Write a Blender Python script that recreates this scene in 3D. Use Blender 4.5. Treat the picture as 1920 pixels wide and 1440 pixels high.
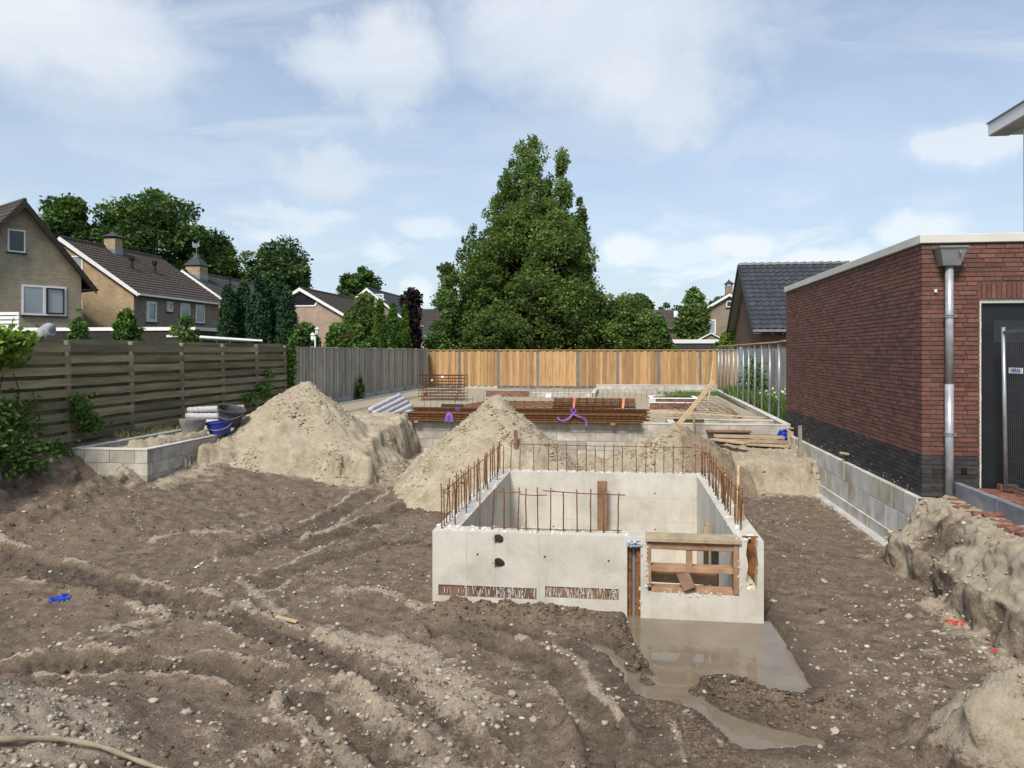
import bpy, math, random
import numpy as np
from mathutils import Vector, Matrix, Euler

for o in list(bpy.data.objects):
    bpy.data.objects.remove(o)
SC = bpy.context.scene
COL = SC.collection
R = math.radians

# ------------------------------------------------------------------ camera
YAW = 7.9
F = 1440.0          # focal length in pixels of the 1920 px wide photograph
HOR = 660.0         # horizon row
EYE = 1.6           # eye height above garden level (z = 0)
cam_d = bpy.data.cameras.new('camera')
cam = bpy.data.objects.new('camera', cam_d)
COL.objects.link(cam)
cam.location = (0, 0, EYE)
cam.rotation_euler = (R(90), 0, R(YAW))
cam_d.sensor_width = 36
cam_d.lens = 36 * F / 1920
cam_d.shift_y = -(720 - HOR) / 1920
cam_d.clip_start = 0.05
cam_d.clip_end = 3000
SC.camera = cam

# ------------------------------------------------------------------ world and sun
SUN_AZ = 194.0      # compass-like angle of the direction the light comes from: measured from +Y clockwise
SUN_EL = 48.0
W = bpy.data.worlds.new('World')
SC.world = W
W.use_nodes = True
nt = W.node_tree
nt.nodes.clear()
def wn(t, **k):
    n = nt.nodes.new(t)
    for a, b in k.items():
        setattr(n, a, b)
    return n
def wl(a, b):
    nt.links.new(a, b)
def wmath(op, a, b=None, clamp=False):
    n = wn('ShaderNodeMath', operation=op, use_clamp=clamp)
    for i, s in enumerate((a, b)):
        if s is None:
            continue
        if isinstance(s, (int, float)):
            n.inputs[i].default_value = s
        else:
            wl(s, n.inputs[i])
    return n.outputs[0]
def wramp(fac, stops):
    n = wn('ShaderNodeValToRGB')
    cr = n.color_ramp
    while len(cr.elements) < len(stops):
        cr.elements.new(0.5)
    for e, (p, c) in zip(cr.elements, stops):
        e.position = p
        e.color = (*c, 1) if len(c) == 3 else c
    wl(fac, n.inputs[0])
    return n.outputs[0]
def wnoise(vec, scale, detail, rough=0.55, dist=0.0):
    n = wn('ShaderNodeTexNoise')
    n.inputs['Scale'].default_value = scale
    n.inputs['Detail'].default_value = detail
    n.inputs['Roughness'].default_value = rough
    n.inputs['Distortion'].default_value = dist
    wl(vec, n.inputs['Vector'])
    return n.outputs[0]
sky = wn('ShaderNodeTexSky', sky_type='NISHITA')
sky.sun_disc = False
sky.sun_elevation = R(SUN_EL)
sky.sun_rotation = R(SUN_AZ)
sky.air_density = 1.0
sky.dust_density = 0.6
sky.ozone_density = 1.2
tc = wn('ShaderNodeTexCoord')
sep = wn('ShaderNodeSeparateXYZ')
wl(tc.outputs['Generated'], sep.inputs[0])
zz = wmath('ADD', wmath('MAXIMUM', sep.outputs[2], 0.0), 0.13)
cmb = wn('ShaderNodeCombineXYZ')
wl(wmath('DIVIDE', sep.outputs[0], zz), cmb.inputs[0])
wl(wmath('DIVIDE', sep.outputs[1], zz), cmb.inputs[1])
cmb.inputs[2].default_value = 3.7
G3 = ((0, 0, 0), (1, 1, 1))
big = wramp(wnoise(cmb.outputs[0], 0.62, 7, 0.52, 0.35), [(0.36, G3[0]), (0.60, G3[1])])
mp = wn('ShaderNodeMapping')
wl(cmb.outputs[0], mp.inputs[0])
mp.inputs['Scale'].default_value = (0.75, 2.2, 1)
mp.inputs['Rotation'].default_value = (0, 0, R(-28))
streak = wramp(wnoise(mp.outputs[0], 1.15, 8, 0.6, 0.5), [(0.38, G3[0]), (0.68, G3[1])])
# low cumulus puffs close to the horizon
mp2 = wn('ShaderNodeMapping')
wl(tc.outputs['Generated'], mp2.inputs[0])
mp2.inputs['Scale'].default_value = (7.5, 7.5, 21)
mp2.inputs['Rotation'].default_value = (0.3, 0.2, 0.6)
mp2.inputs['Location'].default_value = (1.3, 0.4, 0.2)
puff = wramp(wnoise(mp2.outputs[0], 1.0, 9, 0.55, 0.5), [(0.52, G3[0]), (0.66, G3[1])])
lowmask = wramp(sep.outputs[2], [(0.0, (0.5,) * 3), (0.06, (0.8,) * 3), (0.14, (0.7,) * 3), (0.22, (0, 0, 0))])
low = wmath('MULTIPLY', puff, lowmask)
# the cloud banks of the photograph, as soft patches of the dome broken up by noise
wsc = wn('ShaderNodeVectorMath', operation='SCALE')
wl(tc.outputs['Generated'], wsc.inputs[0])
wsc.inputs['Scale'].default_value = 1.0
wnz = wn('ShaderNodeTexNoise')
wnz.inputs['Scale'].default_value = 6.5
wnz.inputs['Detail'].default_value = 9
wnz.inputs['Roughness'].default_value = 0.62
wl(tc.outputs['Generated'], wnz.inputs['Vector'])
wsub = wn('ShaderNodeVectorMath', operation='SUBTRACT')
wl(wnz.outputs['Color'], wsub.inputs[0])
wsub.inputs[1].default_value = (0.5, 0.5, 0.5)
def banks(items, warp, f0=1.25, f1=0.25):
    wm = wn('ShaderNodeVectorMath', operation='MULTIPLY')
    wl(wsub.outputs[0], wm.inputs[0])
    wm.inputs[1].default_value = warp
    wp = wn('ShaderNodeVectorMath', operation='ADD')
    wl(tc.outputs['Generated'], wp.inputs[0])
    wl(wm.outputs[0], wp.inputs[1])
    acc = None
    for (px, py, rx, ry, s) in items:
        d = Vector(((px - 960) / F, 1.0, (HOR - py) / F)).normalized()
        c_, s_ = math.cos(R(YAW)), math.sin(R(YAW))
        d = Vector((d.x * c_ - d.y * s_, d.x * s_ + d.y * c_, d.z))
        q = wn('ShaderNodeVectorMath', operation='SUBTRACT')
        wl(wp.outputs[0], q.inputs[0])
        q.inputs[1].default_value = d
        q2 = wn('ShaderNodeVectorMath', operation='MULTIPLY')
        wl(q.outputs[0], q2.inputs[0])
        q2.inputs[1].default_value = (F / rx, F / rx, F / ry)
        q3 = wn('ShaderNodeVectorMath', operation='LENGTH')
        wl(q2.outputs[0], q3.inputs[0])
        mr = wn('ShaderNodeMapRange', interpolation_type='SMOOTHERSTEP')
        mr.inputs['From Min'].default_value = f0
        mr.inputs['From Max'].default_value = f1
        mr.inputs['To Max'].default_value = s
        wl(q3.outputs['Value'], mr.inputs['Value'])
        acc = mr.outputs[0] if acc is None else wmath('MAXIMUM', acc, mr.outputs[0])
    return acc
soft = banks([(90, 50, 330, 150, 0.92), (690, 125, 210, 120, 0.95), (1130, 80, 400, 190, 0.96), (1260, 190, 210, 120, 0.9), (600, 315, 190, 70, 0.85), (320, 280, 330, 70, 0.7),
              (1100, 260, 420, 80, 0.65), (560, 405, 230, 45, 0.75), (1450, 300, 260, 60, 0.6), (1700, 80, 240, 60, 0.45), (150, 160, 260, 110, 0.7), (1600, 220, 220, 60, 0.5)], (0.24, 0.24, 0.16))
crisp = banks([(822, 425, 78, 28, 0.7), (1195, 468, 75, 34, 0.85), (1270, 482, 90, 24, 0.6), (1385, 460, 100, 28, 0.85), (1470, 490, 80, 20, 0.5), (1545, 484, 110, 28, 0.85), (1725, 437, 85, 32, 0.8), (1845, 272, 110, 46, 0.75), (800, 545, 40, 40, 0.7), (560, 400, 110, 22, 0.5), (470, 395, 60, 16, 0.4)], (0.15, 0.15, 0.075), 1.15, 0.45)
low = wmath('MAXIMUM', low, crisp)
veil = wramp(sep.outputs[2], [(0.0, (0.85,) * 3), (0.2, (0.55,) * 3), (0.5, (0.22,) * 3), (1.0, (0.3,) * 3)])
m1 = wmath('MAXIMUM', wmath('MULTIPLY', big, 0.45), wmath('MULTIPLY', streak, 0.80))
m1 = wmath('MAXIMUM', m1, soft)
mask = wmath('MAXIMUM', wmath('MAXIMUM', m1, low), veil, True)
shade = wmath('ADD', wmath('MULTIPLY', wnoise(cmb.outputs[0], 1.3, 8, 0.6, 0.3), 0.8), wmath('MULTIPLY', soft, 0.16))
ccol = wramp(shade, [(0.30, (0.41, 0.475, 0.56)), (0.46, (0.50, 0.55, 0.62)), (0.66, (0.63, 0.65, 0.675))])
hz = wn('ShaderNodeMix', data_type='RGBA')
wl(wramp(sep.outputs[2], [(0.0, (0.85,) * 3), (0.18, (0.55,) * 3), (0.4, (0, 0, 0))]), hz.inputs[0])
wl(ccol, hz.inputs[6])
hz.inputs[7].default_value = (0.40, 0.475, 0.565, 1)
ccol = hz.outputs[2]
mixc = wn('ShaderNodeMix', data_type='RGBA')
wl(low, mixc.inputs[0])
wl(ccol, mixc.inputs[6])
mixc.inputs[7].default_value = (0.66, 0.675, 0.69, 1)
b1 = wn('ShaderNodeBackground')
wl(sky.outputs[0], b1.inputs[0])
b1.inputs[1].default_value = 0.105
b2 = wn('ShaderNodeBackground')
wl(mixc.outputs[2], b2.inputs[0])
b2.inputs[1].default_value = 1.0
ms = wn('ShaderNodeMixShader')
wl(mask, ms.inputs[0])
wl(b1.outputs[0], ms.inputs[1])
wl(b2.outputs[0], ms.inputs[2])
wo = wn('ShaderNodeOutputWorld')
wl(ms.outputs[0], wo.inputs[0])

sd = bpy.data.lights.new('sun', 'SUN')
sd.energy = 3.0
sd.angle = R(16)
sd.color = (1.0, 0.94, 0.85)
sun = bpy.data.objects.new('sun', sd)
COL.objects.link(sun)
az, el = R(SUN_AZ), R(SUN_EL)
sdir = Vector((math.sin(az) * math.cos(el), math.cos(az) * math.cos(el), math.sin(el)))   # towards the sun
sun.rotation_euler = (-sdir).to_track_quat('-Z', 'Y').to_euler()
sun.location = sdir * 80

SC.view_settings.view_transform = 'Standard'
SC.view_settings.look = 'None'
SC.view_settings.gamma = 1
SC.view_settings.use_curve_mapping = False
SC.view_settings.exposure = 0.55
SC.cycles.use_denoising = True
SC.cycles.max_bounces = 6

# ------------------------------------------------------------------ photo pixel -> place
CA, SA = math.cos(R(YAW)), math.sin(R(YAW))
def PD(px, D):
    cx = (px - 960) / F
    return (D * (cx * CA - SA), D * (cx * SA + CA))
def PZ(px, py, z):
    return PD(px, (EYE - z) * F / (py - HOR))
def PY(px, Y):
    cx = (px - 960) / F
    D = Y / (cx * SA + CA)
    return PD(px, D)[0], D
def PX(px, X):
    cx = (px - 960) / F
    D = X / (cx * CA - SA)
    return PD(px, D)[1], D
def ZD(py, D):
    return EYE + (HOR - py) * D / F

# ------------------------------------------------------------------ object helpers
ORG = {}
LABELS = {}
def tag(o, label=None, cat=None, group=None, kind=None):
    if label:
        o['label'] = label
        LABELS.setdefault(label, []).append((o.name, group))
    if cat:
        o['category'] = cat
    if group:
        o['group'] = group
    if kind:
        o['kind'] = kind
    return o
def thing(name, label, cat, loc=(0, 0, 0), rotz=0.0, group=None):
    o = bpy.data.objects.new(name, None)
    o.empty_display_size = 0.2
    COL.objects.link(o)
    o.location = loc
    o.rotation_euler = (0, 0, rotz)
    ORG[o.name] = np.array(loc, float)
    tag(o, label, cat, group)
    return o
def link(name, me, parent=None, mat=None):
    o = bpy.data.objects.new(name, me)
    COL.objects.link(o)
    if parent is not None:
        o.parent = parent
        ORG[o.name] = ORG[parent.name]
    else:
        ORG[o.name] = np.zeros(3)
    if mat is not None and len(me.materials) == 0:
        me.materials.append(mat)
    return o
def inst(name, me, parent, loc, rot=(0, 0, 0), scale=(1, 1, 1)):
    """an object that shares a mesh; loc is in world terms when the parent is not turned"""
    o = bpy.data.objects.new(name, me)
    COL.objects.link(o)
    off = ORG[parent.name] if parent is not None else np.zeros(3)
    o.parent = parent
    o.location = tuple(np.array(loc, float) - off)
    o.rotation_euler = rot
    o.scale = scale
    ORG[o.name] = off
    return o
def arr_mesh(name, V, Fc, rnd=None, smooth=False, attrs=None):
    V = np.asarray(V, np.float32)
    Fc = np.asarray(Fc, np.int32)
    k = Fc.shape[1]
    me = bpy.data.meshes.new(name)
    me.vertices.add(len(V))
    me.vertices.foreach_set('co', V.ravel())
    me.loops.add(len(Fc) * k)
    me.loops.foreach_set('vertex_index', Fc.ravel())
    me.polygons.add(len(Fc))
    me.polygons.foreach_set('loop_start', np.arange(0, len(Fc) * k, k, dtype=np.int32))
    me.update(calc_edges=True)
    if smooth:
        me.polygons.foreach_set('use_smooth', np.ones(len(Fc), bool))
    ats = dict(attrs or {})
    if rnd is not None:
        ats['rnd'] = rnd
    for n, a in ats.items():
        at = me.attributes.new(n, 'FLOAT', 'POINT')
        at.data.foreach_set('value', np.asarray(a, np.float32))
    me.validate()
    return me
class MB:
    def __init__(self):
        self.v, self.f, self.r = [], [], []
    def add(self, vs, fs, rnd=0.0):
        b = len(self.v)
        self.v += [tuple(p) for p in vs]
        self.f += [tuple(i + b for i in q) for q in fs]
        self.r += [rnd] * len(vs)
        return self
    BF = [(0, 3, 2, 1), (4, 5, 6, 7), (0, 1, 5, 4), (1, 2, 6, 5), (2, 3, 7, 6), (3, 0, 4, 7)]
    def box(self, x0, x1, y0, y1, z0, z1, rnd=0.0):
        vs = [(x0, y0, z0), (x1, y0, z0), (x1, y1, z0), (x0, y1, z0), (x0, y0, z1), (x1, y0, z1), (x1, y1, z1), (x0, y1, z1)]
        return self.add(vs, self.BF, rnd)
    def obox(self, c, s, rot=(0, 0, 0), rnd=0.0):
        m = Euler(rot).to_matrix()
        c = Vector(c)
        hx, hy, hz = s[0] / 2, s[1] / 2, s[2] / 2
        vs = [c + m @ Vector(p) for p in [(-hx, -hy, -hz), (hx, -hy, -hz), (hx, hy, -hz), (-hx, hy, -hz), (-hx, -hy, hz), (hx, -hy, hz), (hx, hy, hz), (-hx, hy, hz)]]
        return self.add(vs, self.BF, rnd)
    def beam(self, p0, p1, w, h, up=(0, 0, 1), rnd=0.0):
        p0, p1 = Vector(p0), Vector(p1)
        d = (p1 - p0).normalized()
        up = Vector(up)
        if abs(d.dot(up.normalized())) > 0.98:
            up = Vector((0, 1, 0)) if abs(d.y) < 0.9 else Vector((1, 0, 0))
        s = d.cross(up).normalized() * (w / 2)
        u = s.cross(d).normalized() * (h / 2)
        vs = [p0 - s - u, p0 + s - u, p1 + s - u, p1 - s - u, p0 - s + u, p0 + s + u, p1 + s + u, p1 - s + u]
        return self.add(vs, self.BF, rnd)
    def tube(self, pts, r, seg=6, rnd=0.0):
        pts = [Vector(p) for p in pts]
        n = len(pts)
        rr = r if isinstance(r, (list, tuple)) else [r] * n
        b = len(self.v)
        prev = None
        for i, p in enumerate(pts):
            d = (pts[min(i + 1, n - 1)] - pts[max(i - 1, 0)]).normalized()
            if prev is None:
                a = Vector((0, 0, 1)) if abs(d.z) < 0.9 else Vector((1, 0, 0))
                s = d.cross(a).normalized()
            else:
                s = (prev - d * prev.dot(d)).normalized()
            prev = s
            u = d.cross(s)
            for k in range(seg):
                t = 2 * math.pi * k / seg
                self.v.append(tuple(p + (s * math.cos(t) + u * math.sin(t)) * rr[i]))
                self.r.append(rnd)
        for i in range(n - 1):
            for k in range(seg):
                a, c = b + i * seg + k, b + i * seg + (k + 1) % seg
                self.f.append((a, c, c + seg, a + seg))
        self.f.append(tuple(b + k for k in range(seg))[::-1])
        self.f.append(tuple(b + (n - 1) * seg + k for k in range(seg)))
        return self
    def prism(self, poly, vec, rnd=0.0):
        """poly: list of 3-D points (planar), extruded by vec"""
        n = len(poly)
        vec = Vector(vec)
        vs = [Vector(p) for p in poly] + [Vector(p) + vec for p in poly]
        fs = [tuple(range(n))[::-1], tuple(range(n, 2 * n))]
        fs += [(i, (i + 1) % n, (i + 1) % n + n, i + n) for i in range(n)]
        return self.add(vs, fs, rnd)
    def lathe(self, prof, c=(0, 0, 0), seg=16, rnd=0.0):
        b = len(self.v)
        for (r, z) in prof:
            for k in range(seg):
                t = 2 * math.pi * k / seg
                self.v.append((c[0] + r * math.cos(t), c[1] + r * math.sin(t), c[2] + z))
                self.r.append(rnd)
        for i in range(len(prof) - 1):
            for k in range(seg):
                a, d = b + i * seg + k, b + i * seg + (k + 1) % seg
                self.f.append((a, d, d + seg, a + seg))
        return self
    def grid(self, P, rnd=0.0):
        nu, nv = P.shape[:2]
        b = len(self.v)
        self.v += [tuple(p) for p in P.reshape(-1, 3)]
        self.r += [rnd] * (nu * nv)
        for i in range(nu - 1):
            for j in range(nv - 1):
                a = b + i * nv + j
                self.f.append((a, a + nv, a + nv + 1, a + 1))
        return self
    def mesh(self, name, off=(0, 0, 0), smooth=False):
        me = bpy.data.meshes.new(name)
        V = np.array(self.v, float) - np.array(off, float)
        me.from_pydata(V.tolist(), [], self.f)
        if any(self.r):
            at = me.attributes.new('rnd', 'FLOAT', 'POINT')
            at.data.foreach_set('value', np.array(self.r, np.float32))
        if smooth:
            me.polygons.foreach_set('use_smooth', np.ones(len(me.polygons), bool))
        me.update()
        return me
    def build(self, name, mat, parent=None, local=False, smooth=False, bevel=0.0):
        off = ORG[parent.name] if (parent is not None and not local) else (0, 0, 0)
        o = link(name, self.mesh(name, off, smooth), parent, mat)
        if bevel:
            m = o.modifiers.new('bevel', 'BEVEL')
            m.width = bevel
            m.segments = 1
            m.limit_method = 'ANGLE'
        return o
def single(name, mb, mat, label, cat, loc, group=None, smooth=False, bevel=0.0, rot=(0, 0, 0), world=True, kind=None):
    """a thing that is one mesh: vertices given in world terms (world) or around its base"""
    off = loc if world else (0, 0, 0)
    o = link(name, mb.mesh(name, off, smooth), None, mat)
    o.location = loc
    o.rotation_euler = rot
    ORG[o.name] = np.array(loc, float)
    if bevel:
        m = o.modifiers.new('bevel', 'BEVEL')
        m.width = bevel
        m.segments = 1
        m.limit_method = 'ANGLE'
    tag(o, label, cat, group, kind)
    return o

# ------------------------------------------------------------------ numpy noise
def _h(ix, iy, s):
    h = (ix.astype(np.int64) * 374761393 + iy.astype(np.int64) * 668265263 + s * 974634757) & 0xFFFFFFFF
    h = ((h ^ (h >> 13)) * 1274126177) & 0xFFFFFFFF
    h = h ^ (h >> 16)
    return (h & 0xFFFFFF) / float(0xFFFFFF)
def vn(x, y, s=0):
    x = np.asarray(x, float)
    y = np.asarray(y, float)
    ix, iy = np.floor(x), np.floor(y)
    fx, fy = x - ix, y - iy
    fx = fx * fx * fx * (fx * (fx * 6 - 15) + 10)
    fy = fy * fy * fy * (fy * (fy * 6 - 15) + 10)
    a, b = _h(ix, iy, s), _h(ix + 1, iy, s)
    c, d = _h(ix, iy + 1, s), _h(ix + 1, iy + 1, s)
    return (a + (b - a) * fx) * (1 - fy) + (c + (d - c) * fx) * fy
def fbm(x, y, s=0, o=4, g=0.5):
    t, a, n = 0.0, 1.0, 0.0
    for i in range(o):
        t = t + a * vn(x * 2 ** i + 17.3 * i, y * 2 ** i - 9.1 * i, s + i)
        n += a
        a *= g
    return t / n
def _h3(ix, iy, iz, s):
    return _h(ix + 57 * iz, iy - 131 * iz, s)
def vn3(x, y, z, s=0):
    ix, iy, iz = np.floor(x), np.floor(y), np.floor(z)
    fx, fy, fz = x - ix, y - iy, z - iz
    fx, fy, fz = (f * f * (3 - 2 * f) for f in (fx, fy, fz))
    r = 0.0
    for dz in (0, 1):
        a, b = _h3(ix, iy, iz + dz, s), _h3(ix + 1, iy, iz + dz, s)
        c, d = _h3(ix, iy + 1, iz + dz, s), _h3(ix + 1, iy + 1, iz + dz, s)
        v = (a + (b - a) * fx) * (1 - fy) + (c + (d - c) * fx) * fy
        r = r + v * (fz if dz else 1 - fz)
    return r
def fbm3(x, y, z, s=0, o=4, g=0.5):
    t, a, n = 0.0, 1.0, 0.0
    for i in range(o):
        t = t + a * vn3(x * 2 ** i, y * 2 ** i, z * 2 ** i, s + i)
        n += a
        a *= g
    return t / n
def ridged(x, y, s=0, o=3):
    t, a, n = 0.0, 1.0, 0.0
    for i in range(o):
        t = t + a * (1 - np.abs(2 * vn(x * 2 ** i + 3.1 * i, y * 2 ** i + 7.7 * i, s + i) - 1))
        n += a
        a *= 0.5
    return t / n
def sm(a, b, x):
    t = np.clip((np.asarray(x, float) - a) / (b - a), 0, 1)
    return t * t * (3 - 2 * t)
def seg_dist(x, y, pts):
    """distance to a polyline and arc length along it, and signed side"""
    best = np.full(np.shape(x), 1e9)
    arc = np.zeros(np.shape(x))
    acc = 0.0
    for (x0, y0), (x1, y1) in zip(pts[:-1], pts[1:]):
        dx, dy = x1 - x0, y1 - y0
        L = math.hypot(dx, dy)
        t = np.clip(((x - x0) * dx + (y - y0) * dy) / (L * L), 0, 1)
        d = np.hypot(x - x0 - t * dx, y - y0 - t * dy)
        m = d < best
        best = np.where(m, d, best)
        arc = np.where(m, acc + t * L, arc)
        acc += L
    return best, arc
def poly_sd(x, y, poly):
    """signed distance to polygon, negative inside"""
    d, _ = seg_dist(x, y, poly + [poly[0]])
    ins = np.zeros(np.shape(x), bool)
    n = len(poly)
    for i in range(n):
        x0, y0 = poly[i]
        x1, y1 = poly[(i + 1) % n]
        c = ((y0 > y) != (y1 > y))
        with np.errstate(divide='ignore', invalid='ignore'):
            xi = (x1 - x0) * (y - y0) / (y1 - y0 + 1e-12) + x0
        ins ^= c & (x < xi)
    return np.where(ins, -d, d)
def spline(pts, n=6):
    """Catmull-Rom through 2-D or 3-D points"""
    P = [np.array(p, float) for p in pts]
    P = [2 * P[0] - P[1]] + P + [2 * P[-1] - P[-2]]
    out = []
    for i in range(1, len(P) - 2):
        for k in range(n):
            t = k / n
            a, b, c, d = P[i - 1], P[i], P[i + 1], P[i + 2]
            out.append(0.5 * (2 * b + (c - a) * t + (2 * a - 5 * b + 4 * c - d) * t * t + (3 * b - a - 3 * c + d) * t ** 3))
    out.append(P[-2])
    return [tuple(p) for p in out]

# ------------------------------------------------------------------ materials
MATS = {}
def nmat(name):
    m = bpy.data.materials.new(name)
    m.use_nodes = True
    t = m.node_tree
    t.nodes.clear()
    out = t.nodes.new('ShaderNodeOutputMaterial')
    bs = t.nodes.new('ShaderNodeBsdfPrincipled')
    t.links.new(bs.outputs[0], out.inputs[0])
    MATS[name] = m
    return m, t, bs, out
class NT:
    def __init__(self, t):
        self.t = t
    def n(self, ty, **k):
        x = self.t.nodes.new(ty)
        for a, b in k.items():
            setattr(x, a, b)
        return x
    def l(self, a, b):
        self.t.links.new(a, b)
    def math(self, op, a, b=None, clamp=False):
        n = self.n('ShaderNodeMath', operation=op, use_clamp=clamp)
        for i, s in enumerate((a, b)):
            if s is None:
                continue
            if isinstance(s, (int, float)):
                n.inputs[i].default_value = s
            else:
                self.l(s, n.inputs[i])
        return n.outputs[0]
    def noise(self, vec, scale, detail=5, rough=0.55, dist=0.0):
        n = self.n('ShaderNodeTexNoise')
        n.inputs['Scale'].default_value = scale
        n.inputs['Detail'].default_value = detail
        n.inputs['Roughness'].default_value = rough
        n.inputs['Distortion'].default_value = dist
        self.l(vec, n.inputs['Vector'])
        return n.outputs[0]
    def ramp(self, fac, stops):
        n = self.n('ShaderNodeValToRGB')
        cr = n.color_ramp
        while len(cr.elements) < len(stops):
            cr.elements.new(0.5)
        for e, (p, c) in zip(cr.elements, stops):
            e.position = p
            if isinstance(c, (int, float)):
                c = (c, c, c)
            e.color = (*c, 1)
        self.l(fac, n.inputs[0])
        return n.outputs[0]
    def mix(self, fac, a, b, mode='MIX'):
        n = self.n('ShaderNodeMix', data_type='RGBA', blend_type=mode)
        for i, s in ((0, fac), (6, a), (7, b)):
            if isinstance(s, (int, float)):
                n.inputs[i].default_value = s
            elif isinstance(s, tuple):
                n.inputs[i].default_value = (*s, 1)
            else:
                self.l(s, n.inputs[i])
        return n.outputs[2]
    def attr(self, name):
        return self.n('ShaderNodeAttribute', attribute_name=name).outputs['Fac']
    def coords(self, stretch=(1, 1, 1), which='Object'):
        tc = self.n('ShaderNodeTexCoord')
        oi = self.n('ShaderNodeObjectInfo')
        r = self.math('FRACT', self.math('ADD', oi.outputs['Random'], self.attr('rnd')))
        self.r = r
        off = self.n('ShaderNodeCombineXYZ')
        o = self.math('MULTIPLY', r, 37.0)
        for i in range(3):
            self.l(o, off.inputs[i])
        v = self.n('ShaderNodeVectorMath', operation='ADD')
        self.l(tc.outputs[which], v.inputs[0])
        self.l(off.outputs[0], v.inputs[1])
        mp = self.n('ShaderNodeMapping')
        mp.inputs['Scale'].default_value = stretch
        self.l(v.outputs[0], mp.inputs[0])
        return mp.outputs[0]
    def bump(self, h, strength, dist, bs, normal=None):
        b = self.n('ShaderNodeBump')
        b.inputs['Strength'].default_value = strength
        b.inputs['Distance'].default_value = dist
        self.l(h, b.inputs['Height'])
        if normal is not None:
            self.l(normal, b.inputs['Normal'])
        if bs is not None:
            self.l(b.outputs[0], bs.inputs['Normal'])
        return b.outputs[0]
def mat(name, c1, c2, scale=6.0, rough=0.8, bump=0.3, bd=0.004, bscale=None, stretch=(1, 1, 1), rnd=0.25, metal=0.0, spec=0.3, c3=None, lo=0.35, hi=0.65, detail=6, c3lo=0.62, c3hi=0.7, c3scale=None):
    m, t, bs, out = nmat(name)
    k = NT(t)
    v = k.coords(stretch)
    n1 = k.noise(v, scale, detail, 0.6)
    col = k.ramp(n1, [(lo, c1), (hi, c2)])
    if c3 is not None:
        n3 = k.noise(v, c3scale or scale * 0.37, 5, 0.6, 0.4)
        col = k.mix(k.ramp(n3, [(c3lo, 0.0), (c3hi, 1.0)]), col, c3)
    hsv = k.n('ShaderNodeHueSaturation')
    k.l(col, hsv.inputs['Color'])
    k.l(k.math('ADD', k.math('MULTIPLY', k.r, rnd * 2), 1 - rnd), hsv.inputs['Value'])
    k.l(hsv.outputs[0], bs.inputs['Base Color'])
    bs.inputs['Roughness'].default_value = rough
    bs.inputs['Metallic'].default_value = metal
    bs.inputs['Specular IOR Level'].default_value = spec
    if bump:
        n2 = k.noise(v, bscale or scale * 4, 6, 0.65)
        k.bump(n2, bump, bd, bs)
    return m
# materials
mat('concrete_pale', (0.50, 0.465, 0.395), (0.66, 0.625, 0.55), 3.0, 0.85, 0.25, 0.003, 40, rnd=0.03, c3=(0.46, 0.43, 0.37), c3lo=0.56, c3hi=0.8)
mat('block_grey', (0.34, 0.315, 0.265), (0.52, 0.49, 0.43), 4.0, 0.9, 0.5, 0.004, 50, rnd=0.16, c3=(0.27, 0.235, 0.18), c3lo=0.55, c3hi=0.75)
mat('block_white', (0.46, 0.445, 0.40), (0.62, 0.60, 0.55), 3.0, 0.9, 0.4, 0.003, 60, rnd=0.08, c3=(0.36, 0.31, 0.22), c3lo=0.53, c3hi=0.72)
mat('concrete_post', (0.36, 0.35, 0.32), (0.50, 0.49, 0.45), 3.0, 0.9, 0.4, 0.003, 60, rnd=0.08, c3=(0.22, 0.23, 0.17), c3lo=0.6, c3hi=0.85)
mat('post_dark', (0.13, 0.135, 0.14), (0.19, 0.195, 0.20), 3.0, 0.85, 0.3, 0.003, 60, rnd=0.06)
mat('kerb_dark', (0.14, 0.15, 0.17), (0.22, 0.235, 0.26), 4.0, 0.7, 0.3, 0.002, 60, rnd=0.06, c3=(0.34, 0.32, 0.28), c3lo=0.6, c3hi=0.75)
mat('brick_red', (0.125, 0.056, 0.043), (0.190, 0.082, 0.062), 14.0, 0.85, 0.6, 0.004, 70, rnd=0.24, c3=(0.095, 0.060, 0.050), c3lo=0.52, c3hi=0.72, c3scale=2.2)
mat('brick_black', (0.028, 0.027, 0.028), (0.05, 0.047, 0.046), 12.0, 0.75, 0.6, 0.004, 70, rnd=0.35, c3=(0.11, 0.10, 0.09), c3lo=0.66, c3hi=0.85, c3scale=5)
mat('mortar_dark', (0.05, 0.045, 0.042), (0.085, 0.078, 0.07), 20.0, 0.95, 0.5, 0.003, 60)
mat('mortar_grey', (0.26, 0.24, 0.20), (0.36, 0.33, 0.28), 10.0, 0.95, 0.5, 0.004, 50)
mat('paver_red', (0.15, 0.064, 0.046), (0.245, 0.115, 0.082), 12.0, 0.9, 0.5, 0.004, 60, rnd=0.3, c3=(0.34, 0.27, 0.20), c3lo=0.6, c3hi=0.75)
mat('white_trim', (0.76, 0.755, 0.73), (0.82, 0.815, 0.79), 2.0, 0.5, 0.0, rnd=0.03)
mat('cream_trim', (0.56, 0.545, 0.49), (0.64, 0.62, 0.565), 2.0, 0.55, 0.0, rnd=0.03)
mat('soffit', (0.50, 0.46, 0.40), (0.56, 0.52, 0.45), 2.0, 0.7, 0.0)
mat('zinc', (0.30, 0.315, 0.335), (0.44, 0.455, 0.475), 9.0, 0.38, 0.08, 0.002, 30, rnd=0.05, metal=0.35, spec=0.5, c3=(0.50, 0.52, 0.54), c3lo=0.55, c3hi=0.8)
mat('lead_box', (0.21, 0.215, 0.22), (0.27, 0.275, 0.28), 6.0, 0.5, 0.05, 0.002, 30, rnd=0.03, metal=0.3)
mat('galvanised', (0.30, 0.32, 0.335), (0.42, 0.44, 0.455), 5.0, 0.42, 0.05, 0.002, 30, rnd=0.08, metal=0.6, spec=0.5)
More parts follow.
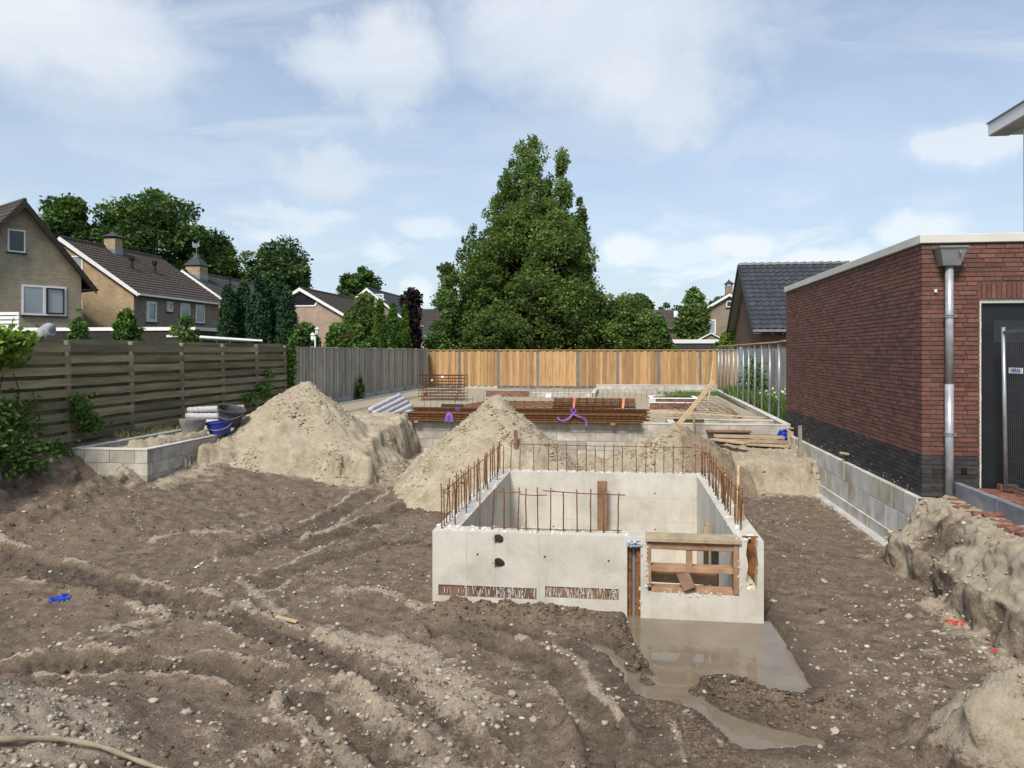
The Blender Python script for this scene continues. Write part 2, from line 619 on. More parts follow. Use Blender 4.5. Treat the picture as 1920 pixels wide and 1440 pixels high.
mat('dark_wire', (0.07, 0.075, 0.08), (0.11, 0.115, 0.12), 5.0, 0.5, 0.0, rnd=0.05, metal=0.5)
mat('door_dark', (0.012, 0.015, 0.018), (0.018, 0.021, 0.025), 3.0, 0.42, 0.0)
mat('black', (0.006, 0.006, 0.006), (0.01, 0.01, 0.01), 3.0, 0.5, 0.0)
mat('rust', (0.10, 0.042, 0.016), (0.24, 0.105, 0.035), 30.0, 0.9, 0.5, 0.002, 120, rnd=0.3)
mat('rust_dark', (0.055, 0.026, 0.014), (0.13, 0.055, 0.022), 20.0, 0.9, 0.5, 0.002, 120, rnd=0.35)
mat('rust_orange', (0.17, 0.062, 0.018), (0.30, 0.12, 0.035), 16.0, 0.85, 0.4, 0.003, 80, rnd=0.2, c3=(0.05, 0.035, 0.025), c3lo=0.5, c3hi=0.65)
mat('slat_wood', (0.145, 0.125, 0.072), (0.265, 0.235, 0.150), 5.0, 0.9, 0.5, 0.003, 30, stretch=(1.0, 0.35, 2.2), rnd=0.32, c3=(0.155, 0.155, 0.085), c3lo=0.5, c3hi=0.72)
mat('grey_board', (0.27, 0.245, 0.195), (0.43, 0.395, 0.325), 5.0, 0.9, 0.5, 0.003, 30, stretch=(2.5, 2.5, 0.3), rnd=0.28, c3=(0.19, 0.18, 0.135), c3lo=0.55, c3hi=0.75)
mat('new_board', (0.33, 0.195, 0.085), (0.47, 0.295, 0.140), 5.0, 0.75, 0.35, 0.002, 30, stretch=(3.0, 3.0, 0.3), rnd=0.30, c3=(0.30, 0.20, 0.09), c3lo=0.58, c3hi=0.75)
mat('pine_plank', (0.44, 0.31, 0.175), (0.60, 0.45, 0.28), 4.0, 0.75, 0.3, 0.002, 30, stretch=(3, 3, 3), rnd=0.14, c3=(0.38, 0.29, 0.19), c3lo=0.55, c3hi=0.75)
mat('old_plank', (0.28, 0.215, 0.135), (0.42, 0.335, 0.22), 5.0, 0.85, 0.4, 0.003, 30, rnd=0.16, c3=(0.22, 0.17, 0.11), c3lo=0.55, c3hi=0.75)
mat('frame_wood', (0.27, 0.155, 0.085), (0.40, 0.25, 0.15), 6.0, 0.8, 0.3, 0.002, 30, rnd=0.14, c3=(0.21, 0.115, 0.065), c3lo=0.55, c3hi=0.75)
mat('grey_wood', (0.19, 0.16, 0.125), (0.28, 0.245, 0.20), 6.0, 0.85, 0.4, 0.002, 30, rnd=0.15)
mat('brown_wood', (0.15, 0.085, 0.052), (0.25, 0.15, 0.095), 6.0, 0.85, 0.4, 0.002, 30, rnd=0.15)
mat('grey_pipe', (0.36, 0.35, 0.36), (0.56, 0.55, 0.56), 30.0, 0.95, 0.8, 0.006, 90, rnd=0.12)
mat('tub_grey', (0.16, 0.165, 0.16), (0.30, 0.30, 0.285), 5.0, 0.7, 0.2, 0.002, 30, c3=(0.40, 0.38, 0.34), c3lo=0.55, c3hi=0.7)
mat('tub_black', (0.03, 0.032, 0.034), (0.07, 0.072, 0.072), 5.0, 0.6, 0.2, 0.002, 30, c3=(0.22, 0.21, 0.19), c3lo=0.58, c3hi=0.72)
mat('tub_blue', (0.016, 0.028, 0.17), (0.022, 0.04, 0.24), 5.0, 0.45, 0.0)
mat('plastic_blue', (0.01, 0.04, 0.36), (0.02, 0.08, 0.55), 9.0, 0.4, 0.3, 0.01, 20)
mat('paint_red', (0.45, 0.03, 0.02), (0.62, 0.07, 0.05), 9.0, 0.8, 0.3, 0.004, 60)
mat('ribbon_purple', (0.15, 0.075, 0.33), (0.26, 0.15, 0.46), 7.0, 0.55, 0.2, 0.004, 30)
mat('strap_orange', (0.72, 0.22, 0.10), (0.85, 0.32, 0.17), 7.0, 0.55, 0.0)
mat('white_plastic', (0.66, 0.66, 0.65), (0.76, 0.76, 0.75), 7.0, 0.55, 0.1)
mat('foam_blue', (0.30, 0.34, 0.42), (0.52, 0.55, 0.60), 30.0, 0.9, 0.8, 0.01, 60)
mat('foam_yellow', (0.52, 0.46, 0.32), (0.66, 0.62, 0.50), 14.0, 0.95, 0.8, 0.01, 40)
mat('foam_white', (0.55, 0.53, 0.50), (0.72, 0.71, 0.68), 14.0, 0.95, 0.8, 0.01, 40, rnd=0.15)
mat('root_wood', (0.36, 0.28, 0.19), (0.52, 0.43, 0.31), 12.0, 0.85, 0.4, 0.003, 40)
mat('bark', (0.05, 0.04, 0.03), (0.10, 0.085, 0.065), 6.0, 0.95, 0.6, 0.01, 20)
mat('stone_pale', (0.26, 0.215, 0.165), (0.46, 0.41, 0.34), 9.0, 0.9, 0.4, 0.006, 40, rnd=0.30)
mat('clod', (0.075, 0.053, 0.037), (0.18, 0.13, 0.09), 9.0, 0.95, 0.5, 0.008, 40, rnd=0.35)
mat('clod_dry', (0.24, 0.19, 0.14), (0.40, 0.33, 0.25), 9.0, 0.95, 0.5, 0.008, 40, rnd=0.3)
mat('sand_lump', (0.30, 0.25, 0.175), (0.47, 0.41, 0.305), 9.0, 0.95, 0.5, 0.008, 40, rnd=0.22)
mat('curtain', (0.50, 0.52, 0.54), (0.62, 0.64, 0.66), 4.0, 0.8, 0.2, 0.01, 30, stretch=(4, 4, 0.2))
mat('roof_felt', (0.05, 0.05, 0.052), (0.08, 0.08, 0.082), 4.0, 0.9, 0.2)
mat('dark_board', (0.028, 0.022, 0.018), (0.05, 0.04, 0.032), 4.0, 0.7, 0.2)
mat('shed_dark', (0.03, 0.033, 0.038), (0.05, 0.054, 0.06), 4.0, 0.7, 0.2)
mat('screen_grey', (0.11, 0.11, 0.105), (0.17, 0.168, 0.16), 4.0, 0.85, 0.3, 0.003, 30, stretch=(3, 3, 0.3), rnd=0.12)
mat('cloth_grey', (0.36, 0.34, 0.36), (0.46, 0.44, 0.46), 4.0, 0.9, 0.3, 0.01, 20)
mat('render_white', (0.70, 0.70, 0.69), (0.78, 0.78, 0.77), 2.0, 0.8, 0.1)
mat('tile_brown', (0.052, 0.040, 0.034), (0.095, 0.075, 0.063), 7.0, 0.75, 0.4, 0.006, 40, rnd=0.25)
mat('tile_grey', (0.05, 0.048, 0.047), (0.09, 0.086, 0.083), 7.0, 0.75, 0.4, 0.006, 40, rnd=0.25)
mat('tile_black', (0.034, 0.036, 0.042), (0.052, 0.055, 0.062), 7.0, 0.42, 0.25, 0.004, 40, rnd=0.22, spec=0.5)
mat('tile_slate', (0.035, 0.038, 0.047), (0.058, 0.062, 0.072), 7.0, 0.55, 0.25, 0.004, 40, rnd=0.2)

def glass_mat(name, col, rough=0.06):
    m, t, bs, out = nmat(name)
    bs.inputs['Base Color'].default_value = (*col, 1)
    bs.inputs['Roughness'].default_value = rough
    bs.inputs['Specular IOR Level'].default_value = 0.7
    return m
glass_mat('glass_dark', (0.015, 0.018, 0.022))
glass_mat('glass_curtain', (0.30, 0.33, 0.36), 0.12)

def brickwall_mat(name, c1, c2, mortar, sx=0.22, sy=0.065):
    m, t, bs, out = nmat(name)
    k = NT(t)
    geo = k.n('ShaderNodeNewGeometry')
    tc = k.n('ShaderNodeTexCoord')
    sp = k.n('ShaderNodeSeparateXYZ')
    k.l(tc.outputs['Object'], sp.inputs[0])
    cm = k.n('ShaderNodeCombineXYZ')
    k.l(k.math('ADD', sp.outputs[0], sp.outputs[1]), cm.inputs[0])
    k.l(sp.outputs[2], cm.inputs[1])
    b = k.n('ShaderNodeTexBrick')
    b.inputs['Scale'].default_value = 1.0
    b.inputs['Brick Width'].default_value = sx
    b.inputs['Row Height'].default_value = sy
    b.inputs['Mortar Size'].default_value = 0.008
    b.inputs['Mortar Smooth'].default_value = 0.3
    b.inputs['Bias'].default_value = 0.0
    b.inputs['Color1'].default_value = (*c1, 1)
    b.inputs['Color2'].default_value = (*c2, 1)
    b.inputs['Mortar'].default_value = (*mortar, 1)
    k.l(cm.outputs[0], b.inputs['Vector'])
    n = k.noise(tc.outputs['Object'], 1.2, 6, 0.6)
    c = k.mix(1.0, b.outputs[0], k.ramp(n, [(0.3, 0.78), (0.7, 1.15)]), 'MULTIPLY')
    k.l(c, bs.inputs['Base Color'])
    bs.inputs['Roughness'].default_value = 0.9
    k.bump(k.math('SUBTRACT', 1.0, b.outputs['Fac']), 0.6, 0.01, bs)
    return m
brickwall_mat('wall_taupe', (0.33, 0.27, 0.175), (0.43, 0.355, 0.245), (0.28, 0.24, 0.18))
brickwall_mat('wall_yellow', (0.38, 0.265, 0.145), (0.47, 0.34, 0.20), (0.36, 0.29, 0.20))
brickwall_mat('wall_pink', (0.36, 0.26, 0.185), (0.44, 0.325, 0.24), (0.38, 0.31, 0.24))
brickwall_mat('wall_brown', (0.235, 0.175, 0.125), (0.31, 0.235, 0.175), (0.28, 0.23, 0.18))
brickwall_mat('wall_redbrown', (0.15, 0.075, 0.052), (0.21, 0.11, 0.08), (0.16, 0.12, 0.09))

def leaf_mat(name, dark, mid, light, trans=0.28):
    m, t, bs, out = nmat(name)
    k = NT(t)
    a = k.attr('rnd')
    col = k.ramp(a, [(0.0, dark), (0.5, mid), (1.0, light)])
    k.l(col, bs.inputs['Base Color'])
    bs.inputs['Roughness'].default_value = 0.6
    bs.inputs['Specular IOR Level'].default_value = 0.25
    tr = k.n('ShaderNodeBsdfTranslucent')
    k.l(k.mix(1.0, col, (1.1, 1.25, 0.6), 'MULTIPLY'), tr.inputs[0])
    mx = k.n('ShaderNodeMixShader')
    mx.inputs[0].default_value = trans
    k.l(bs.outputs[0], mx.inputs[1])
    k.l(tr.outputs[0], mx.inputs[2])
    k.l(mx.outputs[0], out.inputs[0])
    return m
leaf_mat('leaf_oak', (0.032, 0.063, 0.018), (0.074, 0.137, 0.032), (0.137, 0.219, 0.049))
leaf_mat('leaf_far', (0.038, 0.074, 0.030), (0.079, 0.137, 0.049), (0.137, 0.201, 0.070))
leaf_mat('leaf_maple', (0.055, 0.092, 0.025), (0.125, 0.186, 0.048), (0.215, 0.285, 0.080), 0.42)
_x = ('leaf_maple_old', (0.042, 0.081, 0.016), (0.098, 0.172, 0.030), (0.184, 0.271, 0.049))
leaf_mat('leaf_cone', (0.065, 0.110, 0.032), (0.142, 0.212, 0.062), (0.235, 0.315, 0.095), 0.42)
_x = ('leaf_cone_old', (0.052, 0.105, 0.025), (0.116, 0.201, 0.049), (0.201, 0.306, 0.079))
leaf_mat('leaf_yew', (0.014, 0.038, 0.017), (0.028, 0.068, 0.027), (0.055, 0.115, 0.04), 0.1)
leaf_mat('leaf_thuja', (0.032, 0.070, 0.012), (0.067, 0.137, 0.021), (0.131, 0.224, 0.035), 0.15)
leaf_mat('leaf_purple', (0.012, 0.006, 0.008), (0.026, 0.012, 0.015), (0.048, 0.022, 0.024), 0.2)
leaf_mat('leaf_bright', (0.062, 0.119, 0.019), (0.150, 0.237, 0.037), (0.300, 0.400, 0.075), 0.35)
leaf_mat('leaf_weed', (0.044, 0.088, 0.021), (0.096, 0.175, 0.038), (0.193, 0.298, 0.070), 0.25)
leaf_mat('leaf_dry', (0.175, 0.166, 0.079), (0.298, 0.271, 0.131), (0.455, 0.403, 0.210), 0.25)
leaf_mat('petal_white', (0.5, 0.5, 0.45), (0.65, 0.65, 0.6), (0.75, 0.75, 0.72), 0.2)
leaf_mat('petal_red', (0.30, 0.02, 0.015), (0.42, 0.03, 0.02), (0.5, 0.06, 0.04), 0.2)

# ground: wet dirt, dry crumbs, sand and grass mixed by what lies there
m, t, bs, out = nmat('ground')
k = NT(t)
tc = k.n('ShaderNodeTexCoord')
P = tc.outputs['Object']
n_big = k.noise(P, 0.9, 6, 0.6)
n_mid = k.noise(P, 6.0, 8, 0.65)
n_fine = k.noise(P, 42.0, 6, 0.7)
n_grit = k.noise(P, 120.0, 3, 0.6)
dirt = k.ramp(n_mid, [(0.30, (0.086, 0.063, 0.044)), (0.50, (0.160, 0.120, 0.086)), (0.72, (0.260, 0.202, 0.150))])
dirt = k.mix(k.ramp(n_big, [(0.42, 0.0), (0.66, 0.6)]), dirt, (0.195, 0.145, 0.105))
dirt = k.mix(1.0, dirt, k.ramp(n_fine, [(0.28, 0.62), (0.72, 1.34)]), 'MULTIPLY')
dry = k.ramp(n_fine, [(0.3, (0.245, 0.195, 0.142)), (0.7, (0.43, 0.36, 0.275))])
n_sp = k.noise(P, 75.0, 4, 0.65)
spm = k.math('MULTIPLY', k.ramp(n_sp, [(0.56, 0.0), (0.66, 1.0)]), k.ramp(n_mid, [(0.38, 0.12), (0.62, 0.75)]))
dirt = k.mix(spm, dirt, (0.33, 0.265, 0.20))
dirt = k.mix(k.ramp(n_sp, [(0.34, 0.75), (0.44, 0.0)]), dirt, (0.045, 0.032, 0.023))  # dark specks paint the shade of crevices into the dirt colour
drym = k.math('ADD', k.attr('dry'), k.math('MULTIPLY', k.math('SUBTRACT', n_mid, 0.5), 0.9))
drym = k.math('ADD', drym, k.math('MULTIPLY', k.math('SUBTRACT', n_fine, 0.5), 0.55))
c = k.mix(k.ramp(drym, [(0.40, 0.0), (0.62, 1.0)]), dirt, dry)
sand = k.ramp(n_mid, [(0.3, (0.315, 0.262, 0.185)), (0.7, (0.44, 0.375, 0.275))])
sand = k.mix(1.0, sand, k.ramp(n_fine, [(0.28, 0.80), (0.72, 1.14)]), 'MULTIPLY')
sm_ = k.math('ADD', k.attr('sand'), k.math('MULTIPLY', k.math('SUBTRACT', n_mid, 0.5), 0.8))
c = k.mix(k.ramp(sm_, [(0.35, 0.0), (0.65, 1.0)]), c, sand)
grass = k.ramp(n_fine, [(0.3, (0.030, 0.042, 0.014)), (0.7, (0.075, 0.095, 0.030))])
gm = k.math('ADD', k.attr('grass'), k.math('MULTIPLY', k.math('SUBTRACT', n_mid, 0.5), 0.6))
c = k.mix(k.ramp(gm, [(0.4, 0.0), (0.6, 1.0)]), c, grass)
# damp soil along the water's edge
wet = k.attr('wet')
c = k.mix(1.0, c, k.ramp(wet, [(0.0, 1.0), (1.0, 0.55)]), 'MULTIPLY')
k.l(c, bs.inputs['Base Color'])
k.l(k.ramp(wet, [(0.0, 0.95), (0.5, 0.9), (1.0, 0.42)]), bs.inputs['Roughness'])
bs.inputs['Specular IOR Level'].default_value = 0.25
hgt = k.math('ADD', k.math('MULTIPLY', n_fine, 0.7), k.math('MULTIPLY', n_grit, 0.3))
b1_ = k.bump(n_mid, 0.7, 0.035, None)
k.bump(hgt, 1.0, 0.020, bs, b1_)

m, t, bs, out = nmat('sand')
k = NT(t)
tc = k.n('ShaderNodeTexCoord')
P = tc.outputs['Object']
n_mid = k.noise(P, 3.2, 8, 0.62, 0.3)
n_f = k.noise(P, 26.0, 7, 0.7)
n_g = k.noise(P, 110.0, 3, 0.6)
c = k.ramp(n_mid, [(0.30, (0.285, 0.235, 0.16)), (0.50, (0.375, 0.318, 0.226)), (0.72, (0.475, 0.412, 0.305))])
c = k.mix(1.0, c, k.ramp(n_f, [(0.28, 0.74), (0.72, 1.16)]), 'MULTIPLY')
c = k.mix(k.ramp(k.math('ADD', k.attr('dirt'), k.math('MULTIPLY', k.math('SUBTRACT', n_mid, 0.5), 1.1)), [(0.42, 0.0), (0.66, 1.0)]), c, k.ramp(n_f, [(0.3, (0.16, 0.118, 0.078)), (0.7, (0.30, 0.235, 0.165))]))  # soil tint; on the sand heaps it also carries painted flank shade
k.l(c, bs.inputs['Base Color'])
bs.inputs['Roughness'].default_value = 0.95
bs.inputs['Specular IOR Level'].default_value = 0.15
bb = k.bump(n_mid, 0.5, 0.05, None)
k.bump(k.math('ADD', k.math('MULTIPLY', n_f, 0.75), k.math('MULTIPLY', n_g, 0.25)), 0.85, 0.02, bs, bb)

m, t, bs, out = nmat('muddy_water')
k = NT(t)
tc = k.n('ShaderNodeTexCoord')
n1 = k.noise(tc.outputs['Object'], 1.6, 5, 0.6, 0.6)
n2 = k.noise(tc.outputs['Object'], 7.0, 6, 0.65, 1.0)
c = k.ramp(n1, [(0.35, (0.165, 0.132, 0.094)), (0.65, (0.225, 0.185, 0.135))])
c = k.mix(k.ramp(n2, [(0.60, 0.0), (0.74, 0.55)]), c, (0.36, 0.32, 0.25))
k.l(c, bs.inputs['Base Color'])
k.l(k.ramp(n2, [(0.55, 0.045), (0.75, 0.35)]), bs.inputs['Roughness'])
bs.inputs['IOR'].default_value = 1.33
bs.inputs['Specular IOR Level'].default_value = 0.5
n3 = k.noise(tc.outputs['Object'], 9.0, 3, 0.5)
k.bump(n3, 0.03, 0.008, bs)

# ------------------------------------------------------------------ ground sheet
PIT = (-1.93, 1.42, 7.85, 12.12)     # x0 x1 y0 y1 of the cellar's outer faces
GZ0 = -1.03
def px_line(pts, z=-1.0):
    return [tuple(p) for p in spline([PZ(a, b, z) for a, b in pts], 5)]
TRACKS = [
    (px_line([(-160, 1280), (0, 1258), (150, 1243), (330, 1246), (470, 1268), (590, 1312), (690, 1370), (770, 1440), (820, 1500)]), 0.21, 0.045),
    (px_line([(250, 1105), (340, 1132), (450, 1168), (570, 1205), (690, 1268), (780, 1330), (850, 1400), (890, 1480)]), 0.20, 0.035),
    (px_line([(-120, 1040), (0, 1062), (140, 1085), (280, 1112), (400, 1150)]), 0.26, 0.028),
    (px_line([(830, 1180), (930, 1200), (1020, 1240), (1085, 1300), (1130, 1370), (1150, 1480)]), 0.17, 0.05),
    (px_line([(880, 1170), (1000, 1185), (1090, 1215), (1150, 1262), (1200, 1330), (1230, 1420)]), 0.14, 0.03),
    (px_line([(560, 1025), (680, 985), (790, 950), (850, 930)]), 0.2, 0.03),
    (px_line([(440, 1040), (560, 1000), (700, 940)]), 0.2, 0.025),
    (px_line([(480, 1095), (620, 1040), (760, 1010)]), 0.22, 0.02),
    (px_line([(560, 1330), (640, 1400), (700, 1480)]), 0.16, 0.03),
]
DRY = [
    (px_line([(610, 1185), (700, 1196), (790, 1235), (850, 1290), (890, 1350)]), 0.26, 1.0),
    (px_line([(640, 1105), (720, 1112), (790, 1140)]), 0.16, 0.8),
    (px_line([(700, 1310), (780, 1370), (840, 1440), (870, 1500)]), 0.30, 0.9),
    (px_line([(1040, 1190), (1090, 1225), (1130, 1265), (1165, 1290)]), 0.10, 0.9),
    (px_line([(930, 1255), (1000, 1275), (1060, 1310), (1090, 1340)]), 0.10, 0.8),
    (px_line([(540, 1275), (610, 1300), (660, 1330)]), 0.12, 0.9),
    (px_line([(200, 1175), (320, 1150), (440, 1140)]), 0.16, 0.75),
    (px_line([(60, 1200), (180, 1195), (280, 1180)]), 0.14, 0.6),
    (px_line([(440, 1095), (480, 1120), (520, 1150)]), 0.12, 0.8),
    (px_line([(290, 1030), (400, 1010), (520, 1015)]), 0.12, 0.65),
    (px_line([(560, 1360), (660, 1440), (700, 1500)]), 0.2, 0.8),
    (px_line([(420, 1400), (560, 1440), (640, 1500)]), 0.25, 0.6),
    (px_line([(860, 1300), (930, 1400), (960, 1480)]), 0.12, 0.6),
    (px_line([(1750, 1130), (1830, 1200), (1900, 1290)]), 0.25, 0.75),
    (px_line([(1620, 1030), (1700, 1075), (1770, 1140)]), 0.14, 0.5),
]
BERM = px_line([(-60, 1010), (60, 985), (150, 962), (240, 935), (330, 912), (380, 900)], -0.75)
PUDDLE = [PZ(a, b, -1.07) for a, b in [(1168, 1140), (1436, 1140), (1440, 1152), (1480, 1215), (1524, 1290), (1500, 1302), (1462, 1306), (1432, 1292), (1385, 1274),
          (1345, 1268), (1312, 1272), (1322, 1296), (1352, 1330), (1400, 1348), (1470, 1366), (1545, 1384), (1560, 1400), (1500, 1408), (1400, 1412), (1372, 1396),
          (1345, 1368), (1318, 1345), (1280, 1322), (1225, 1318), (1190, 1306), (1172, 1278), (1140, 1235), (1098, 1206), (1130, 1206), (1170, 1222), (1200, 1248), (1222, 1262), (1196, 1225), (1178, 1190)]]
MUD = px_line([(1312, 1282), (1370, 1296), (1430, 1318), (1500, 1330), (1580, 1335)], -1.0)
MUD2 = px_line([(1150, 1170), (1165, 1205), (1190, 1240), (1215, 1262)], -1.0)
MUD3 = px_line([(850, 1140), (950, 1146), (1050, 1152), (1140, 1156)], -1.0)

def ground(X, Y, full=True):
    X = np.asarray(X, float)
    Y = np.asarray(Y, float)
    z = np.full(X.shape, GZ0)
    n1 = fbm(X * 0.6, Y * 0.6, 5, 4)
    n2 = fbm(X * 2.1, Y * 2.1, 15, 4)
    wob = (fbm(X * 1.3, Y * 1.3, 25, 3) - 0.5)
    z = z + 0.30 * sm(10.5, 14.2, Y) * sm(-1.8, -4.5, X)
    z = z + 0.55 * sm(-4.2, -8.2, X) * sm(7.0, 11.2, Y)
    # sand ledge in front of the foundation, on the right
    yb = 14.95 + wob * 0.9 - 0.25 * sm(2.6, 3.6, X)
    ledge = sm(0.0, 1.0, (Y - yb) / 0.42) * sm(-0.5, 0.4, X + wob)
    z = z + ledge * (-0.47 + 0.10 * sm(15.5, 17.2, Y) - z)
    # shelf in the trench before the foundation wall
    tr = sm(14.2, 15.8, Y + wob) * sm(0.2, -0.6, X) * sm(-5.2, -4.0, X)
    z = z + tr * (-0.70 - z)
    # ground left of the trench (under the big heap) and behind it
    lb = sm(14.2, 15.0, Y) * sm(-4.6, -5.2, X)
    z = z + lb * (-0.22 - z)
    # trench hole between the two heaps and before the block wall
    z = z - 0.16 * np.exp(-(((X + 3.75) / 0.55) ** 2 + ((Y - 14.6) / 0.35) ** 2))
    z = z - 0.22 * np.exp(-(((X + 0.55) / 0.6) ** 2 + ((Y - 14.6) / 0.30) ** 2))
    # the bank under the left fence
    lbank = sm(-8.25, -8.95, X + wob * 0.5)
    z = z + lbank * (0.06 - z) * sm(2.0, 4.0, Y)
    # filled foundation
    fin = sm(17.38, 17.46, Y)
    z = z + fin * (-0.13 - z) * sm(-9.2, -9.0, X)
    fin2 = sm(11.42, 11.46, Y) * sm(-8.66, -8.6, X) * sm(-7.46, -7.52, X)
    z = z + fin2 * (-0.03 - z)
    # right bank beside the paved path
    xr_ = X + wob * 0.25 - 0.10 * sm(-0.6, 0.0, -np.abs(Y - 9.35) + 0.3)
    rb = (0.42 * sm(3.28, 3.40, xr_) + 0.58 * sm(3.38, 3.90, xr_)) * sm(10.34, 10.26, Y)
    z = z + rb * (-0.20 - z)
    z = z + sm(3.9, 4.0, X) * sm(10.24, 10.32, Y) * (-0.2 - z)
    # gardens behind the fences
    out_ = np.maximum(np.maximum(sm(-9.15, -9.3, X), sm(3.70, 3.80, X) * sm(18.15, 18.25, Y)), np.maximum(sm(36.0, 36.2, Y), sm(8.0, 8.6, X)))
    z = z + out_ * (-0.06 - z)
    # the bank the camera stands on
    cb = sm(4.5, 2.0, Y)
    z = np.maximum(z, z + cb * (0.0 - z))
    # heaps in the near corners
    hl = np.exp(-(((X + 4.15) / 1.25) ** 2 + ((Y - 4.0) / 0.95) ** 2))
    hr = sm(1.75, 2.6, X + wob * 0.7) * sm(6.0, 5.1, Y + wob * 0.5)
    z = z + 0.66 * hl * (1 - cb) + hr * (np.maximum(z, -0.28) - z)
    dirtzone = sm(17.2, 16.8, Y) * (1 - out_) * (1 - fin2)
    dirtzone = dirtzone * (1 - 0.85 * np.clip(4 * rb * (1 - rb), 0, 1)) * (1 - 0.6 * np.clip(4 * ledge * (1 - ledge), 0, 1)) * (1 - 0.5 * np.clip(4 * lbank * (1 - lbank), 0, 1))
    z = z + dirtzone * (0.10 * (n1 - 0.5) + 0.075 * (n2 - 0.5)) * (1 - 0.6 * fin)
    z = z + (1 - dirtzone) * 0.02 * (n2 - 0.5)
    zone = {}
    if full:
        n3 = fbm(X * 9, Y * 9, 35, 4)
        rg = ridged(X * 4.2, Y * 4.2, 45, 3)
        z = z + dirtzone * (0.048 * (n3 - 0.5) + 0.030 * (rg - 0.6))
        z = z + dirtzone * 0.05 * np.maximum(fbm(X * 14, Y * 14, 55, 2) - 0.62, 0) * 2.2
        z = z + hl * 0.12 * (fbm(X * 7, Y * 7, 75, 4) - 0.5) + hr * 0.22 * (fbm(X * 5, Y * 5, 76, 4) - 0.5)
        z = z + (ledge * 0.10 + lbank * (1 - lbank) * 0.2 + 0.12 * tr) * (fbm(X * 4.0, Y * 4.0, 66, 4) - 0.5)
        dryv = np.zeros(X.shape)
        damp = np.zeros(X.shape)
        near = sm(15, 12, Y)
        for pts, w, dep in TRACKS:
            d, arc = seg_dist(X + wob * 0.12, Y + wob * 0.12, pts)
            inn = sm(w, w * 0.72, d)
            lug = np.sin(arc * 2 * math.pi / 0.105 + np.where(((X * 31).astype(int) % 2) == 0, 0, 0.0) + d * 9)
            rim = np.exp(-((d - w * 1.22) / (w * 0.28)) ** 2)
            z = z - inn * dep * 0.95 + inn * 0.021 * lug * (0.3 + 1.2 * n3) + rim * dep * (0.25 + 0.9 * sm(0.36, 0.62, n2) + 1.3 * np.maximum(n3 - 0.35, 0))
            brk = sm(0.40, 0.62, fbm(X * 1.7 + 3, Y * 1.7, 95, 3))
            dryv = dryv + rim * 0.62 * brk - inn * 0.30
            damp = np.maximum(damp, inn * 0.62 * (0.5 + n2))
        for pts, w, s in DRY:
            d, arc = seg_dist(X + wob * 0.3, Y + wob * 0.3, pts)
            mm = np.exp(-(d / (w * 1.05)) ** 2)
            dryv = np.maximum(dryv, mm * s * (0.72 + 0.5 * (n3 - 0.5)))
            z = z + mm * 0.02 * s + mm * 0.03 * np.maximum(n3 - 0.5, 0) * 2
        d, arc = seg_dist(X, Y, BERM)
        bm_ = np.exp(-(d / 0.22) ** 2)
        z = z + bm_ * 0.17 * (0.5 + n3)
        for pts, w, h in ((MUD, 0.12, 0.11), (MUD2, 0.10, 0.09), (MUD3, 0.16, 0.10)):
            d, arc = seg_dist(X, Y, pts)
            z = z + np.exp(-(d / w) ** 2) * h * (0.35 + 1.3 * n3)
        sdp = poly_sd(X, Y, PUDDLE)
        # level the ground towards the puddle, then sink it below the water
        flat = sm(0.75, 0.0, sdp) * sm(8.4, 7.6, Y)
        hills = np.zeros(X.shape)
        for pts, w, h in ((MUD, 0.12, 0.11), (MUD2, 0.10, 0.09)):
            d, arc = seg_dist(X, Y, pts)
            hills = np.maximum(hills, np.exp(-(d / w) ** 2) * h * (0.35 + 1.3 * n3))
        z = z * (1 - flat) + flat * (-1.035 + 0.03 * (n3 - 0.5) + 0.02 * (rg - 0.6) + hills)
        z = z - 0.12 * sm(0.03, -0.06, sdp + 0.03 * (n3 - 0.5))
        zone['wet'] = np.maximum(sm(0.28, 0.0, sdp + 0.25 * (n3 - 0.5)) * 0.85, damp)
        # keep clear of the cellar's faces
        sandv = np.zeros(X.shape)
        sandv = np.maximum(sandv, 0.92 * sm(14.0, 14.9, Y + wob) * sm(-0.9, 0.3, X))
        sandv = np.maximum(sandv, 0.75 * sm(13.9, 14.8, Y + wob) * sm(-7.0, -6.0, X))
        sandv = np.maximum(sandv, 0.58 * sm(12.2, 13.6, Y + wob * 1.2) * sm(-2.6, -4.5, X))
        sandv = np.maximum(sandv, 0.62 * sm(-5.9, -7.4, X + wob * 1.5) * sm(10.6, 11.6, Y + wob) * sm(-8.9, -8.5, X))
        sandv = np.maximum(sandv, 0.95 * sm(3.2, 3.6, X + wob * 0.4) * sm(10.5, 10.2, Y))
        sandv = np.maximum(sandv, 0.55 * sm(3.2, 3.65, X) * sm(10.1, 10.6, Y))
        sandv = np.maximum(sandv, 0.46 * sm(2.0, 3.3, X + wob) * sm(9.6, 8.2, Y))
        sandv = np.maximum(sandv, 1.0 * np.maximum(fin, fin2))
        sandv = sandv * (1 - out_ * sm(10.3, 10.4, Y)) * (1 - 0.9 * lbank * sm(11.3, 11.2, Y))
        dark = np.exp(-(((Y - 9.35) / 0.55) ** 2 + ((X - 3.62) / 0.22) ** 2))
        sandv = sandv * (1 - 0.9 * dark) * (1 - 0.8 * np.exp(-(((X + 0.55) / 0.7) ** 2 + ((Y - 14.5) / 0.3) ** 2)))
        dryv = np.maximum(dryv, 0.80 * sm(0.22, 0.5, hl) + 0.0)
        dryv = np.maximum(dryv, 0.80 * sm(0.05, 0.4, hr))
        sandv = np.maximum(sandv, 0.62 * sm(0.1, 0.5, hr))
        dryv = np.maximum(dryv, 0.35 * sm(0.45, 0.75, n1) * near)
        dryv = dryv + 0.12 * sm(0.55, 0.8, fbm(X * 3, Y * 3, 85, 3))
        zone['dry'] = np.clip(dryv, 0, 1)
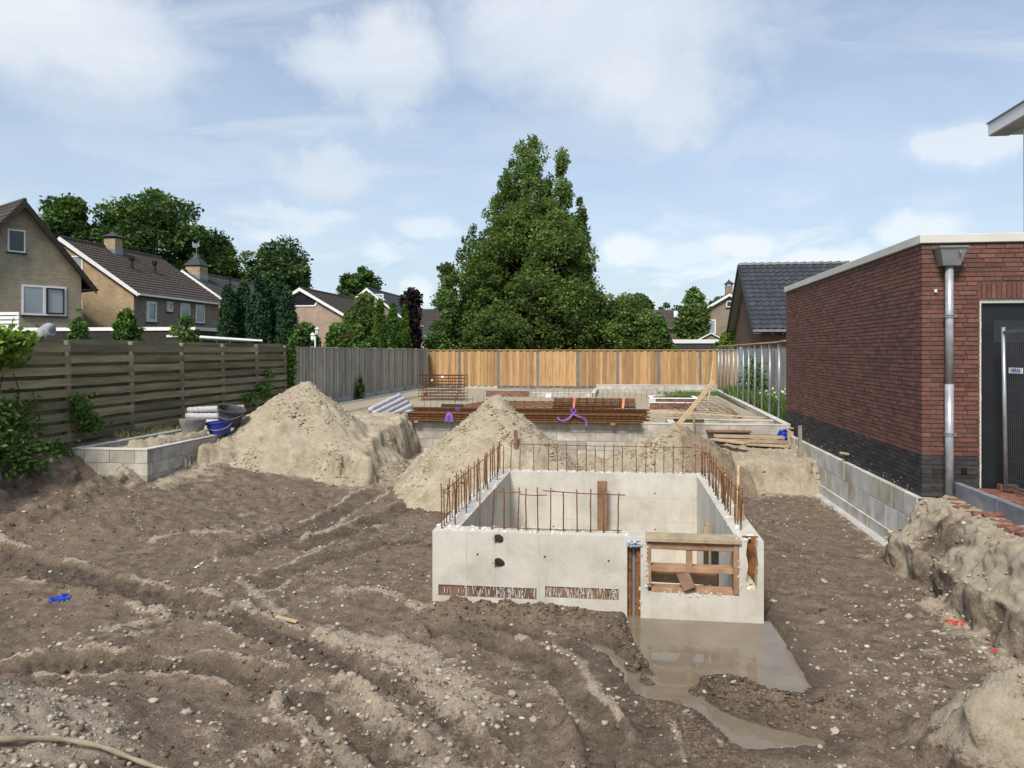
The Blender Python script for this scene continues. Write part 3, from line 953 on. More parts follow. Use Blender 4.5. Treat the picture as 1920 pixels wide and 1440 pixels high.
        zone['sand'] = np.clip(sandv, 0, 1)
        zone['grass'] = np.clip(out_ * sm(10.3, 10.4, Y) + out_ * sm(0, -9.2, X), 0, 1)
    return z, zone
def gz(x, y):
    return float(ground(np.array([x]), np.array([y]))[0][0])

fx = list(np.arange(-9.6, 3.15, 0.03)) + list(np.arange(3.16, 3.98, 0.016)) + list(np.arange(4.0, 5.0, 0.05))
xs = np.array([-900, -500, -250, -120, -70, -45, -30, -22, -16, -12, -10.5] + fx + [5.2, 5.6, 6.2, 7, 7.9, 8.7, 10, 14, 20, 30, 45, 70, 120, 250, 500, 900])
ya, yy = [], 2.0
while yy < 12.4:
    ya.append(yy)
    yy += 0.0215 + 0.0022 * (yy - 2.0)
ya += list(np.arange(12.45, 18.4, 0.05))
ys = np.array([-900, -400, -150, -60, -25, -10, -4, -1, 0.5, 1.4] + ya + [18.6, 19, 20, 22, 24, 26, 28, 30, 32, 34, 35.4, 36, 36.1, 36.3, 37, 40, 45, 55, 70, 100, 160, 300, 550, 900, 1500])
GX, GY = np.meshgrid(xs, ys, indexing='ij')
gzv, zone = ground(GX, GY)
nx, ny = GX.shape
sx_ = np.gradient(gzv, axis=0) / np.maximum(np.gradient(GX, axis=0), 1e-3)
sy_ = np.gradient(gzv, axis=1) / np.maximum(np.gradient(GY, axis=1), 1e-3)
steep = sm(0.55, 1.6, np.hypot(sx_, sy_)) * sm(17.3, 17.0, GY) * sm(4.0, 3.9, GX)
fin_ = (GX > -9.6) & (GX < 5.0) & (GY > 2.0) & (GY < 18.4)
GXo, GYo = GX, GY
sel = fin_ & (steep > 0.01) & ((GX > 3.0) | (GY > 13.4) | (GX < -7.6) | ((GX > 1.7) & (GY < 6.2)))
px3, py3, pz3 = GX[sel], GY[sel], gzv[sel]
dsp = ((fbm3(px3 * 3.2, py3 * 3.2, pz3 * 3.6, 501, 4, 0.55) - 0.5) * 0.36 + (fbm3(px3 * 11, py3 * 11, pz3 * 12, 521, 3, 0.6) - 0.5) * 0.11) * steep[sel]
nl = np.sqrt(sx_[sel] ** 2 + sy_[sel] ** 2 + 1)
GX, GY, gzv = GX.copy(), GY.copy(), gzv.copy()
GX[sel] -= sx_[sel] / nl * dsp
GY[sel] -= sy_[sel] / nl * dsp
gzv[sel] += dsp / nl
idx = np.arange(nx * ny).reshape(nx, ny)
Fq = np.stack([idx[:-1, :-1], idx[1:, :-1], idx[1:, 1:], idx[:-1, 1:]], -1).reshape(-1, 4)
cxm = (GXo[:-1, :-1] + GXo[1:, 1:]).ravel() / 2
cym = (GYo[:-1, :-1] + GYo[1:, 1:]).ravel() / 2
keep = ~((cxm > PIT[0] + 0.08) & (cxm < PIT[1] - 0.08) & (cym > PIT[2] + 0.08) & (cym < PIT[3] - 0.08))
gme = arr_mesh('ground', np.stack([GX, GY, gzv], -1).reshape(-1, 3), Fq[keep], None, True, {n: a.ravel() for n, a in zone.items()})
gme.materials.append(MATS['ground'])
g_ob = link('ground', gme)
g_ob['kind'] = 'structure'

# puddle water: a level sheet that the hollows of the dirt show
wx_, wy_ = np.meshgrid(np.arange(-0.7, 2.4, 0.025), np.arange(4.5, 8.0, 0.025), indexing='ij')
wok = (poly_sd(wx_, wy_, PUDDLE) < 0.17) & (wy_ < 7.93)
wi = np.arange(wx_.size).reshape(wx_.shape)
wq = np.stack([wi[:-1, :-1], wi[1:, :-1], wi[1:, 1:], wi[:-1, 1:]], -1).reshape(-1, 4)
wq = wq[wok.ravel()[wq].all(1)]
wu, winv = np.unique(wq.ravel(), return_inverse=True)
wme = arr_mesh('water', np.stack([wx_.ravel(), wy_.ravel(), np.full(wx_.size, -1.082)], 1)[wu], winv.reshape(-1, 4))
wme.materials.append(MATS['muddy_water'])
w_ob = link('water', wme)
w_ob['kind'] = 'structure'

# ------------------------------------------------------------------ heaps of sand
def heap(name, label, x0, x1, y0, y1, fn, step=0.035):
    hx = np.arange(x0, x1, step)
    hy = np.arange(y0, y1, step)
    A, B = np.meshgrid(hx, hy, indexing='ij')
    g, _ = ground(A, B, False)
    z, dirt = fn(A, B)
    kv = z > g - 0.10
    brd = np.zeros(A.shape, bool)
    brd[:2] = brd[-2:] = True
    brd[:, :2] = brd[:, -2:] = True
    n, mm = A.shape
    ii = np.arange(n * mm).reshape(n, mm)
    Q = np.stack([ii[:-1, :-1], ii[1:, :-1], ii[1:, 1:], ii[:-1, 1:]], -1).reshape(-1, 4)
    ok = kv.ravel()[Q].any(1)
    Q = Q[ok]
    used, inv = np.unique(Q.ravel(), return_inverse=True)
    s1 = np.gradient(z, axis=0) / step
    s2 = np.gradient(z, axis=1) / step
    stp = 0.30 + 0.70 * sm(0.9, 1.8, np.hypot(s1, s2))
    ly = ((fbm3(A * 3.6, B * 3.6, z * 4.0, 601, 4, 0.55) - 0.5) * 0.22 + (fbm3(A * 12, B * 12, z * 13, 621, 3, 0.6) - 0.5) * 0.09) * stp
    ln = np.sqrt(s1 ** 2 + s2 ** 2 + 1)
    z2 = z + ly / ln
    V = np.stack([A - ly * s1 / ln, B - ly * s2 / ln, np.where((z < g - 0.03) | brd, g - 0.30, z2)], -1).reshape(-1, 3)[used]
    c = np.array([(x0 + x1) / 2, (y0 + y1) / 2, float(V[:, 2].min())])
    me = arr_mesh(name, V - c, inv.reshape(-1, 4), None, True, {'dirt': dirt.ravel()[used]})
    me.materials.append(MATS['sand'])
    o = link(name, me)
    o.location = tuple(c)
    ORG[o.name] = c
    tag(o, label, 'sand heap')
    return o
def rough(A, B, s):
    return 0.10 * (fbm(A * 2.2, B * 2.2, s, 4) - 0.5) + 0.07 * (fbm(A * 7, B * 7, s + 9, 4) - 0.5) + 0.055 * (fbm(A * 14, B * 14, s + 4, 3) - 0.5) + 0.10 * np.maximum(fbm(A * 9, B * 9, s + 6, 2) - 0.6, 0)
def heap_a(A, B):
    dx, dy = A + 6.30, B - 14.85
    th = np.arctan2(dy, dx)
    gul = 0.07 * np.sin(th * 5 + 1.0) + 0.35 * (fbm(np.cos(th) * 2.2 + 9, np.sin(th) * 2.2 + 3, 201, 4) - 0.5)
    sl = 0.66 + 0.18 * sm(-0.7, 0.7, dx)
    r = np.hypot(dx, dy * 1.08)
    z = 1.02 - sl * (np.sqrt(r * r + 0.03) - 0.1) * (1 + 0.22 * gul)
    wob = fbm(A * 1.5, B * 1.5, 211, 4) - 0.5
    w2 = fbm(A * 4.5, B * 4.5, 214, 3) - 0.5
    edge = 13.30 + 0.65 * wob + 0.30 * w2 + 0.10 * np.maximum(A + 5.0, 0) - 1.15 * sm(-6.4, -7.4, A)
    wx = sm(-7.62, -7.50, A) * sm(-4.15, -4.75, A + wob * 0.5)
    shelf = -1.35 + (1.10 + 0.16 * wob + 0.12 * (B - edge) + 0.10 * sm(-6.6, -7.4, A)) * sm(0.0, 0.30, (B - edge)) * wx
    apron = -1.35 + 0.68 * sm(-0.6, 0.1, B - edge + 0.3 * w2) * wx
    z = np.maximum(np.maximum(z, shelf), apron) + rough(A, B, 220)
    dirt = 0.30 * sm(0.15, 0.75, dx) * sm(1.3, 0.5, np.abs(dy)) + 0.32 * sm(-0.25, -0.60, z) * sm(0.2, -0.3, w2)  # first term paints shade on the right flank, second is soil at the foot
    return z, dirt
heap('sand_heap', 'tall pale sand heap with a steep cut foot beside the fence', -7.42, -3.6, 11.0, 17.2, heap_a)
def heap_b(A, B):
    dx, dy = A + 2.24, B - 14.05
    th = np.arctan2(dy, dx)
    r = np.hypot(dx, dy * 1.0)
    gul = 0.35 * (fbm(np.cos(th) * 2.0 + 4, np.sin(th) * 2.0 + 8, 301, 4) - 0.5) + 0.04 * np.sin(th * 4)
    z = 0.82 - 0.90 * (np.sqrt(r * r + 0.012) - 0.06) * (1 + 0.3 * gul)
    z = np.maximum(z, -0.52 - 0.80 * (r - 1.42)) + rough(A, B, 320)
    dirt = 0.18 * sm(0.3, 0.9, dx) + 0.3 * sm(-0.4, -0.75, z)  # painted shade on the right side, then soil low down
    return z, dirt
heap('sand_heap', 'conical sand heap standing right behind the concrete cellar', -4.6, 0.2, 12.15, 16.6, heap_b)
def heap_c(A, B):
    dx, dy = A - 1.12, B - 15.75
    r = np.hypot(dx * 0.95, dy)
    z = 0.17 - 0.66 * (np.sqrt(r * r + 0.02) - 0.1) + 1.5 * rough(A, B, 420)
    dirt = np.clip(0.45 + 0.5 * sm(-0.1, 0.5, dx) - 0.3 * sm(-0.1, -0.6, dx), 0, 1)
    return z, dirt
heap('dirt_heap', 'low brown heap of sandy soil with a plank stuck in it', -0.3, 2.6, 13.4, 17.25, heap_c)

m, t, bs, out = nmat('cellar_concrete')
k = NT(t)
v = k.coords()
n1 = k.noise(v, 2.6, 7, 0.62, 0.3)
c = k.ramp(n1, [(0.30, (0.42, 0.388, 0.325)), (0.52, (0.53, 0.498, 0.43)), (0.74, (0.61, 0.58, 0.51))])
mpn = k.n('ShaderNodeMapping')
mpn.inputs['Scale'].default_value = (7, 7, 0.7)
k.l(v, mpn.inputs[0])
n2 = k.noise(mpn.outputs[0], 1.6, 6, 0.6, 0.4)
c = k.mix(k.ramp(n2, [(0.56, 0.0), (0.78, 0.55)]), c, (0.40, 0.365, 0.30))
n3 = k.noise(v, 55.0, 3, 0.5)
c = k.mix(k.ramp(n3, [(0.27, 0.8), (0.33, 0.0)]), c, (0.30, 0.265, 0.21))
n4 = k.noise(v, 9.0, 7, 0.7, 0.8)
c = k.mix(k.ramp(n4, [(0.66, 0.0), (0.74, 0.5)]), c, (0.34, 0.285, 0.22))
k.l(c, bs.inputs['Base Color'])
bs.inputs['Roughness'].default_value = 0.85
bs.inputs['Specular IOR Level'].default_value = 0.25
bb = k.bump(n1, 0.25, 0.01, None)
k.bump(k.math('ADD', k.math('MULTIPLY', n3, 0.6), k.math('MULTIPLY', n4, 0.4)), 0.5, 0.005, bs, bb)
rng = random.Random(11)
import bmesh
def bool_diff(o, cutters):
    for c in cutters:
        b = bmesh.new()
        b.from_mesh(c.data)
        bmesh.ops.recalc_face_normals(b, faces=b.faces)
        b.to_mesh(c.data)
        b.free()
    for c in cutters:
        m = o.modifiers.new('cut', 'BOOLEAN')
        m.operation = 'DIFFERENCE'
        m.solver = 'EXACT'
        m.object = c
    dg = bpy.context.evaluated_depsgraph_get()
    me = bpy.data.meshes.new_from_object(o.evaluated_get(dg))
    o.modifiers.clear()
    o.data = me
    for c in cutters:
        bpy.data.objects.remove(c)
# ------------------------------------------------------------------ concrete cellar
X0, X1, Y0, Y1 = PIT
ZT, ZB, TH = -0.27, -1.95, 0.25
cel = thing('concrete_cellar', 'open pale concrete cellar box with rusty starter bars and puddle in front', 'cellar', ((X0 + X1) / 2, (Y0 + Y1) / 2, ZB))
CP = MATS['cellar_concrete']
fw = MB().box(X0, X1, Y0, Y0 + TH, ZB, ZT).build('front_wall', CP, cel)
def cutter(mb):
    o = mb.build('cutter', CP)
    o.location = (0, 0, 0)
    # bring into the wall's frame
    o.matrix_world = Matrix.Identity(4)
    return o
def fx_(px):
    return PY(px, Y0)[0]
def fz_(px, py):
    return ZD(py, PY(px, Y0)[1])
bpy.context.view_layer.update()
WX0, WX1 = fx_(1213), fx_(1386)
WZ0 = fz_(1300, 1114)
SL0, SL1 = fx_(1176), fx_(1201)
SR0, SR1 = fx_(1399), fx_(1422)
cuts = [cutter(MB().box(WX0, WX1, Y0 - 0.1, Y0 + TH + 0.1, WZ0, ZT + 0.1)),
        cutter(MB().box(SL0, SL1, Y0 - 0.1, Y0 + 0.15, -1.3, fz_(1188, 1014))),
        cutter(MB().prism([(SR0 + 0.01, Y0 - 0.1, fz_(1410, 1110)), (SR1 - 0.02, Y0 - 0.1, fz_(1410, 1105)), (SR1, Y0 - 0.1, fz_(1410, 1060)), (SR1 - 0.015, Y0 - 0.1, fz_(1410, 1030)), (SR1, Y0 - 0.1, fz_(1410, 1012)), (SR0 + 0.012, Y0 - 0.1, fz_(1410, 1012)), (SR0, Y0 - 0.1, fz_(1410, 1040)), (SR0 + 0.02, Y0 - 0.1, fz_(1410, 1060)), (SR0 + 0.0, Y0 - 0.1, fz_(1410, 1090))], (0, 0.24, 0)))]
for (a, b, rr) in ((934, 1012, 0.058), (935, 1057, 0.062)):
    cx, cz = fx_(a), fz_(a, b)
    cuts.append(cutter(MB().prism([(cx + rr * math.cos(t * math.pi / 9) * rng.uniform(0.9, 1.06), Y0 - 0.1, cz + rr * math.sin(t * math.pi / 9) * rng.uniform(0.9, 1.06)) for t in range(18)], (0, 0.28, 0))))
STR = [(fx_(822), fx_(1006), fz_(900, 1120), fz_(900, 1099)), (fx_(1022), fx_(1160), fz_(1090, 1123), fz_(1090, 1102))]
for (a, b, c, d) in STR:
    cuts.append(cutter(MB().box(a, b, Y0 - 0.1, Y0 + 0.02, c, d)))
bpy.context.view_layer.update()
bool_diff(fw, cuts)
MB().box(X0, X0 + TH, Y0 + TH, Y1 - TH, ZB, ZT + 0.002).build('side_wall', CP, cel)
MB().box(X1 - TH, X1, Y0 + TH, Y1 - TH, ZB, ZT + 0.002).build('side_wall', CP, cel)
bw = MB().box(X0, X1, Y1 - TH, Y1, ZB, ZT + 0.004).build('back_wall', CP, cel)
MB().box(X0 + TH, X1 - TH, Y0 + TH, Y1 - TH, ZB, ZB + 0.15).build('floor_slab', CP, cel)
# rough mortar skin along the top edges
mrg = MB()
for _ in range(420):
    t = rng.random()
    side = rng.choice('flrb')
    if side == 'f':
        x, y = X0 + (WX0 - X0) * t, Y0 + rng.uniform(0.01, TH)
    elif side == 'b':
        x, y = X0 + (X1 - X0) * t, Y1 - rng.uniform(0.01, TH)
    elif side == 'l':
        x, y = X0 + rng.uniform(0.01, TH), Y0 + (Y1 - Y0) * t
    else:
        x, y = X1 - rng.uniform(0.01, TH), Y0 + (Y1 - Y0) * t
    s = rng.uniform(0.008, 0.035)
    mrg.obox((x, y, ZT + 0.004), (s, s * rng.uniform(0.6, 1.4), s * 0.5), (rng.uniform(-0.4, 0.4), rng.uniform(-0.4, 0.4), rng.uniform(0, 3)), rng.random())
mt = mrg.build('mortar_crumbs', MATS['foam_white'], cel)
mt['kind'] = 'stuff'
# form seams
for a in (874, 926, 1010):
    x = fx_(a)
    MB().box(x - 0.006, x + 0.006, Y0 - 0.003, Y0 + 0.01, -1.02 if a != 926 else fz_(926, 1095), ZT - 0.01).build('form_seam', CP, cel)
for x in (-1.28, -0.80, 0.25, 0.92):
    MB().box(x - 0.005, x + 0.005, Y1 - TH - 0.0035, Y1 - TH + 0.01, ZB + 0.2, ZT - 0.01).build('form_seam', CP, cel)
for z in (-0.62, -0.98, -1.36, -1.62):
    MB().box(X0 + TH + 0.01, X1 - TH - 0.01, Y1 - TH - 0.0025, Y1 - TH + 0.01, z - 0.003, z + 0.003).build('form_seam', CP, cel)
# tie holes left by the formwork
for (x, z) in ((-1.45, -0.5), (-0.75, -0.5), (-0.1, -0.52), (-1.45, -0.86), (-0.1, -0.86)):
    MB().tube([(x, Y0 - 0.0025, z), (x, Y0 + 0.01, z)], 0.011, 10).build('tie_hole', MATS['mortar_dark'], cel)
for (x, z) in ((-1.0, -0.55), (-0.3, -0.55), (0.55, -0.55), (-1.0, -1.1), (-0.3, -1.1), (0.55, -1.1)):
    MB().tube([(x, Y1 - TH - 0.0025, z), (x, Y1 - TH + 0.01, z)], 0.012, 10).build('tie_hole', MATS['mortar_dark'], cel)
# torn foam strips at the foot
for i, (a, b, c, d) in enumerate(STR):
    s = MB().box(a + 0.002, b - 0.002, Y0 + 0.012, Y0 + 0.0195, c + 0.002, d - 0.002).build('foam_strip', MATS['brown_wood'], cel)
    tuft = MB()
    for q in range(70):
        x = a + 0.01 + (b - a - 0.02) * rng.random() ** (0.6 if i == 0 else 1.1)
        h = rng.uniform(0.02, (d - c) * 0.95)
        zt = rng.choice((d - h / 2 - 0.002, c + h / 2 + 0.002, (c + d) / 2))
        zt = min(max(zt, c + h / 2 + 0.001), d - h / 2 - 0.001)
        tuft.obox((x, Y0 + 0.006, zt), (rng.uniform(0.002, 0.007), 0.012, h), (0, rng.uniform(-0.25, 0.25), 0), rng.random())
    tf = tuft.build('foam_shred', MATS['foam_white'], s)
    tf['kind'] = 'stuff'
# slots with rusty sheet and foam
MB().box(SL0 + 0.003, SL1 - 0.003, Y0 + 0.10, Y0 + 0.148, -1.2, fz_(1188, 1016)).build('rusty_sheet', MATS['rust_dark'], cel)
for a, b in ((SL0 + 0.003, SL0 + 0.045), (SL1 - 0.045, SL1 - 0.003)):
    MB().box(a, b, Y0 + 0.055, Y0 + 0.099, -1.2, fz_(1188, 1030)).build('rusty_flange', MATS['rust'], cel)
MB().box(SL0 + 0.05, SL1 - 0.05, Y0 + 0.085, Y0 + 0.099, -1.2, fz_(1188, 1030)).build('steel_web', MATS['lead_box'], cel)
fo = MB()
for q in range(26):
    fo.obox((rng.uniform(SL0, SL1), Y0 + rng.uniform(-0.01, 0.08), fz_(1188, 1020) + rng.uniform(-0.02, 0.02)), (0.035, 0.04, 0.018), (rng.uniform(-1, 1), rng.uniform(-0.5, 0.5), rng.uniform(-1, 1)), rng.random())
fo.build('foam_plug', MATS['foam_blue'], cel)
MB().box(SR0 - 0.02, SR1 + 0.02, Y0 + 0.135, Y0 + 0.139, fz_(1410, 1112), fz_(1410, 1011)).build('rusty_sheet', MATS['rust_orange'], cel)
fo = MB()
for q in range(46):
    tt = rng.random()
    fo.obox((SR0 + 0.012 + (SR1 - SR0 - 0.03) * tt * rng.uniform(0.3, 1), Y0 + rng.uniform(0.06, 0.13), fz_(1410, 1112) + (1 - tt) * rng.uniform(0.0, 0.16)), (0.05, 0.05, 0.05), (rng.uniform(-1, 1), rng.uniform(-1, 1), rng.uniform(-1, 1)), rng.random())
fo.build('foam_plug', MATS['foam_yellow'], cel)
# ragged white edges round the timber frame
ed = MB()
for q in range(130):
    w = rng.random()
    if w < 0.4:
        x, z = WX0 + rng.uniform(-0.02, 0.012), WZ0 + (ZT - WZ0) * rng.random()
    elif w < 0.6:
        x, z = WX1 + rng.uniform(-0.012, 0.02), WZ0 + (ZT - WZ0) * rng.random()
    elif w < 0.85:
        x, z = WX0 + (WX1 - WX0) * rng.random(), WZ0 + rng.uniform(-0.02, 0.02)
    else:
        x, z = rng.choice((SR0, SR1, SL1)) + rng.uniform(-0.012, 0.012), -1.0 + 0.7 * rng.random()
    s = rng.uniform(0.008, 0.028)
    ed.obox((x, Y0 + rng.uniform(-0.004, 0.02), z), (s * 0.8, 0.012, s * 1.3), (rng.uniform(-0.4, 0.4), rng.uniform(-1, 1), rng.uniform(-0.3, 0.3)), rng.random())
e_ = ed.build('ragged_edge', CP, cel)
e_['kind'] = 'stuff'
# timber opening frame
FW = MATS['frame_wood']
tf = MB().box(WX0 - 0.012, WX1 + 0.02, Y0 - 0.03, Y0 + TH * 0.9, ZT - 0.035, ZT + 0.008).build('frame_top', MATS['old_plank'], cel, bevel=0.004)
MB().box(WX0 + 0.045, WX1 - 0.055, Y0 + 0.01, Y0 + 0.06, ZT - 0.115, ZT - 0.036).build('rail', FW, tf, bevel=0.003)
MB().box(WX0 + 0.002, WX0 + 0.044, Y0 + 0.005, Y0 + 0.1, WZ0 + 0.05, ZT - 0.052).build('jamb', FW, tf, bevel=0.003)
MB().box(WX1 - 0.054, WX1 - 0.003, Y0 - 0.004, Y0 + 0.1, WZ0 + 0.01, ZT - 0.037).build('jamb', FW, tf, bevel=0.003)
zc = fz_(1300, 1068)
MB().box(WX0 + 0.045, WX1 - 0.055, Y0 + 0.005, Y0 + 0.15, zc - 0.035, zc + 0.018).build('rail', FW, tf, bevel=0.003)
xm = fx_(1293)
MB().box(xm - 0.03, xm + 0.03, Y0 + 0.02, Y0 + 0.07, zc + 0.019, ZT - 0.117).build('mullion', FW, tf, bevel=0.003)
MB().box(WX0 + 0.045, WX1 - 0.055, Y0 + 0.01, Y0 + 0.16, WZ0 + 0.002, WZ0 + 0.045).build('sill', FW, tf, bevel=0.003)
# boards behind the opening
def board(p0, p1, w, h, m, name='board', parent=tf, up=(0, 0, 1)):
    return MB().beam(p0, p1, w, h, up).build(name, m, parent, bevel=0.003)
board((WX0 - 0.05, Y0 + TH + 0.04, zc + 0.20), (fx_(1337), Y0 + TH + 0.04, zc + 0.19), 0.03, 0.15, MATS['pine_plank'])
board((WX0 - 0.05, Y0 + TH + 0.04, zc - 0.14), (fx_(1352), Y0 + TH + 0.04, zc - 0.15), 0.03, 0.16, MATS['pine_plank'])
board((fx_(1331), Y0 + TH + 0.09, -1.6), (fx_(1331), Y0 + TH + 0.09, -0.22), 0.05, 0.04, MATS['old_plank'])
xs_ = fx_(1350)
board((xs_, Y0 + TH + 0.15, -1.6), (xs_, Y0 + TH + 0.15, -0.42), 0.075, 0.04, MATS['grey_wood'])
# slanting offcut leaning in the opening
single('offcut_board', MB().beam((fx_(1280), Y0 + 0.04, zc - 0.040), (fx_(1293), Y0 - 0.02, WZ0 + 0.052), 0.125, 0.045, (0, 1, 0.2)), MATS['brown_wood'], 'short slanting brown board propped inside the timber hatch frame', 'board', (fx_(1290), Y0, WZ0 + 0.05), bevel=0.004)
# boards standing inside the cellar
single('cellar_board', MB().obox((PY(1129, 11.6)[0], 11.72, -1.10), (0.15, 0.04, 1.5), (0.05, 0, 0)), MATS['brown_wood'], 'dark brown board standing against the inside back wall of the cellar', 'board', (PY(1129, 11.6)[0], 11.72, -1.9), bevel=0.004)
single('cellar_post', MB().obox((PX(1326, 1.10)[0] * 0 + 1.10, PX(1326, 1.10)[0], -1.3), (0.06, 0.10, 1.5)), MATS['old_plank'], 'pale batten standing inside the cellar by its right wall', 'batten', (1.10, PX(1326, 1.10)[0], -2.05), bevel=0.003)
single('brick_stub', MB().obox((PX(935, -1.63)[0] * 0 - 1.60, 9.05, -0.72), (0.07, 0.10, 0.22)), MATS['brown_wood'], 'small brown wooden block sticking out inside the cellar left wall', 'wood block', (-1.60, 9.05, -0.83), bevel=0.003)
# starter bars
RB = MATS['rust']
bar_me = MB().tube([(0, 0, 0), (0.004, 0, 0.15), (-0.002, 0.003, 0.32), (0.003, 0, 0.47)], 0.0068, 6).mesh('starter_bar', smooth=True)
bar_me.materials.append(RB)
def bar(x, y, h=1.0, tx=0.0, ty=0.0):
    return inst('starter_bar', bar_me, cel, (x, y, ZT - 0.02), (tx, ty, rng.uniform(0, 6)), (1, 1, h))
y = Y0 + 0.10
while y < Y1 - 0.1:
    if not (9.3 < y < 9.42):
        bar(X0 + 0.09 + rng.uniform(-0.02, 0.02), y, rng.uniform(0.93, 1.08), rng.uniform(-0.03, 0.03), rng.uniform(-0.04, 0.04))
    y += rng.choice((0.10, 0.125, 0.15))
for y in (Y0 + 0.3, Y0 + 0.9, Y0 + 1.6, Y0 + 2.4, Y0 + 3.2, Y0 + 3.8):
    bar(X0 + 0.18, y, rng.uniform(0.9, 1.05), rng.uniform(-0.05, 0.05), rng.uniform(-0.05, 0.05))
y = Y0 + 0.45
while y < Y1 - 0.05:
    bar(X1 - 0.15 + rng.uniform(-0.03, 0.03), y, rng.uniform(0.9, 1.05), rng.uniform(-0.05, 0.05), rng.uniform(-0.06, 0.02))
    y += rng.choice((0.09, 0.11, 0.13))
for a in (958, 975, 1001, 1028, 1045, 1062, 1082, 1099, 1116, 1133, 1150, 1167, 1193, 1211, 1228, 1245, 1262, 1280, 1304):
    bar(PY(a, Y1 - 0.12)[0], Y1 - 0.12 + rng.uniform(-0.02, 0.02), rng.uniform(0.96, 1.02), 0, rng.uniform(-0.015, 0.015))
for a, b in ((900, 0.0), (922, 0.07), (945, 0.0), (971, -0.04), (986, 0.0), (1009, 0), (1032, 0), (1057, 0), (1082, 0), (1107, 0), (1132, 0), (1158, 0.02)):
    bar(PY(a, Y0 + 0.14)[0], Y0 + 0.14, rng.uniform(0.93, 1.02), rng.uniform(-0.02, 0.02), b)
for p0, p1 in [((PY(935, Y0 + .15)[0], Y0 + .15, ZT + .40), (PY(978, Y0 + .15)[0], Y0 + .15, ZT + .40)), ((PY(1018, Y0 + .15)[0], Y0 + .15, ZT + .42), (PY(1172, Y0 + .15)[0], Y0 + .15, ZT + .395)), ((PY(975, Y0 + .15)[0], Y0 + .15, ZT + .375), (PY(1026, Y0 + .15)[0], Y0 + .15, ZT + .375)),
               ((PY(952, Y1 - .11)[0], Y1 - .11, ZT + .42), (PY(1300, Y1 - .11)[0], Y1 - .11, ZT + .41)), ((X0 + .1, Y0 + .1, ZT + .40), (X0 + .1, Y0 + 1.5, ZT + .41)), ((X0 + .1, Y0 + 1.7, ZT + .40), (X0 + .1, Y1 - .1, ZT + .41)),
               ((X1 - .16, Y0 + .5, ZT + .40), (X1 - .16, Y1 - .1, ZT + .37)), ((PY(920, Y0 + .16)[0], Y0 + .16, ZT + .02), (PY(1165, Y0 + .16)[0], Y0 + .16, ZT + .025)), ((X0 + .12, Y0 + .4, ZT + .30), (X0 + .08, Y0 + 1.1, ZT + .34))]:
    MB().tube([p0, ((p0[0] + p1[0]) / 2, (p0[1] + p1[1]) / 2, (p0[2] + p1[2]) / 2 - 0.008), p1], 0.0055, 6).build('tie_bar', RB, cel)
# stakes around the cellar
def stake(px, ybase, x, y, ztop, w, label, m='pine_plank', lean=(0, 0)):
    zb = gz(x, y) - 0.1
    return single('wooden_stake', MB().beam((x, y, zb), (x + lean[0], y + lean[1], ztop), w, w * 0.8), MATS[m], label, 'stake', (x, y, zb), bevel=0.003)
sy = 8.25
sx = 1.37
single('wooden_stake', MB().beam((1.30, 8.72, ZT), (1.305, 8.72, ZT + 0.62), 0.026, 0.02), MATS['pine_plank'], 'thin pale stake standing on the right rim of the cellar', 'stake', (1.30, 8.72, ZT), bevel=0.002)
single('brick_piece', MB().obox((1.33, 8.83, ZT + 0.085), (0.09, 0.12, 0.17)), MATS['frame_wood'], 'brown wood offcut lying on the right rim of the cellar', 'wood block', (1.33, 8.83, ZT), bevel=0.004)

# ------------------------------------------------------------------ brick annex on the right
GX0, GY0, GY1, GX1 = 3.78, 10.28, 18.2, 6.2
GZT = 3.02
ann = thing('brick_annex', 'flat roofed red brick annex with black plinth and cream roof edge', 'building', (GX0, GY0, -0.22))
MD = MATS['mortar_dark']
DX0, DX1, DZ0, DZ1 = PY(1837, GY0)[0], PY(1837, GY0)[0] + 1.02, -0.14, 2.26
# core walls, mortar coloured, with the door opening
MB().box(GX0 + 0.008, GX0 + 0.25, GY0 + 0.008, GY1, -0.22, GZT - 0.02).box(GX0 + 0.25, GX1, GY1 - 0.25, GY1, -0.22, GZT - 0.02).build('wall_core', MD, ann)
MB().box(GX0 + 0.25, DX0 - 0.005, GY0 + 0.008, GY0 + 0.25, -0.22, GZT - 0.02).box(DX1 + 0.005, GX1, GY0 + 0.008, GY0 + 0.25, -0.22, GZT - 0.02).box(DX0 - 0.005, DX1 + 0.005, GY0 + 0.008, GY0 + 0.25, DZ1 + 0.002, GZT - 0.02).build('wall_core', MD, ann)
CH, BL, BH, JT = 0.0575, 0.205, 0.046, 0.0115
def brick_me(name, L, axis, m):
    mb = MB()
    if axis == 'x':
        mb.box(0, L, 0, 0.1, 0, BH)
    else:
        mb.box(0, 0.1, 0, L, 0, BH)
    me = mb.mesh(name)
    me.materials.append(MATS[m])
    return me
BM = {(ax, m): brick_me('brick', BL, ax, m) for ax in 'xy' for m in ('brick_red', 'brick_black')}
rest = {'brick_red': MB(), 'brick_black': MB()}
n_single = 0
nc = int((GZT - 0.03 + 0.22) / CH)
LIN0, LIN1 = DZ1 + 0.004, DZ1 + 0.205
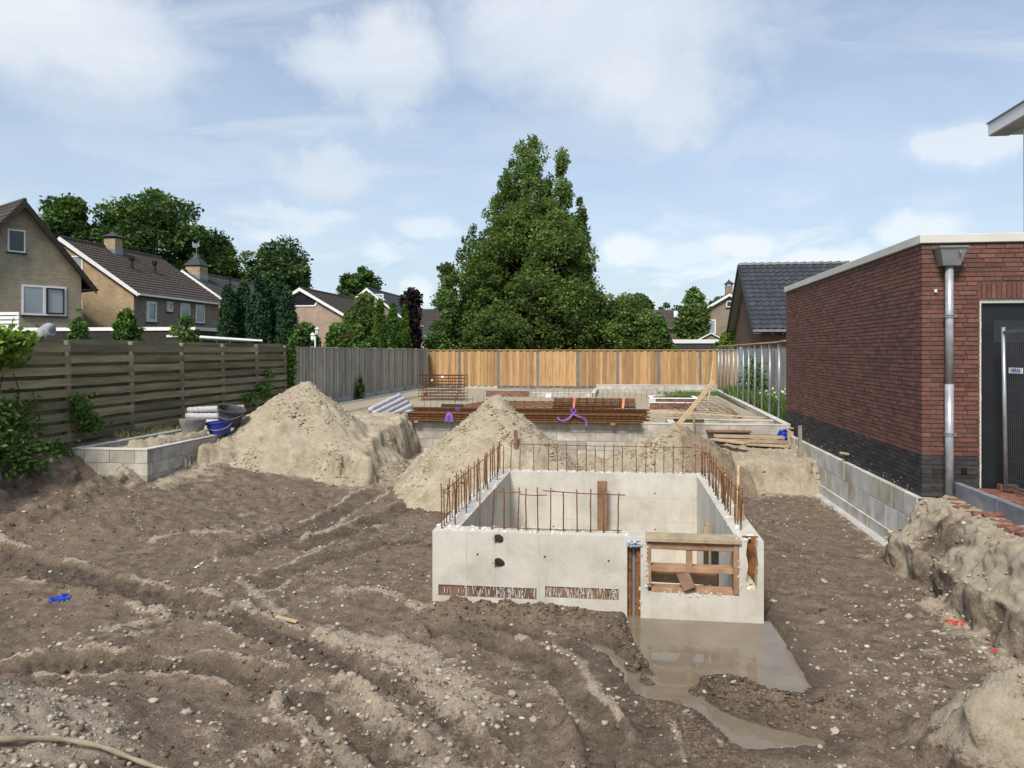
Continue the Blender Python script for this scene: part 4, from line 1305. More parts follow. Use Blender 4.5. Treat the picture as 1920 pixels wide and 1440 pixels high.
for c in range(nc):
    z = -0.22 + c * CH + 0.006
    m = 'brick_black' if z < 0.30 else 'brick_red'
    # front (facing the camera), running along x
    x = GX0 if c % 2 == 0 else GX0 + 0.1 + JT
    if c % 2 == 0:
        first = BL
    shift = [0, 0.055, 0.11, 0.03][c % 4]
    first_len = BL - shift
    k_ = 0
    while x < GX1 - 0.03:
        L = first_len if k_ == 0 else BL
        k_ += 1
        x1 = min(x + L, GX1)
        segs = [(x, x1)]
        if DZ0 - 0.06 < z + BH and z < DZ1:       # door opening
            segs = [(a, b) for a, b in ((x, min(x1, DX0)), (max(x, DX1), x1)) if b - a > 0.02]
        elif z + BH > LIN0 - 0.004 and z < LIN1:
            segs = [(a, b) for a, b in ((x, min(x1, DX0 - 0.03)), (max(x, DX1 + 0.03), x1)) if b - a > 0.02]
        for (a, b) in segs:
            dp = rng.uniform(-0.003, 0.003)
            if b < DX0 + 0.15 and z < 2.35 and n_single < 235:
                inst('brick', BM[('x', m)], ann, (a, GY0 + dp, z + rng.uniform(-0.0012, 0.0012)), (0, rng.uniform(-0.004, 0.004), 0), ((b - a) / BL, 1, 1))
                n_single += 1
            else:
                rest[m].box(a, b, GY0 + dp, GY0 + 0.1, z, z + BH, rng.random())
        x += L + JT
    # side (facing the site), running along y
    y = GY0 if c % 2 == 1 else GY0 + 0.1 + JT
    k_ = 0
    while y < GY1 - 0.02:
        L = (BL - [0.08, 0.0, 0.04, 0.1][c % 4]) if k_ == 0 else BL
        y1 = min(y + L, GY1)
        dp = rng.uniform(-0.003, 0.003)
        if k_ == 0 and n_single < 292:
            inst('brick', BM[('y', m)], ann, (GX0 + dp, y, z), (0, 0, 0), (1, (y1 - y) / BL, 1))
            n_single += 1
        else:
            rest[m].box(GX0 + dp, GX0 + 0.1, y, y1, z, z + BH, rng.random())
        k_ += 1
        y += L + JT
# soldier course over the door
x = DX0 - 0.03
while x < DX1 + 0.03:
    MB().box(x, x + BH, GY0 - 0.002, GY0 + 0.1, LIN0, LIN1).build('lintel_brick', MATS['brick_red'], ann) if x < DX0 + 0.6 else rest['brick_red'].box(x, x + BH, GY0 - 0.002, GY0 + 0.1, LIN0, LIN1, rng.random())
    x += CH
for m, mb in rest.items():
    o = mb.build('brickwork', MATS[m], ann)
    o['kind'] = 'stuff'
# roof edge and roof
MB().box(GX0 - 0.035, GX1, GY0 - 0.035, GY0 + 0.06, GZT - 0.055, GZT + 0.055).box(GX0 - 0.035, GX0 + 0.06, GY0 + 0.06, GY1 + 0.03, GZT - 0.055, GZT + 0.055).box(GX0 + 0.06, GX1, GY1 - 0.06, GY1 + 0.03, GZT - 0.055, GZT + 0.055).build('roof_edge', MATS['cream_trim'], ann, bevel=0.006)
MB().box(GX0 + 0.061, GX1, GY0 + 0.061, GY1 - 0.061, GZT - 0.019, GZT + 0.0).build('roof', MATS['roof_felt'], ann)
# door
dr = MB().box(DX0 + 0.032, DX1 - 0.032, GY0 + 0.075, GY0 + 0.12, DZ0 + 0.01, DZ1 - 0.05).build('door', MATS['door_dark'], ann, bevel=0.004)
gw0 = PY(1868, GY0)[0]
MB().box(gw0, DX1 - 0.18, GY0 + 0.070, GY0 + 0.0745, ZD(642, 9.5), ZD(600, 9.5)).build('pane', MATS['glass_dark'], dr)
MB().box(DX1 - 0.12, DX1 - 0.09, GY0 + 0.03, GY0 + 0.072, 0.86, 1.02).build('handle', MATS['galvanised'], dr, bevel=0.004)
for z in (0.12, 1.0, 1.72, 1.9):
    MB().box(DX0 + 0.028, DX0 + 0.045, GY0 + 0.052, GY0 + 0.0735, z, z + 0.075).build('hinge', MATS['galvanised'], dr)
MB().box(DX0, DX0 + 0.03, GY0 + 0.03, GY0 + 0.14, DZ0, DZ1 - 0.046).build('door_frame', MATS['cream_trim'], ann)
MB().box(DX1 - 0.03, DX1, GY0 + 0.03, GY0 + 0.14, DZ0, DZ1 - 0.046).build('door_frame', MATS['cream_trim'], ann)
MB().box(DX0, DX1, GY0 + 0.028, GY0 + 0.14, DZ1 - 0.045, DZ1).build('door_frame', MATS['cream_trim'], ann)
MB().box(DX0 - 0.02, DX1 + 0.02, GY0 - 0.06, GY0 + 0.14, DZ0 - 0.05, DZ0 - 0.004).build('threshold', MATS['kerb_dark'], ann)
MB().box(PY(1802, GY0)[0], PY(1813, GY0)[0], GY0 - 0.006, GY0 + 0.02, ZD(890, 9.55), ZD(878, 9.55)).build('vent_brick', MATS['black'], ann)
MB().box(PY(1751, GY0)[0], PY(1756, GY0)[0], GY0 - 0.02, GY0 + 0.0, ZD(548, 9.6), ZD(542, 9.6)).build('wall_plug', MATS['white_plastic'], ann)
# wooden wedges driven in the plinth joints
for (y, z, i) in ((PX(1590, GX0)[0], ZD(851, PX(1590, GX0)[1]), 0), (PX(1487, GX0)[0], ZD(803, PX(1487, GX0)[1]), 1)):
    MB().obox((GX0 - 0.04, y, z), (0.10, 0.16, 0.035), (0, 0.25, 0.5)).build('wooden_wedge', MATS['pine_plank'], ann, bevel=0.004)
# lime and mortar smears on the plinth
smr = MB()
for q in range(70):
    y = rng.choice((PX(1512, GX0)[0], PX(1580, GX0)[0], PX(1620, GX0)[0], PX(1515, GX0)[0])) + rng.gauss(0, 0.3)
    z = rng.uniform(-0.18, 0.75) if rng.random() < 0.8 else rng.uniform(0.3, 2.0)
    if GY0 + 0.1 < y < GY1:
        s = rng.uniform(0.002, 0.008)
        smr.obox((GX0 - 0.002, y, z), (0.006, s * rng.uniform(0.6, 1.5), s * rng.uniform(0.6, 3)), (rng.uniform(-0.6, 0.6), 0, 0), rng.random())
for q in range(40):
    y = GY0 + 7.9 * rng.random()
    smr.obox((GX0 - 0.002, y, -0.21 + abs(rng.gauss(0, 0.05))), (0.008, rng.uniform(0.01, 0.04), rng.uniform(0.004, 0.014)), (rng.uniform(-0.6, 0.6), 0, 0), rng.random())
o = smr.build('mortar_spatter', MATS['mortar_grey'], ann)
o['kind'] = 'stuff'
# block footing under the annex
fdn = thing('block_footing', 'whitish block footing exposed below the brick annex', 'foundation', (3.70, GY0, -1.2))
MB().box(3.715, 3.95, GY0 - 0.05, GY1 + 0.1, -1.4, -0.232).build('mortar_core', MATS['mortar_grey'], fdn)
blk = {}
def block_mesh(L, D_, H_, key, m):
    if key not in blk:
        me = MB().box(0, D_, 0, L, 0, H_).mesh('block')
        me.materials.append(MATS[m])
        blk[key] = me
    return blk[key]
for row, (z0, h, xo) in enumerate(((-0.525, 0.295, 3.70), (-0.83, 0.295, 3.697), (-1.14, 0.30, 3.66))):
    y = GY0 - 0.05 - (0.0 if row != 1 else 0.0)
    first = True
    while y < GY1:
        L = (0.44 if row != 1 else 0.22) if first else 0.44
        first = False
        me = block_mesh(0.44, 0.2, 0.295, 'w', 'block_white' if row < 2 else 'block_grey')
        inst('block', me, fdn, (xo + rng.uniform(-0.004, 0.004), y, z0), (0, 0, 0), (1, (min(L, GY1 - y)) / 0.44, h / 0.295))
        y += L + 0.008
MB().box(3.56, 3.70, GY0 + 0.1, GY1, -1.4, -1.0).build('concrete_toe', MATS['concrete_post'], fdn, bevel=0.03)
# down pipe with hopper head and clamps
dpx = PY(1780, GY0 - 0.09)[0]
dp = thing('down_pipe', 'galvanised rain pipe with grey hopper head on the brick annex corner', 'drain pipe', (dpx, GY0 - 0.09, -0.22))
MB().tube([(dpx, GY0 - 0.09, -0.25), (dpx, GY0 - 0.09, 1.2)], 0.05, 20).build('pipe', MATS['zinc'], dp, smooth=True)
MB().tube([(dpx, GY0 - 0.09, 1.19), (dpx, GY0 - 0.09, 2.70)], 0.047, 20).build('pipe', MATS['zinc'], dp, smooth=True)
hz0, hz1 = ZD(498, 9.5), ZD(466, 9.5)
hp = MB()
a0, a1 = 0.10, 0.155
P8 = [(dpx - a0, GY0 - 0.17, hz0), (dpx + a0, GY0 - 0.17, hz0), (dpx + a0, GY0 - 0.005, hz0), (dpx - a0, GY0 - 0.005, hz0), (dpx - a1, GY0 - 0.23, hz1), (dpx + a1, GY0 - 0.23, hz1), (dpx + a1, GY0 - 0.005, hz1), (dpx - a1, GY0 - 0.005, hz1)]
hp.add(P8, MB.BF)
ho = hp.build('hopper_head', MATS['lead_box'], dp)
MB().box(dpx - a1 - 0.012, dpx + a1 + 0.012, GY0 - 0.245, GY0 - 0.002, hz1 + 0.001, hz1 + 0.022).build('rim', MATS['lead_box'], ho)
MB().tube([(dpx + 0.07, GY0 - 0.215, hz1 - 0.05), (dpx + 0.07, GY0 - 0.25, hz1 - 0.055)], 0.014, 10).build('overflow', MATS['galvanised'], ho)
for py in (592, 815):
    z = ZD(py, 9.5)
    for dz in (-0.012, 0.014):
        MB().tube([(dpx, GY0 - 0.09, z + dz - 0.008), (dpx, GY0 - 0.09, z + dz + 0.008)], 0.060, 20).build('clamp', MATS['galvanised'], dp, smooth=False)
    MB().box(dpx + 0.055, dpx + 0.078, GY0 - 0.10, GY0 - 0.002, z - 0.014, z + 0.016).build('bracket', MATS['galvanised'], dp)

# ------------------------------------------------------------------ path by the door
kb = 4.13
for i, (y0_, y1_) in enumerate(((9.10, 10.20), (7.99, 9.085), (6.89, 7.98), (5.79, 6.88))):
    single('kerb_stone', MB().box(kb, kb + 0.075, y0_, y1_, -0.32, -0.02), MATS['kerb_dark'], ['dark grey concrete kerb beam starting at the annex down pipe', 'dark grey kerb beam second from the annex wall', 'grey kerb beam third from the annex wall', 'grey kerb beam nearest the camera'][i], 'kerb', (kb, y0_, -0.32), group='kerb beams beside the path', bevel=0.005)
pav = thing('brick_path', 'red clay brick paving before the annex door behind the kerb', 'paving', (4.2, 7.0, -0.2))
pm = MB().box(-0.1, 0.1, -0.0485, 0.0485, -0.08, 0.0).mesh('paver')
pm.materials.append(MATS['paver_red'])
MB().box(kb + 0.077, 6.6, 5.0, GY0 - 0.002, -0.30, -0.125).build('bedding', MATS['sand'], pav)
yy, row = GY0 - 0.11, 0
while yy > 7.4:
    xx = kb + 0.185 + (0.1 if row % 2 else 0)
    while xx < 5.8:
        skip = rng.random() < 0.06
        if not skip:
            inst('paver', pm, pav, (xx, yy, -0.085 + rng.uniform(-0.01, 0.01) + (0.05 if rng.random() < 0.05 else 0)), (rng.uniform(-0.03, 0.03), rng.uniform(-0.03, 0.03), rng.uniform(-0.05, 0.05)))
        xx += 0.207
    yy -= 0.104
    row += 1
y = 10.05
nb = 0
while y > 5.9:
    x = 4.03 + rng.uniform(-0.05, 0.03)
    z = gz(x, y)
    o = inst('loose_brick', pm, None, (x, y, z + 0.008), (rng.uniform(-0.12, 0.12), rng.uniform(-0.1, 0.1), rng.uniform(-0.3, 0.3)), (1, 1, 0.6))
    tag(o, 'red clay brick half buried in sand along the kerb edge', 'brick', 'loose bricks along the kerb')
    y -= rng.uniform(0.15, 0.23)
# mesh fence panel leaning by the door
fp = thing('mesh_fence', 'galvanised wire mesh site fence panel beside the dark door', 'fence panel', (4.72, 10.05, -0.08))
A_, B_ = Vector((4.655, 10.05, 0)), Vector((5.02, 6.60, 0))
dv = (B_ - A_).normalized()
GV = MATS['galvanised']
zt_, zb_ = 1.84, -0.04
MB().tube([A_ + Vector((0, 0, zb_ - 0.04)), A_ + Vector((-0.03, 0, zt_ + 0.06))], 0.024, 12).build('post', GV, fp, smooth=True)
MB().tube([B_ + Vector((0, 0, zb_ - 0.04)), B_ + Vector((0, 0, zt_ + 0.06))], 0.021, 12).build('post', GV, fp, smooth=True)
MB().tube([A_ + Vector((-0.03, 0, zt_)), B_ + Vector((0, 0, zt_))], 0.018, 10).build('rail', GV, fp, smooth=True)
MB().tube([A_ + Vector((0, 0, zb_ + 0.02)), B_ + Vector((0, 0, zb_ + 0.02))], 0.018, 10).build('rail', GV, fp, smooth=True)
wr = MB()
n_ = 86
for i in range(1, n_):
    p = A_ + (B_ - A_) * i / n_
    wr.tube([p + Vector((0, 0, zb_ + 0.03)), p + Vector((-0.03 * (1 - i / n_), 0, zt_ + 0.05))], 0.0022, 4)
o = wr.build('vertical_wires', MATS['dark_wire'], fp)
for i in range(9):
    z = zb_ + 0.12 + i * 0.21
    MB().tube([A_ + Vector((0, 0, z)), B_ + Vector((0, 0, z))], 0.0026, 5).build('horizontal_wire', MATS['dark_wire'], fp)
# name plate on the mesh
pc = A_ + dv * 0.24 + Vector((-0.03, 0, ZD(693, 9.6)))
nrm = Vector((dv.y, -dv.x, 0))
if nrm.x > 0:
    nrm = -nrm
rz_ = math.atan2(dv.y, dv.x)
plate = MB().beam(pc - dv * 0.13, pc + dv * 0.13, 0.006, 0.066).build('name_plate', MATS['white_plastic'], fp)
mat('ink_blue', (0.02, 0.05, 0.22), (0.03, 0.06, 0.26), 3, 0.6, 0.0)
cu = bpy.data.curves.new('lettering', 'FONT')
cu.body = 'HERAS'
cu.size = 0.062
cu.align_x = 'CENTER'
cu.align_y = 'CENTER'
cu.extrude = 0.0008
cu.offset = 0.001
to = bpy.data.objects.new('lettering_tmp', cu)
COL.objects.link(to)
bpy.context.view_layer.update()
tme = bpy.data.meshes.new_from_object(to.evaluated_get(bpy.context.evaluated_depsgraph_get()))
bpy.data.objects.remove(to)
ex = dv
ez = Vector((0, 0, 1))
ey = ez
M3 = Matrix((ex, ez, nrm)).transposed()
if M3.determinant() < 0:
    M3 = Matrix((-ex, ez, nrm)).transposed()
vs = [pc + nrm * 0.0045 + M3 @ Vector((v.co.x * 1.0, v.co.y, v.co.z)) for v in tme.vertices]
tm = MB().add(vs, [tuple(p.vertices) for p in tme.polygons])
lt = tm.build('lettering', MATS['ink_blue'], plate)
rng = random.Random(23)
# ------------------------------------------------------------------ left slat fence
FX = -9.1
SW = MATS['slat_wood']
sf = thing('slat_fence', 'weathered greenish brown wooden fence of overlapping horizontal slats', 'fence', (FX, 10.0, 0))
posts = [11.66 + 1.685 * k for k in range(-4, 6)]
slat_me = {}
for v in range(4):
    r_ = random.Random(70 + v)
    mb = MB()
    n = 5
    P = []
    for i in range(n):
        t = i / (n - 1)
        dz = 0.006 * r_.uniform(-1, 1)
        P.append([(-0.011, t, -0.062 + dz), (0.011, t, -0.062 + dz), (0.011, t, 0.062 + dz), (-0.011, t, 0.062 + dz)])
    for i in range(n - 1):
        a, b = P[i], P[i + 1]
        mb.add(a + b, [(0, 1, 5, 4), (1, 2, 6, 5), (2, 3, 7, 6), (3, 0, 4, 7)])
    mb.add(P[0], [(0, 3, 2, 1)])
    mb.add(P[-1], [(0, 1, 2, 3)])
    me = mb.mesh('slat')
    me.materials.append(SW)
    slat_me[v] = me
pitch = 0.186
for i, y in enumerate(posts):
    MB().box(FX - 0.045, FX + 0.045, y - 0.04, y + 0.04, gz(FX + 0.1, y) - 0.3 if y < 12 else -0.3, 1.79).build('post', SW, sf, bevel=0.006)
for i in range(len(posts) - 1):
    y0_, y1_ = posts[i], posts[i + 1]
    for k in range(10):
        z = 1.66 - k * pitch
        L = y1_ - y0_ + rng.uniform(-0.01, 0.02)
        inst('slat', slat_me[rng.randrange(4)], sf, (FX + 0.058, y0_ + rng.uniform(-0.01, 0.01), z + rng.uniform(-0.006, 0.006)), (rng.uniform(-0.004, 0.004), rng.uniform(-0.05, 0.05), 0), (1, L, 1))
    for k in range(10):
        z = 1.76 - k * pitch
        inst('slat', slat_me[rng.randrange(4)], sf, (FX - 0.060, y0_, z), (rng.uniform(-0.004, 0.004), 0, 0), (1, y1_ - y0_ - 0.006, 1.12 if k else 0.9))
# ------------------------------------------------------------------ grey board fence with concrete posts
def board_me(name, w, h, t, m):
    me = MB().box(-t / 2, t / 2, -w / 2, w / 2, 0, h).mesh(name)
    me.materials.append(MATS[m])
    return me
gf = thing('board_fence', 'old grey vertical board fence between slim concrete posts', 'fence', (-9.05, 20, -0.15))
gb = board_me('board', 0.165, 1.60, 0.02, 'grey_board')
gp = [19.9 + 1.97 * k for k in range(9)]
gp[0] = 20.25
for i, y in enumerate(gp):
    pm_ = MB().box(-9.11, -9.0, y - 0.045, y + 0.045, -0.4, 1.76).build('post', MATS['concrete_post'], gf, bevel=0.008)
    MB().tube([(-8.965, y + 0.03, -0.2), (-8.965, y + 0.03, 0.12)], 0.022, 8).build('ground_sleeve', MATS['galvanised'], pm_)
for i in range(len(gp) - 1):
    a, b = gp[i] + 0.046, gp[i + 1] - 0.046
    MB().box(-9.075, -9.035, a, b, -0.18, 0.115).build('base_panel', MATS['concrete_post'], gf, bevel=0.005)
    n = 13
    for k in range(n):
        y = a + (b - a) * (k + 0.5) / n
        inst('board', gb, gf, (-9.04 + (0.02 if k % 2 else 0.0), y, 0.117), (0, rng.uniform(-0.003, 0.003), 0), (1, 1.0, 1 + rng.uniform(-0.004, 0.004)))
    MB().box(-9.10, -8.99, a, b, 1.722, 1.752).build('top_rail', MATS['grey_board'], gf)
# ------------------------------------------------------------------ new pine fence at the back
NY = 36.0
nf = thing('pine_fence', 'new orange brown pine board fence with dark posts across the back', 'fence', (-9.4, NY, -0.25))
nb_ = MB().box(-0.0865, 0.0865, -0.01, 0.01, 0, 1.66).mesh('board')
nb_.materials.append(MATS['new_board'])
px_ = [-9.39 + 1.87 * k for k in range(9)]
for x in px_:
    MB().box(x - 0.055, x + 0.055, NY - 0.05, NY + 0.05, -0.5, 1.66).build('post', MATS['post_dark'], nf, bevel=0.006)
for i in range(len(px_) - 1):
    a, b = px_[i] + 0.056, px_[i + 1] - 0.056
    MB().box(a, b, NY - 0.02, NY + 0.02, -0.30, -0.005).build('base_panel', MATS['post_dark'] if i > 1 else MATS['concrete_post'], nf)
    for k in range(11):
        x = a + (b - a) * (k + 0.5) / 11
        inst('board', nb_, nf, (x, NY - 0.012 - (0.034 if k % 2 else 0), 0.0), (0, rng.uniform(-0.002, 0.002), 0), (1, 1, 1 + rng.uniform(-0.002, 0.002)))
    MB().box(px_[i] - 0.0, px_[i + 1], NY - 0.085, NY + 0.075, 1.675, 1.715).build('cap_rail', MATS['new_board'], nf)
# ------------------------------------------------------------------ galvanised poles on the right
pl = thing('pole_fence', 'row of upright galvanised steel poles under a thin wooden top rail', 'fence', (3.75, 18.3, 0))
pole_px = [1347.7, 1354, 1361, 1367, 1375.7, 1383.7, 1393.7, 1404, 1415.6, 1429, 1443.7, 1461]
ppos = []
for i, a in enumerate(pole_px):
    t = i / 11
    X = 4.12 - 0.32 * t
    Y = PX(a, X)[0]
    ppos.append((X, Y))
    MB().tube([(X, Y, -0.15), (X, Y, 1.82)], 0.034, 10).build('pole', MATS['galvanised'], pl, smooth=True)
for (x0_, y0_), (x1_, y1_) in zip(ppos[::3], ppos[3::3] + [ppos[-1]]):
    MB().beam((x0_, y0_, 1.838), (x1_, y1_, 1.842), 0.09, 0.03).build('top_rail', MATS['pine_plank'], pl)
MB().beam((ppos[-1][0], ppos[-1][1], 1.845), (ppos[-1][0] - 0.02, 17.9 + 0.35, 1.86), 0.09, 0.03).build('top_rail', MATS['pine_plank'], pl)
# grey screen fence behind the weeds
gs = thing('screen_fence', 'dark grey timber screen fence behind the galvanised poles', 'fence', (5.6, 22, 0))
sb = MB().box(-0.07, 0.07, -0.012, 0.012, 0, 1.78).mesh('board')
sb.materials.append(MATS['screen_grey'])
x = 4.75
yl = 31.0
for k in range(26):
    inst('board', sb, gs, (x, yl + (0.02 if k % 2 else 0), -0.05))
    x += 0.135
for x in (4.72, 6.55, 8.3):
    MB().box(x - 0.045, x + 0.045, yl - 0.08, yl - 0.02, -0.2, 1.80).build('post', MATS['galvanised'], gs)

# ------------------------------------------------------------------ foundation of the new house
def block_run(parent, p0, p1, z0, rows, h=0.2, L=0.44, t=0.14, m='block_grey', joint=0.01, cap=None):
    p0, p1 = Vector((*p0, 0)), Vector((*p1, 0))
    d = (p1 - p0)
    T = d.length
    d.normalize()
    a = math.atan2(d.y, d.x)
    key = ('b', h, t, m)
    if key not in blk:
        me = MB().box(0, L, -t / 2, t / 2, 0, h - joint).mesh('block')
        me.materials.append(MATS[m])
        blk[key] = me
    core = MB().beam(p0 + Vector((0, 0, z0 + rows * h / 2)), p1 + Vector((0, 0, z0 + rows * h / 2)), t - 0.016, rows * h - 0.016)
    core.build('mortar_core', MATS['mortar_grey'], parent)
    for r in range(rows):
        s = 0.0 if r % 2 == 0 else -L / 2
        while s < T - 0.02:
            a0, a1 = max(s, 0.0), min(s + L - joint, T)
            if a1 - a0 > 0.03:
                q = p0 + d * a0
                inst('block', blk[key], parent, (q.x + rng.uniform(-.003, .003), q.y + rng.uniform(-.003, .003), z0 + r * h), (0, 0, a), ((a1 - a0) / L, 1, 1))
            s += L
    if cap:
        MB().beam(p0 + Vector((0, 0, z0 + rows * h + 0.012)), p1 + Vector((0, 0, z0 + rows * h + 0.012)), t + 0.01, 0.022).build('mortar_cap', MATS['concrete_pale'], parent)
hf = thing('house_foundation', 'pale concrete block foundation walls of the new house filled with sand', 'foundation', (-2, 17.4, -0.8))
block_run(hf, (-4.9, 17.38), (0.20, 17.38), -0.80, 4, cap=True)
block_run(hf, (0.20, 17.40), (3.62, 17.40), -0.60, 3, cap=True)
block_run(hf, (3.66, 17.50), (4.12, 33.2), -0.40, 2, cap=True)
block_run(hf, (-0.95, 33.4), (4.12, 33.4), -0.42, 3, cap=True)
block_run(hf, (-0.95, 29.6), (-0.95, 33.3), -0.38, 2, cap=True)
block_run(hf, (-3.3, 29.5), (-1.0, 29.5), -0.38, 2, cap=True)
block_run(hf, (1.25, 18.5), (3.55, 18.5), -0.20, 1, cap=True)
block_run(hf, (1.18, 17.5), (1.18, 18.6), -0.20, 1, cap=True)
block_run(hf, (-9.0 + 0.3, 19.5), (-8.72, 33), -0.20, 1, h=0.16, cap=True)
# brick parts inside
def brick_run(parent, p0, p1, z0, rows, m='paver_red', L=0.21, h=0.062, t=0.1):
    p0, p1 = Vector((*p0, 0)), Vector((*p1, 0))
    d = p1 - p0
    T = d.length
    d.normalize()
    a = math.atan2(d.y, d.x)
    key = ('br', m)
    if key not in blk:
        me = MB().box(0, 0.2, -t / 2, t / 2, 0, 0.05).mesh('brick')
        me.materials.append(MATS[m])
        blk[key] = me
    MB().beam(p0 + Vector((0, 0, z0 + rows * h / 2)), p1 + Vector((0, 0, z0 + rows * h / 2)), t - 0.015, rows * h - 0.004).build('mortar_core', MATS['mortar_grey'], parent)
    for r in range(rows):
        s = 0.0 if r % 2 == 0 else -L / 2
        while s < T - 0.02:
            a0, a1 = max(s, 0), min(s + 0.2, T)
            if a1 - a0 > 0.03:
                q = p0 + d * a0
                inst('brick', blk[key], parent, (q.x, q.y, z0 + r * h), (0, 0, a), ((a1 - a0) / 0.2, 1, 1))
            s += L
bp = thing('brick_stub_wall', 'low dark red brick wall piece on the sand before the pine fence', 'wall', (-4.6, 29.6, -0.2))
brick_run(bp, (-5.1, 29.45), (-3.4, 29.45), -0.20, 5)
MB().box(PY(1024, 29.2)[0], PY(1034, 29.2)[0], 29.1, 29.3, -0.15, 0.02).build('white_block', MATS['white_plastic'], bp)
pk = thing('brick_planter', 'small white rimmed brick bed with grass inside the foundation', 'planter', (2.0, 25, -0.2))
pa0, pa1 = PY(1222, 26)[0], PY(1305, 26)[0]
for (a, b) in (((pa0, 26), (pa1, 26)), ((pa0, 27.3), (pa1, 27.3)), ((pa0, 26), (pa0, 27.3)), ((pa1, 26), (pa1, 27.3))):
    brick_run(pk, a, b, -0.2, 4)
    MB().beam((*a, 0.065), (*b, 0.065), 0.14, 0.03).build('mortar_rim', MATS['white_trim'], pk)
brick_run(pk, (PY(1218, 23.5)[0], 23.5), (PY(1305, 23.5)[0], 23.5), -0.30, 6)
MB().beam((PY(1218, 23.5)[0], 23.5, 0.082), (PY(1305, 23.5)[0], 23.5, 0.082), 0.12, 0.02).build('mortar_rim', MATS['white_trim'], pk)
MB().box(PY(1216, 25)[0], PY(1229, 25)[0], 24.9, 25.1, -0.15, 0.10).build('white_block', MATS['white_plastic'], pk)
# narrow foundation strip on the left
ls = thing('strip_foundation', 'narrow concrete block strip foundation along the slat fence', 'foundation', (-8.1, 11.3, -0.5))
block_run(ls, (-8.74, 11.38), (-7.43, 11.38), -0.77, 4, t=0.14, cap=True)
block_run(ls, (-8.68, 11.46), (-8.68, 19.4), -0.17, 1, cap=True)
block_run(ls, (-7.50, 11.46), (-7.50, 17.3), -0.77, 4, cap=True)
MB().box(-8.95, -7.9, 11.05, 11.30, -1.0, -0.50).build('footing_slab', MATS['block_grey'], ls, bevel=0.02)

# ------------------------------------------------------------------ reinforcement
RD, RS = MATS['rust_dark'], MATS['rust']
def cage(parent, x0, x1, y0, y1, z0, z1, step, m, r=0.006, nl=3, tri=False):
    for (y, z) in [(y0, z0), (y1, z0), (y0, z1), (y1, z1)] + [((y0 + y1) / 2, z) for z in (z0, z1)][:max(0, nl - 2) * 2]:
        MB().tube([(x0, y, z), ((x0 + x1) / 2, y + 0.004, z - 0.006), (x1, y, z)], r, 6).build('long_bar', m, parent)
    x = x0 + 0.05
    while x < x1:
        if tri:
            mb = MB().tube([(x, y0, z1), (x, (y0 + y1) / 2, z0), (x, y1, z1), (x, y0, z1)], r * 0.8, 5)
        else:
            mb = MB().tube([(x, y0, z0), (x, y1, z0), (x, y1, z1), (x, y0, z1), (x, y0, z0)], r * 0.8, 5)
        mb.build('stirrup', m, parent)
        x += step
xa, xb = PY(745, 17.15)[0], PY(1205, 17.15)[0]
for j, (lab, y0_, z0_, x0_, x1_, hh) in enumerate((('rusty stack of long reinforcement bars lying across the front foundation wall', 17.12, 0.04, xa, xb, 0.20), ('second rusty bar stack behind the front reinforcement stack', 17.55, 0.05, xa + 0.25, xb + 0.15, 0.30))):
    t_ = thing('rebar_stack', lab, 'rebar', ((x0_ + x1_) / 2, y0_, z0_), group='rusty reinforcement on the foundation')
    ny_, nz_ = 9, int(hh / 0.028)
    for a in range(ny_):
        for b in range(nz_):
            if 0 < a < ny_ - 1 and 0 < b < nz_ - 1:
                continue
            y = y0_ + a * 0.036 + rng.uniform(-0.008, 0.008)
            z = z0_ + b * 0.026 + rng.uniform(-0.004, 0.004)
            s = rng.uniform(-0.08, 0.04)
            MB().tube([(x0_ + s, y, z), ((x0_ + x1_) / 2, y, z - 0.004), (x1_ + s, y, z)], 0.0125, 6).build('bar', RD if rng.random() < 0.55 else RS, t_)
    x = x0_ + 0.1
    while x < x1_ - 0.05:
        MB().box(x, x + 0.008, y0_ - 0.02, y0_ - 0.0135, z0_ - 0.01, z0_ + hh - 0.03).build('cross_bar', RS, t_)
        x += 0.15
    MB().box(x0_ + 0.4, x0_ + 0.5, y0_ - 0.01, y0_ + 0.3, z0_ - 0.055, z0_ - 0.013).build('bearer', MATS['old_plank'], t_)
    MB().box(x1_ - 0.7, x1_ - 0.6, y0_ - 0.01, y0_ + 0.3, z0_ - 0.055, z0_ - 0.013).build('bearer', MATS['old_plank'], t_)
cg = thing('rebar_cage', 'rusty lattice reinforcement cages strapped with orange bands on the bar stack', 'rebar', (-0.5, 17.9, 0.3), group='rusty reinforcement on the foundation')
cxa, cxb = PY(1040, 17.8)[0], PY(1192, 17.8)[0]
sg = 10
for i in range(sg):
    a = cxa + (cxb - cxa) * i / sg
    b = cxa + (cxb - cxa) * (i + 1) / sg - 0.012
    # bent mesh troughs standing side by side
    for z in (0.0, 0.03, 0.06, 0.09, 0.12, 0.15, 0.18):
        MB().tube([(a, 17.62, 0.34 + z), (b, 17.62, 0.34 + z)], 0.008, 5).build('long_bar', RS, cg)
        MB().tube([(a, 17.95, 0.34 + z), (b, 17.95, 0.34 + z)], 0.008, 5).build('long_bar', RD, cg)
    MB().tube([(a, 17.61, 0.34), (a, 17.61, 0.54), (a, 17.96, 0.54), (a, 17.96, 0.34)], 0.009, 5).build('stirrup', RD, cg)
    m_ = (a + b) / 2
    MB().tube([(a, 17.605, 0.37), (m_, 17.605, 0.27), (b, 17.605, 0.37)], 0.008, 5).build('lattice_bar', RD, cg)
MB().box(cxa - 0.02, cxb + 0.02, 17.64, 17.93, 0.395, 0.40).build('sheet', RS, cg)
MB().box(cxa - 0.05, cxb, 17.6, 17.98, 0.325, 0.345).build('sheet', RD, cg)
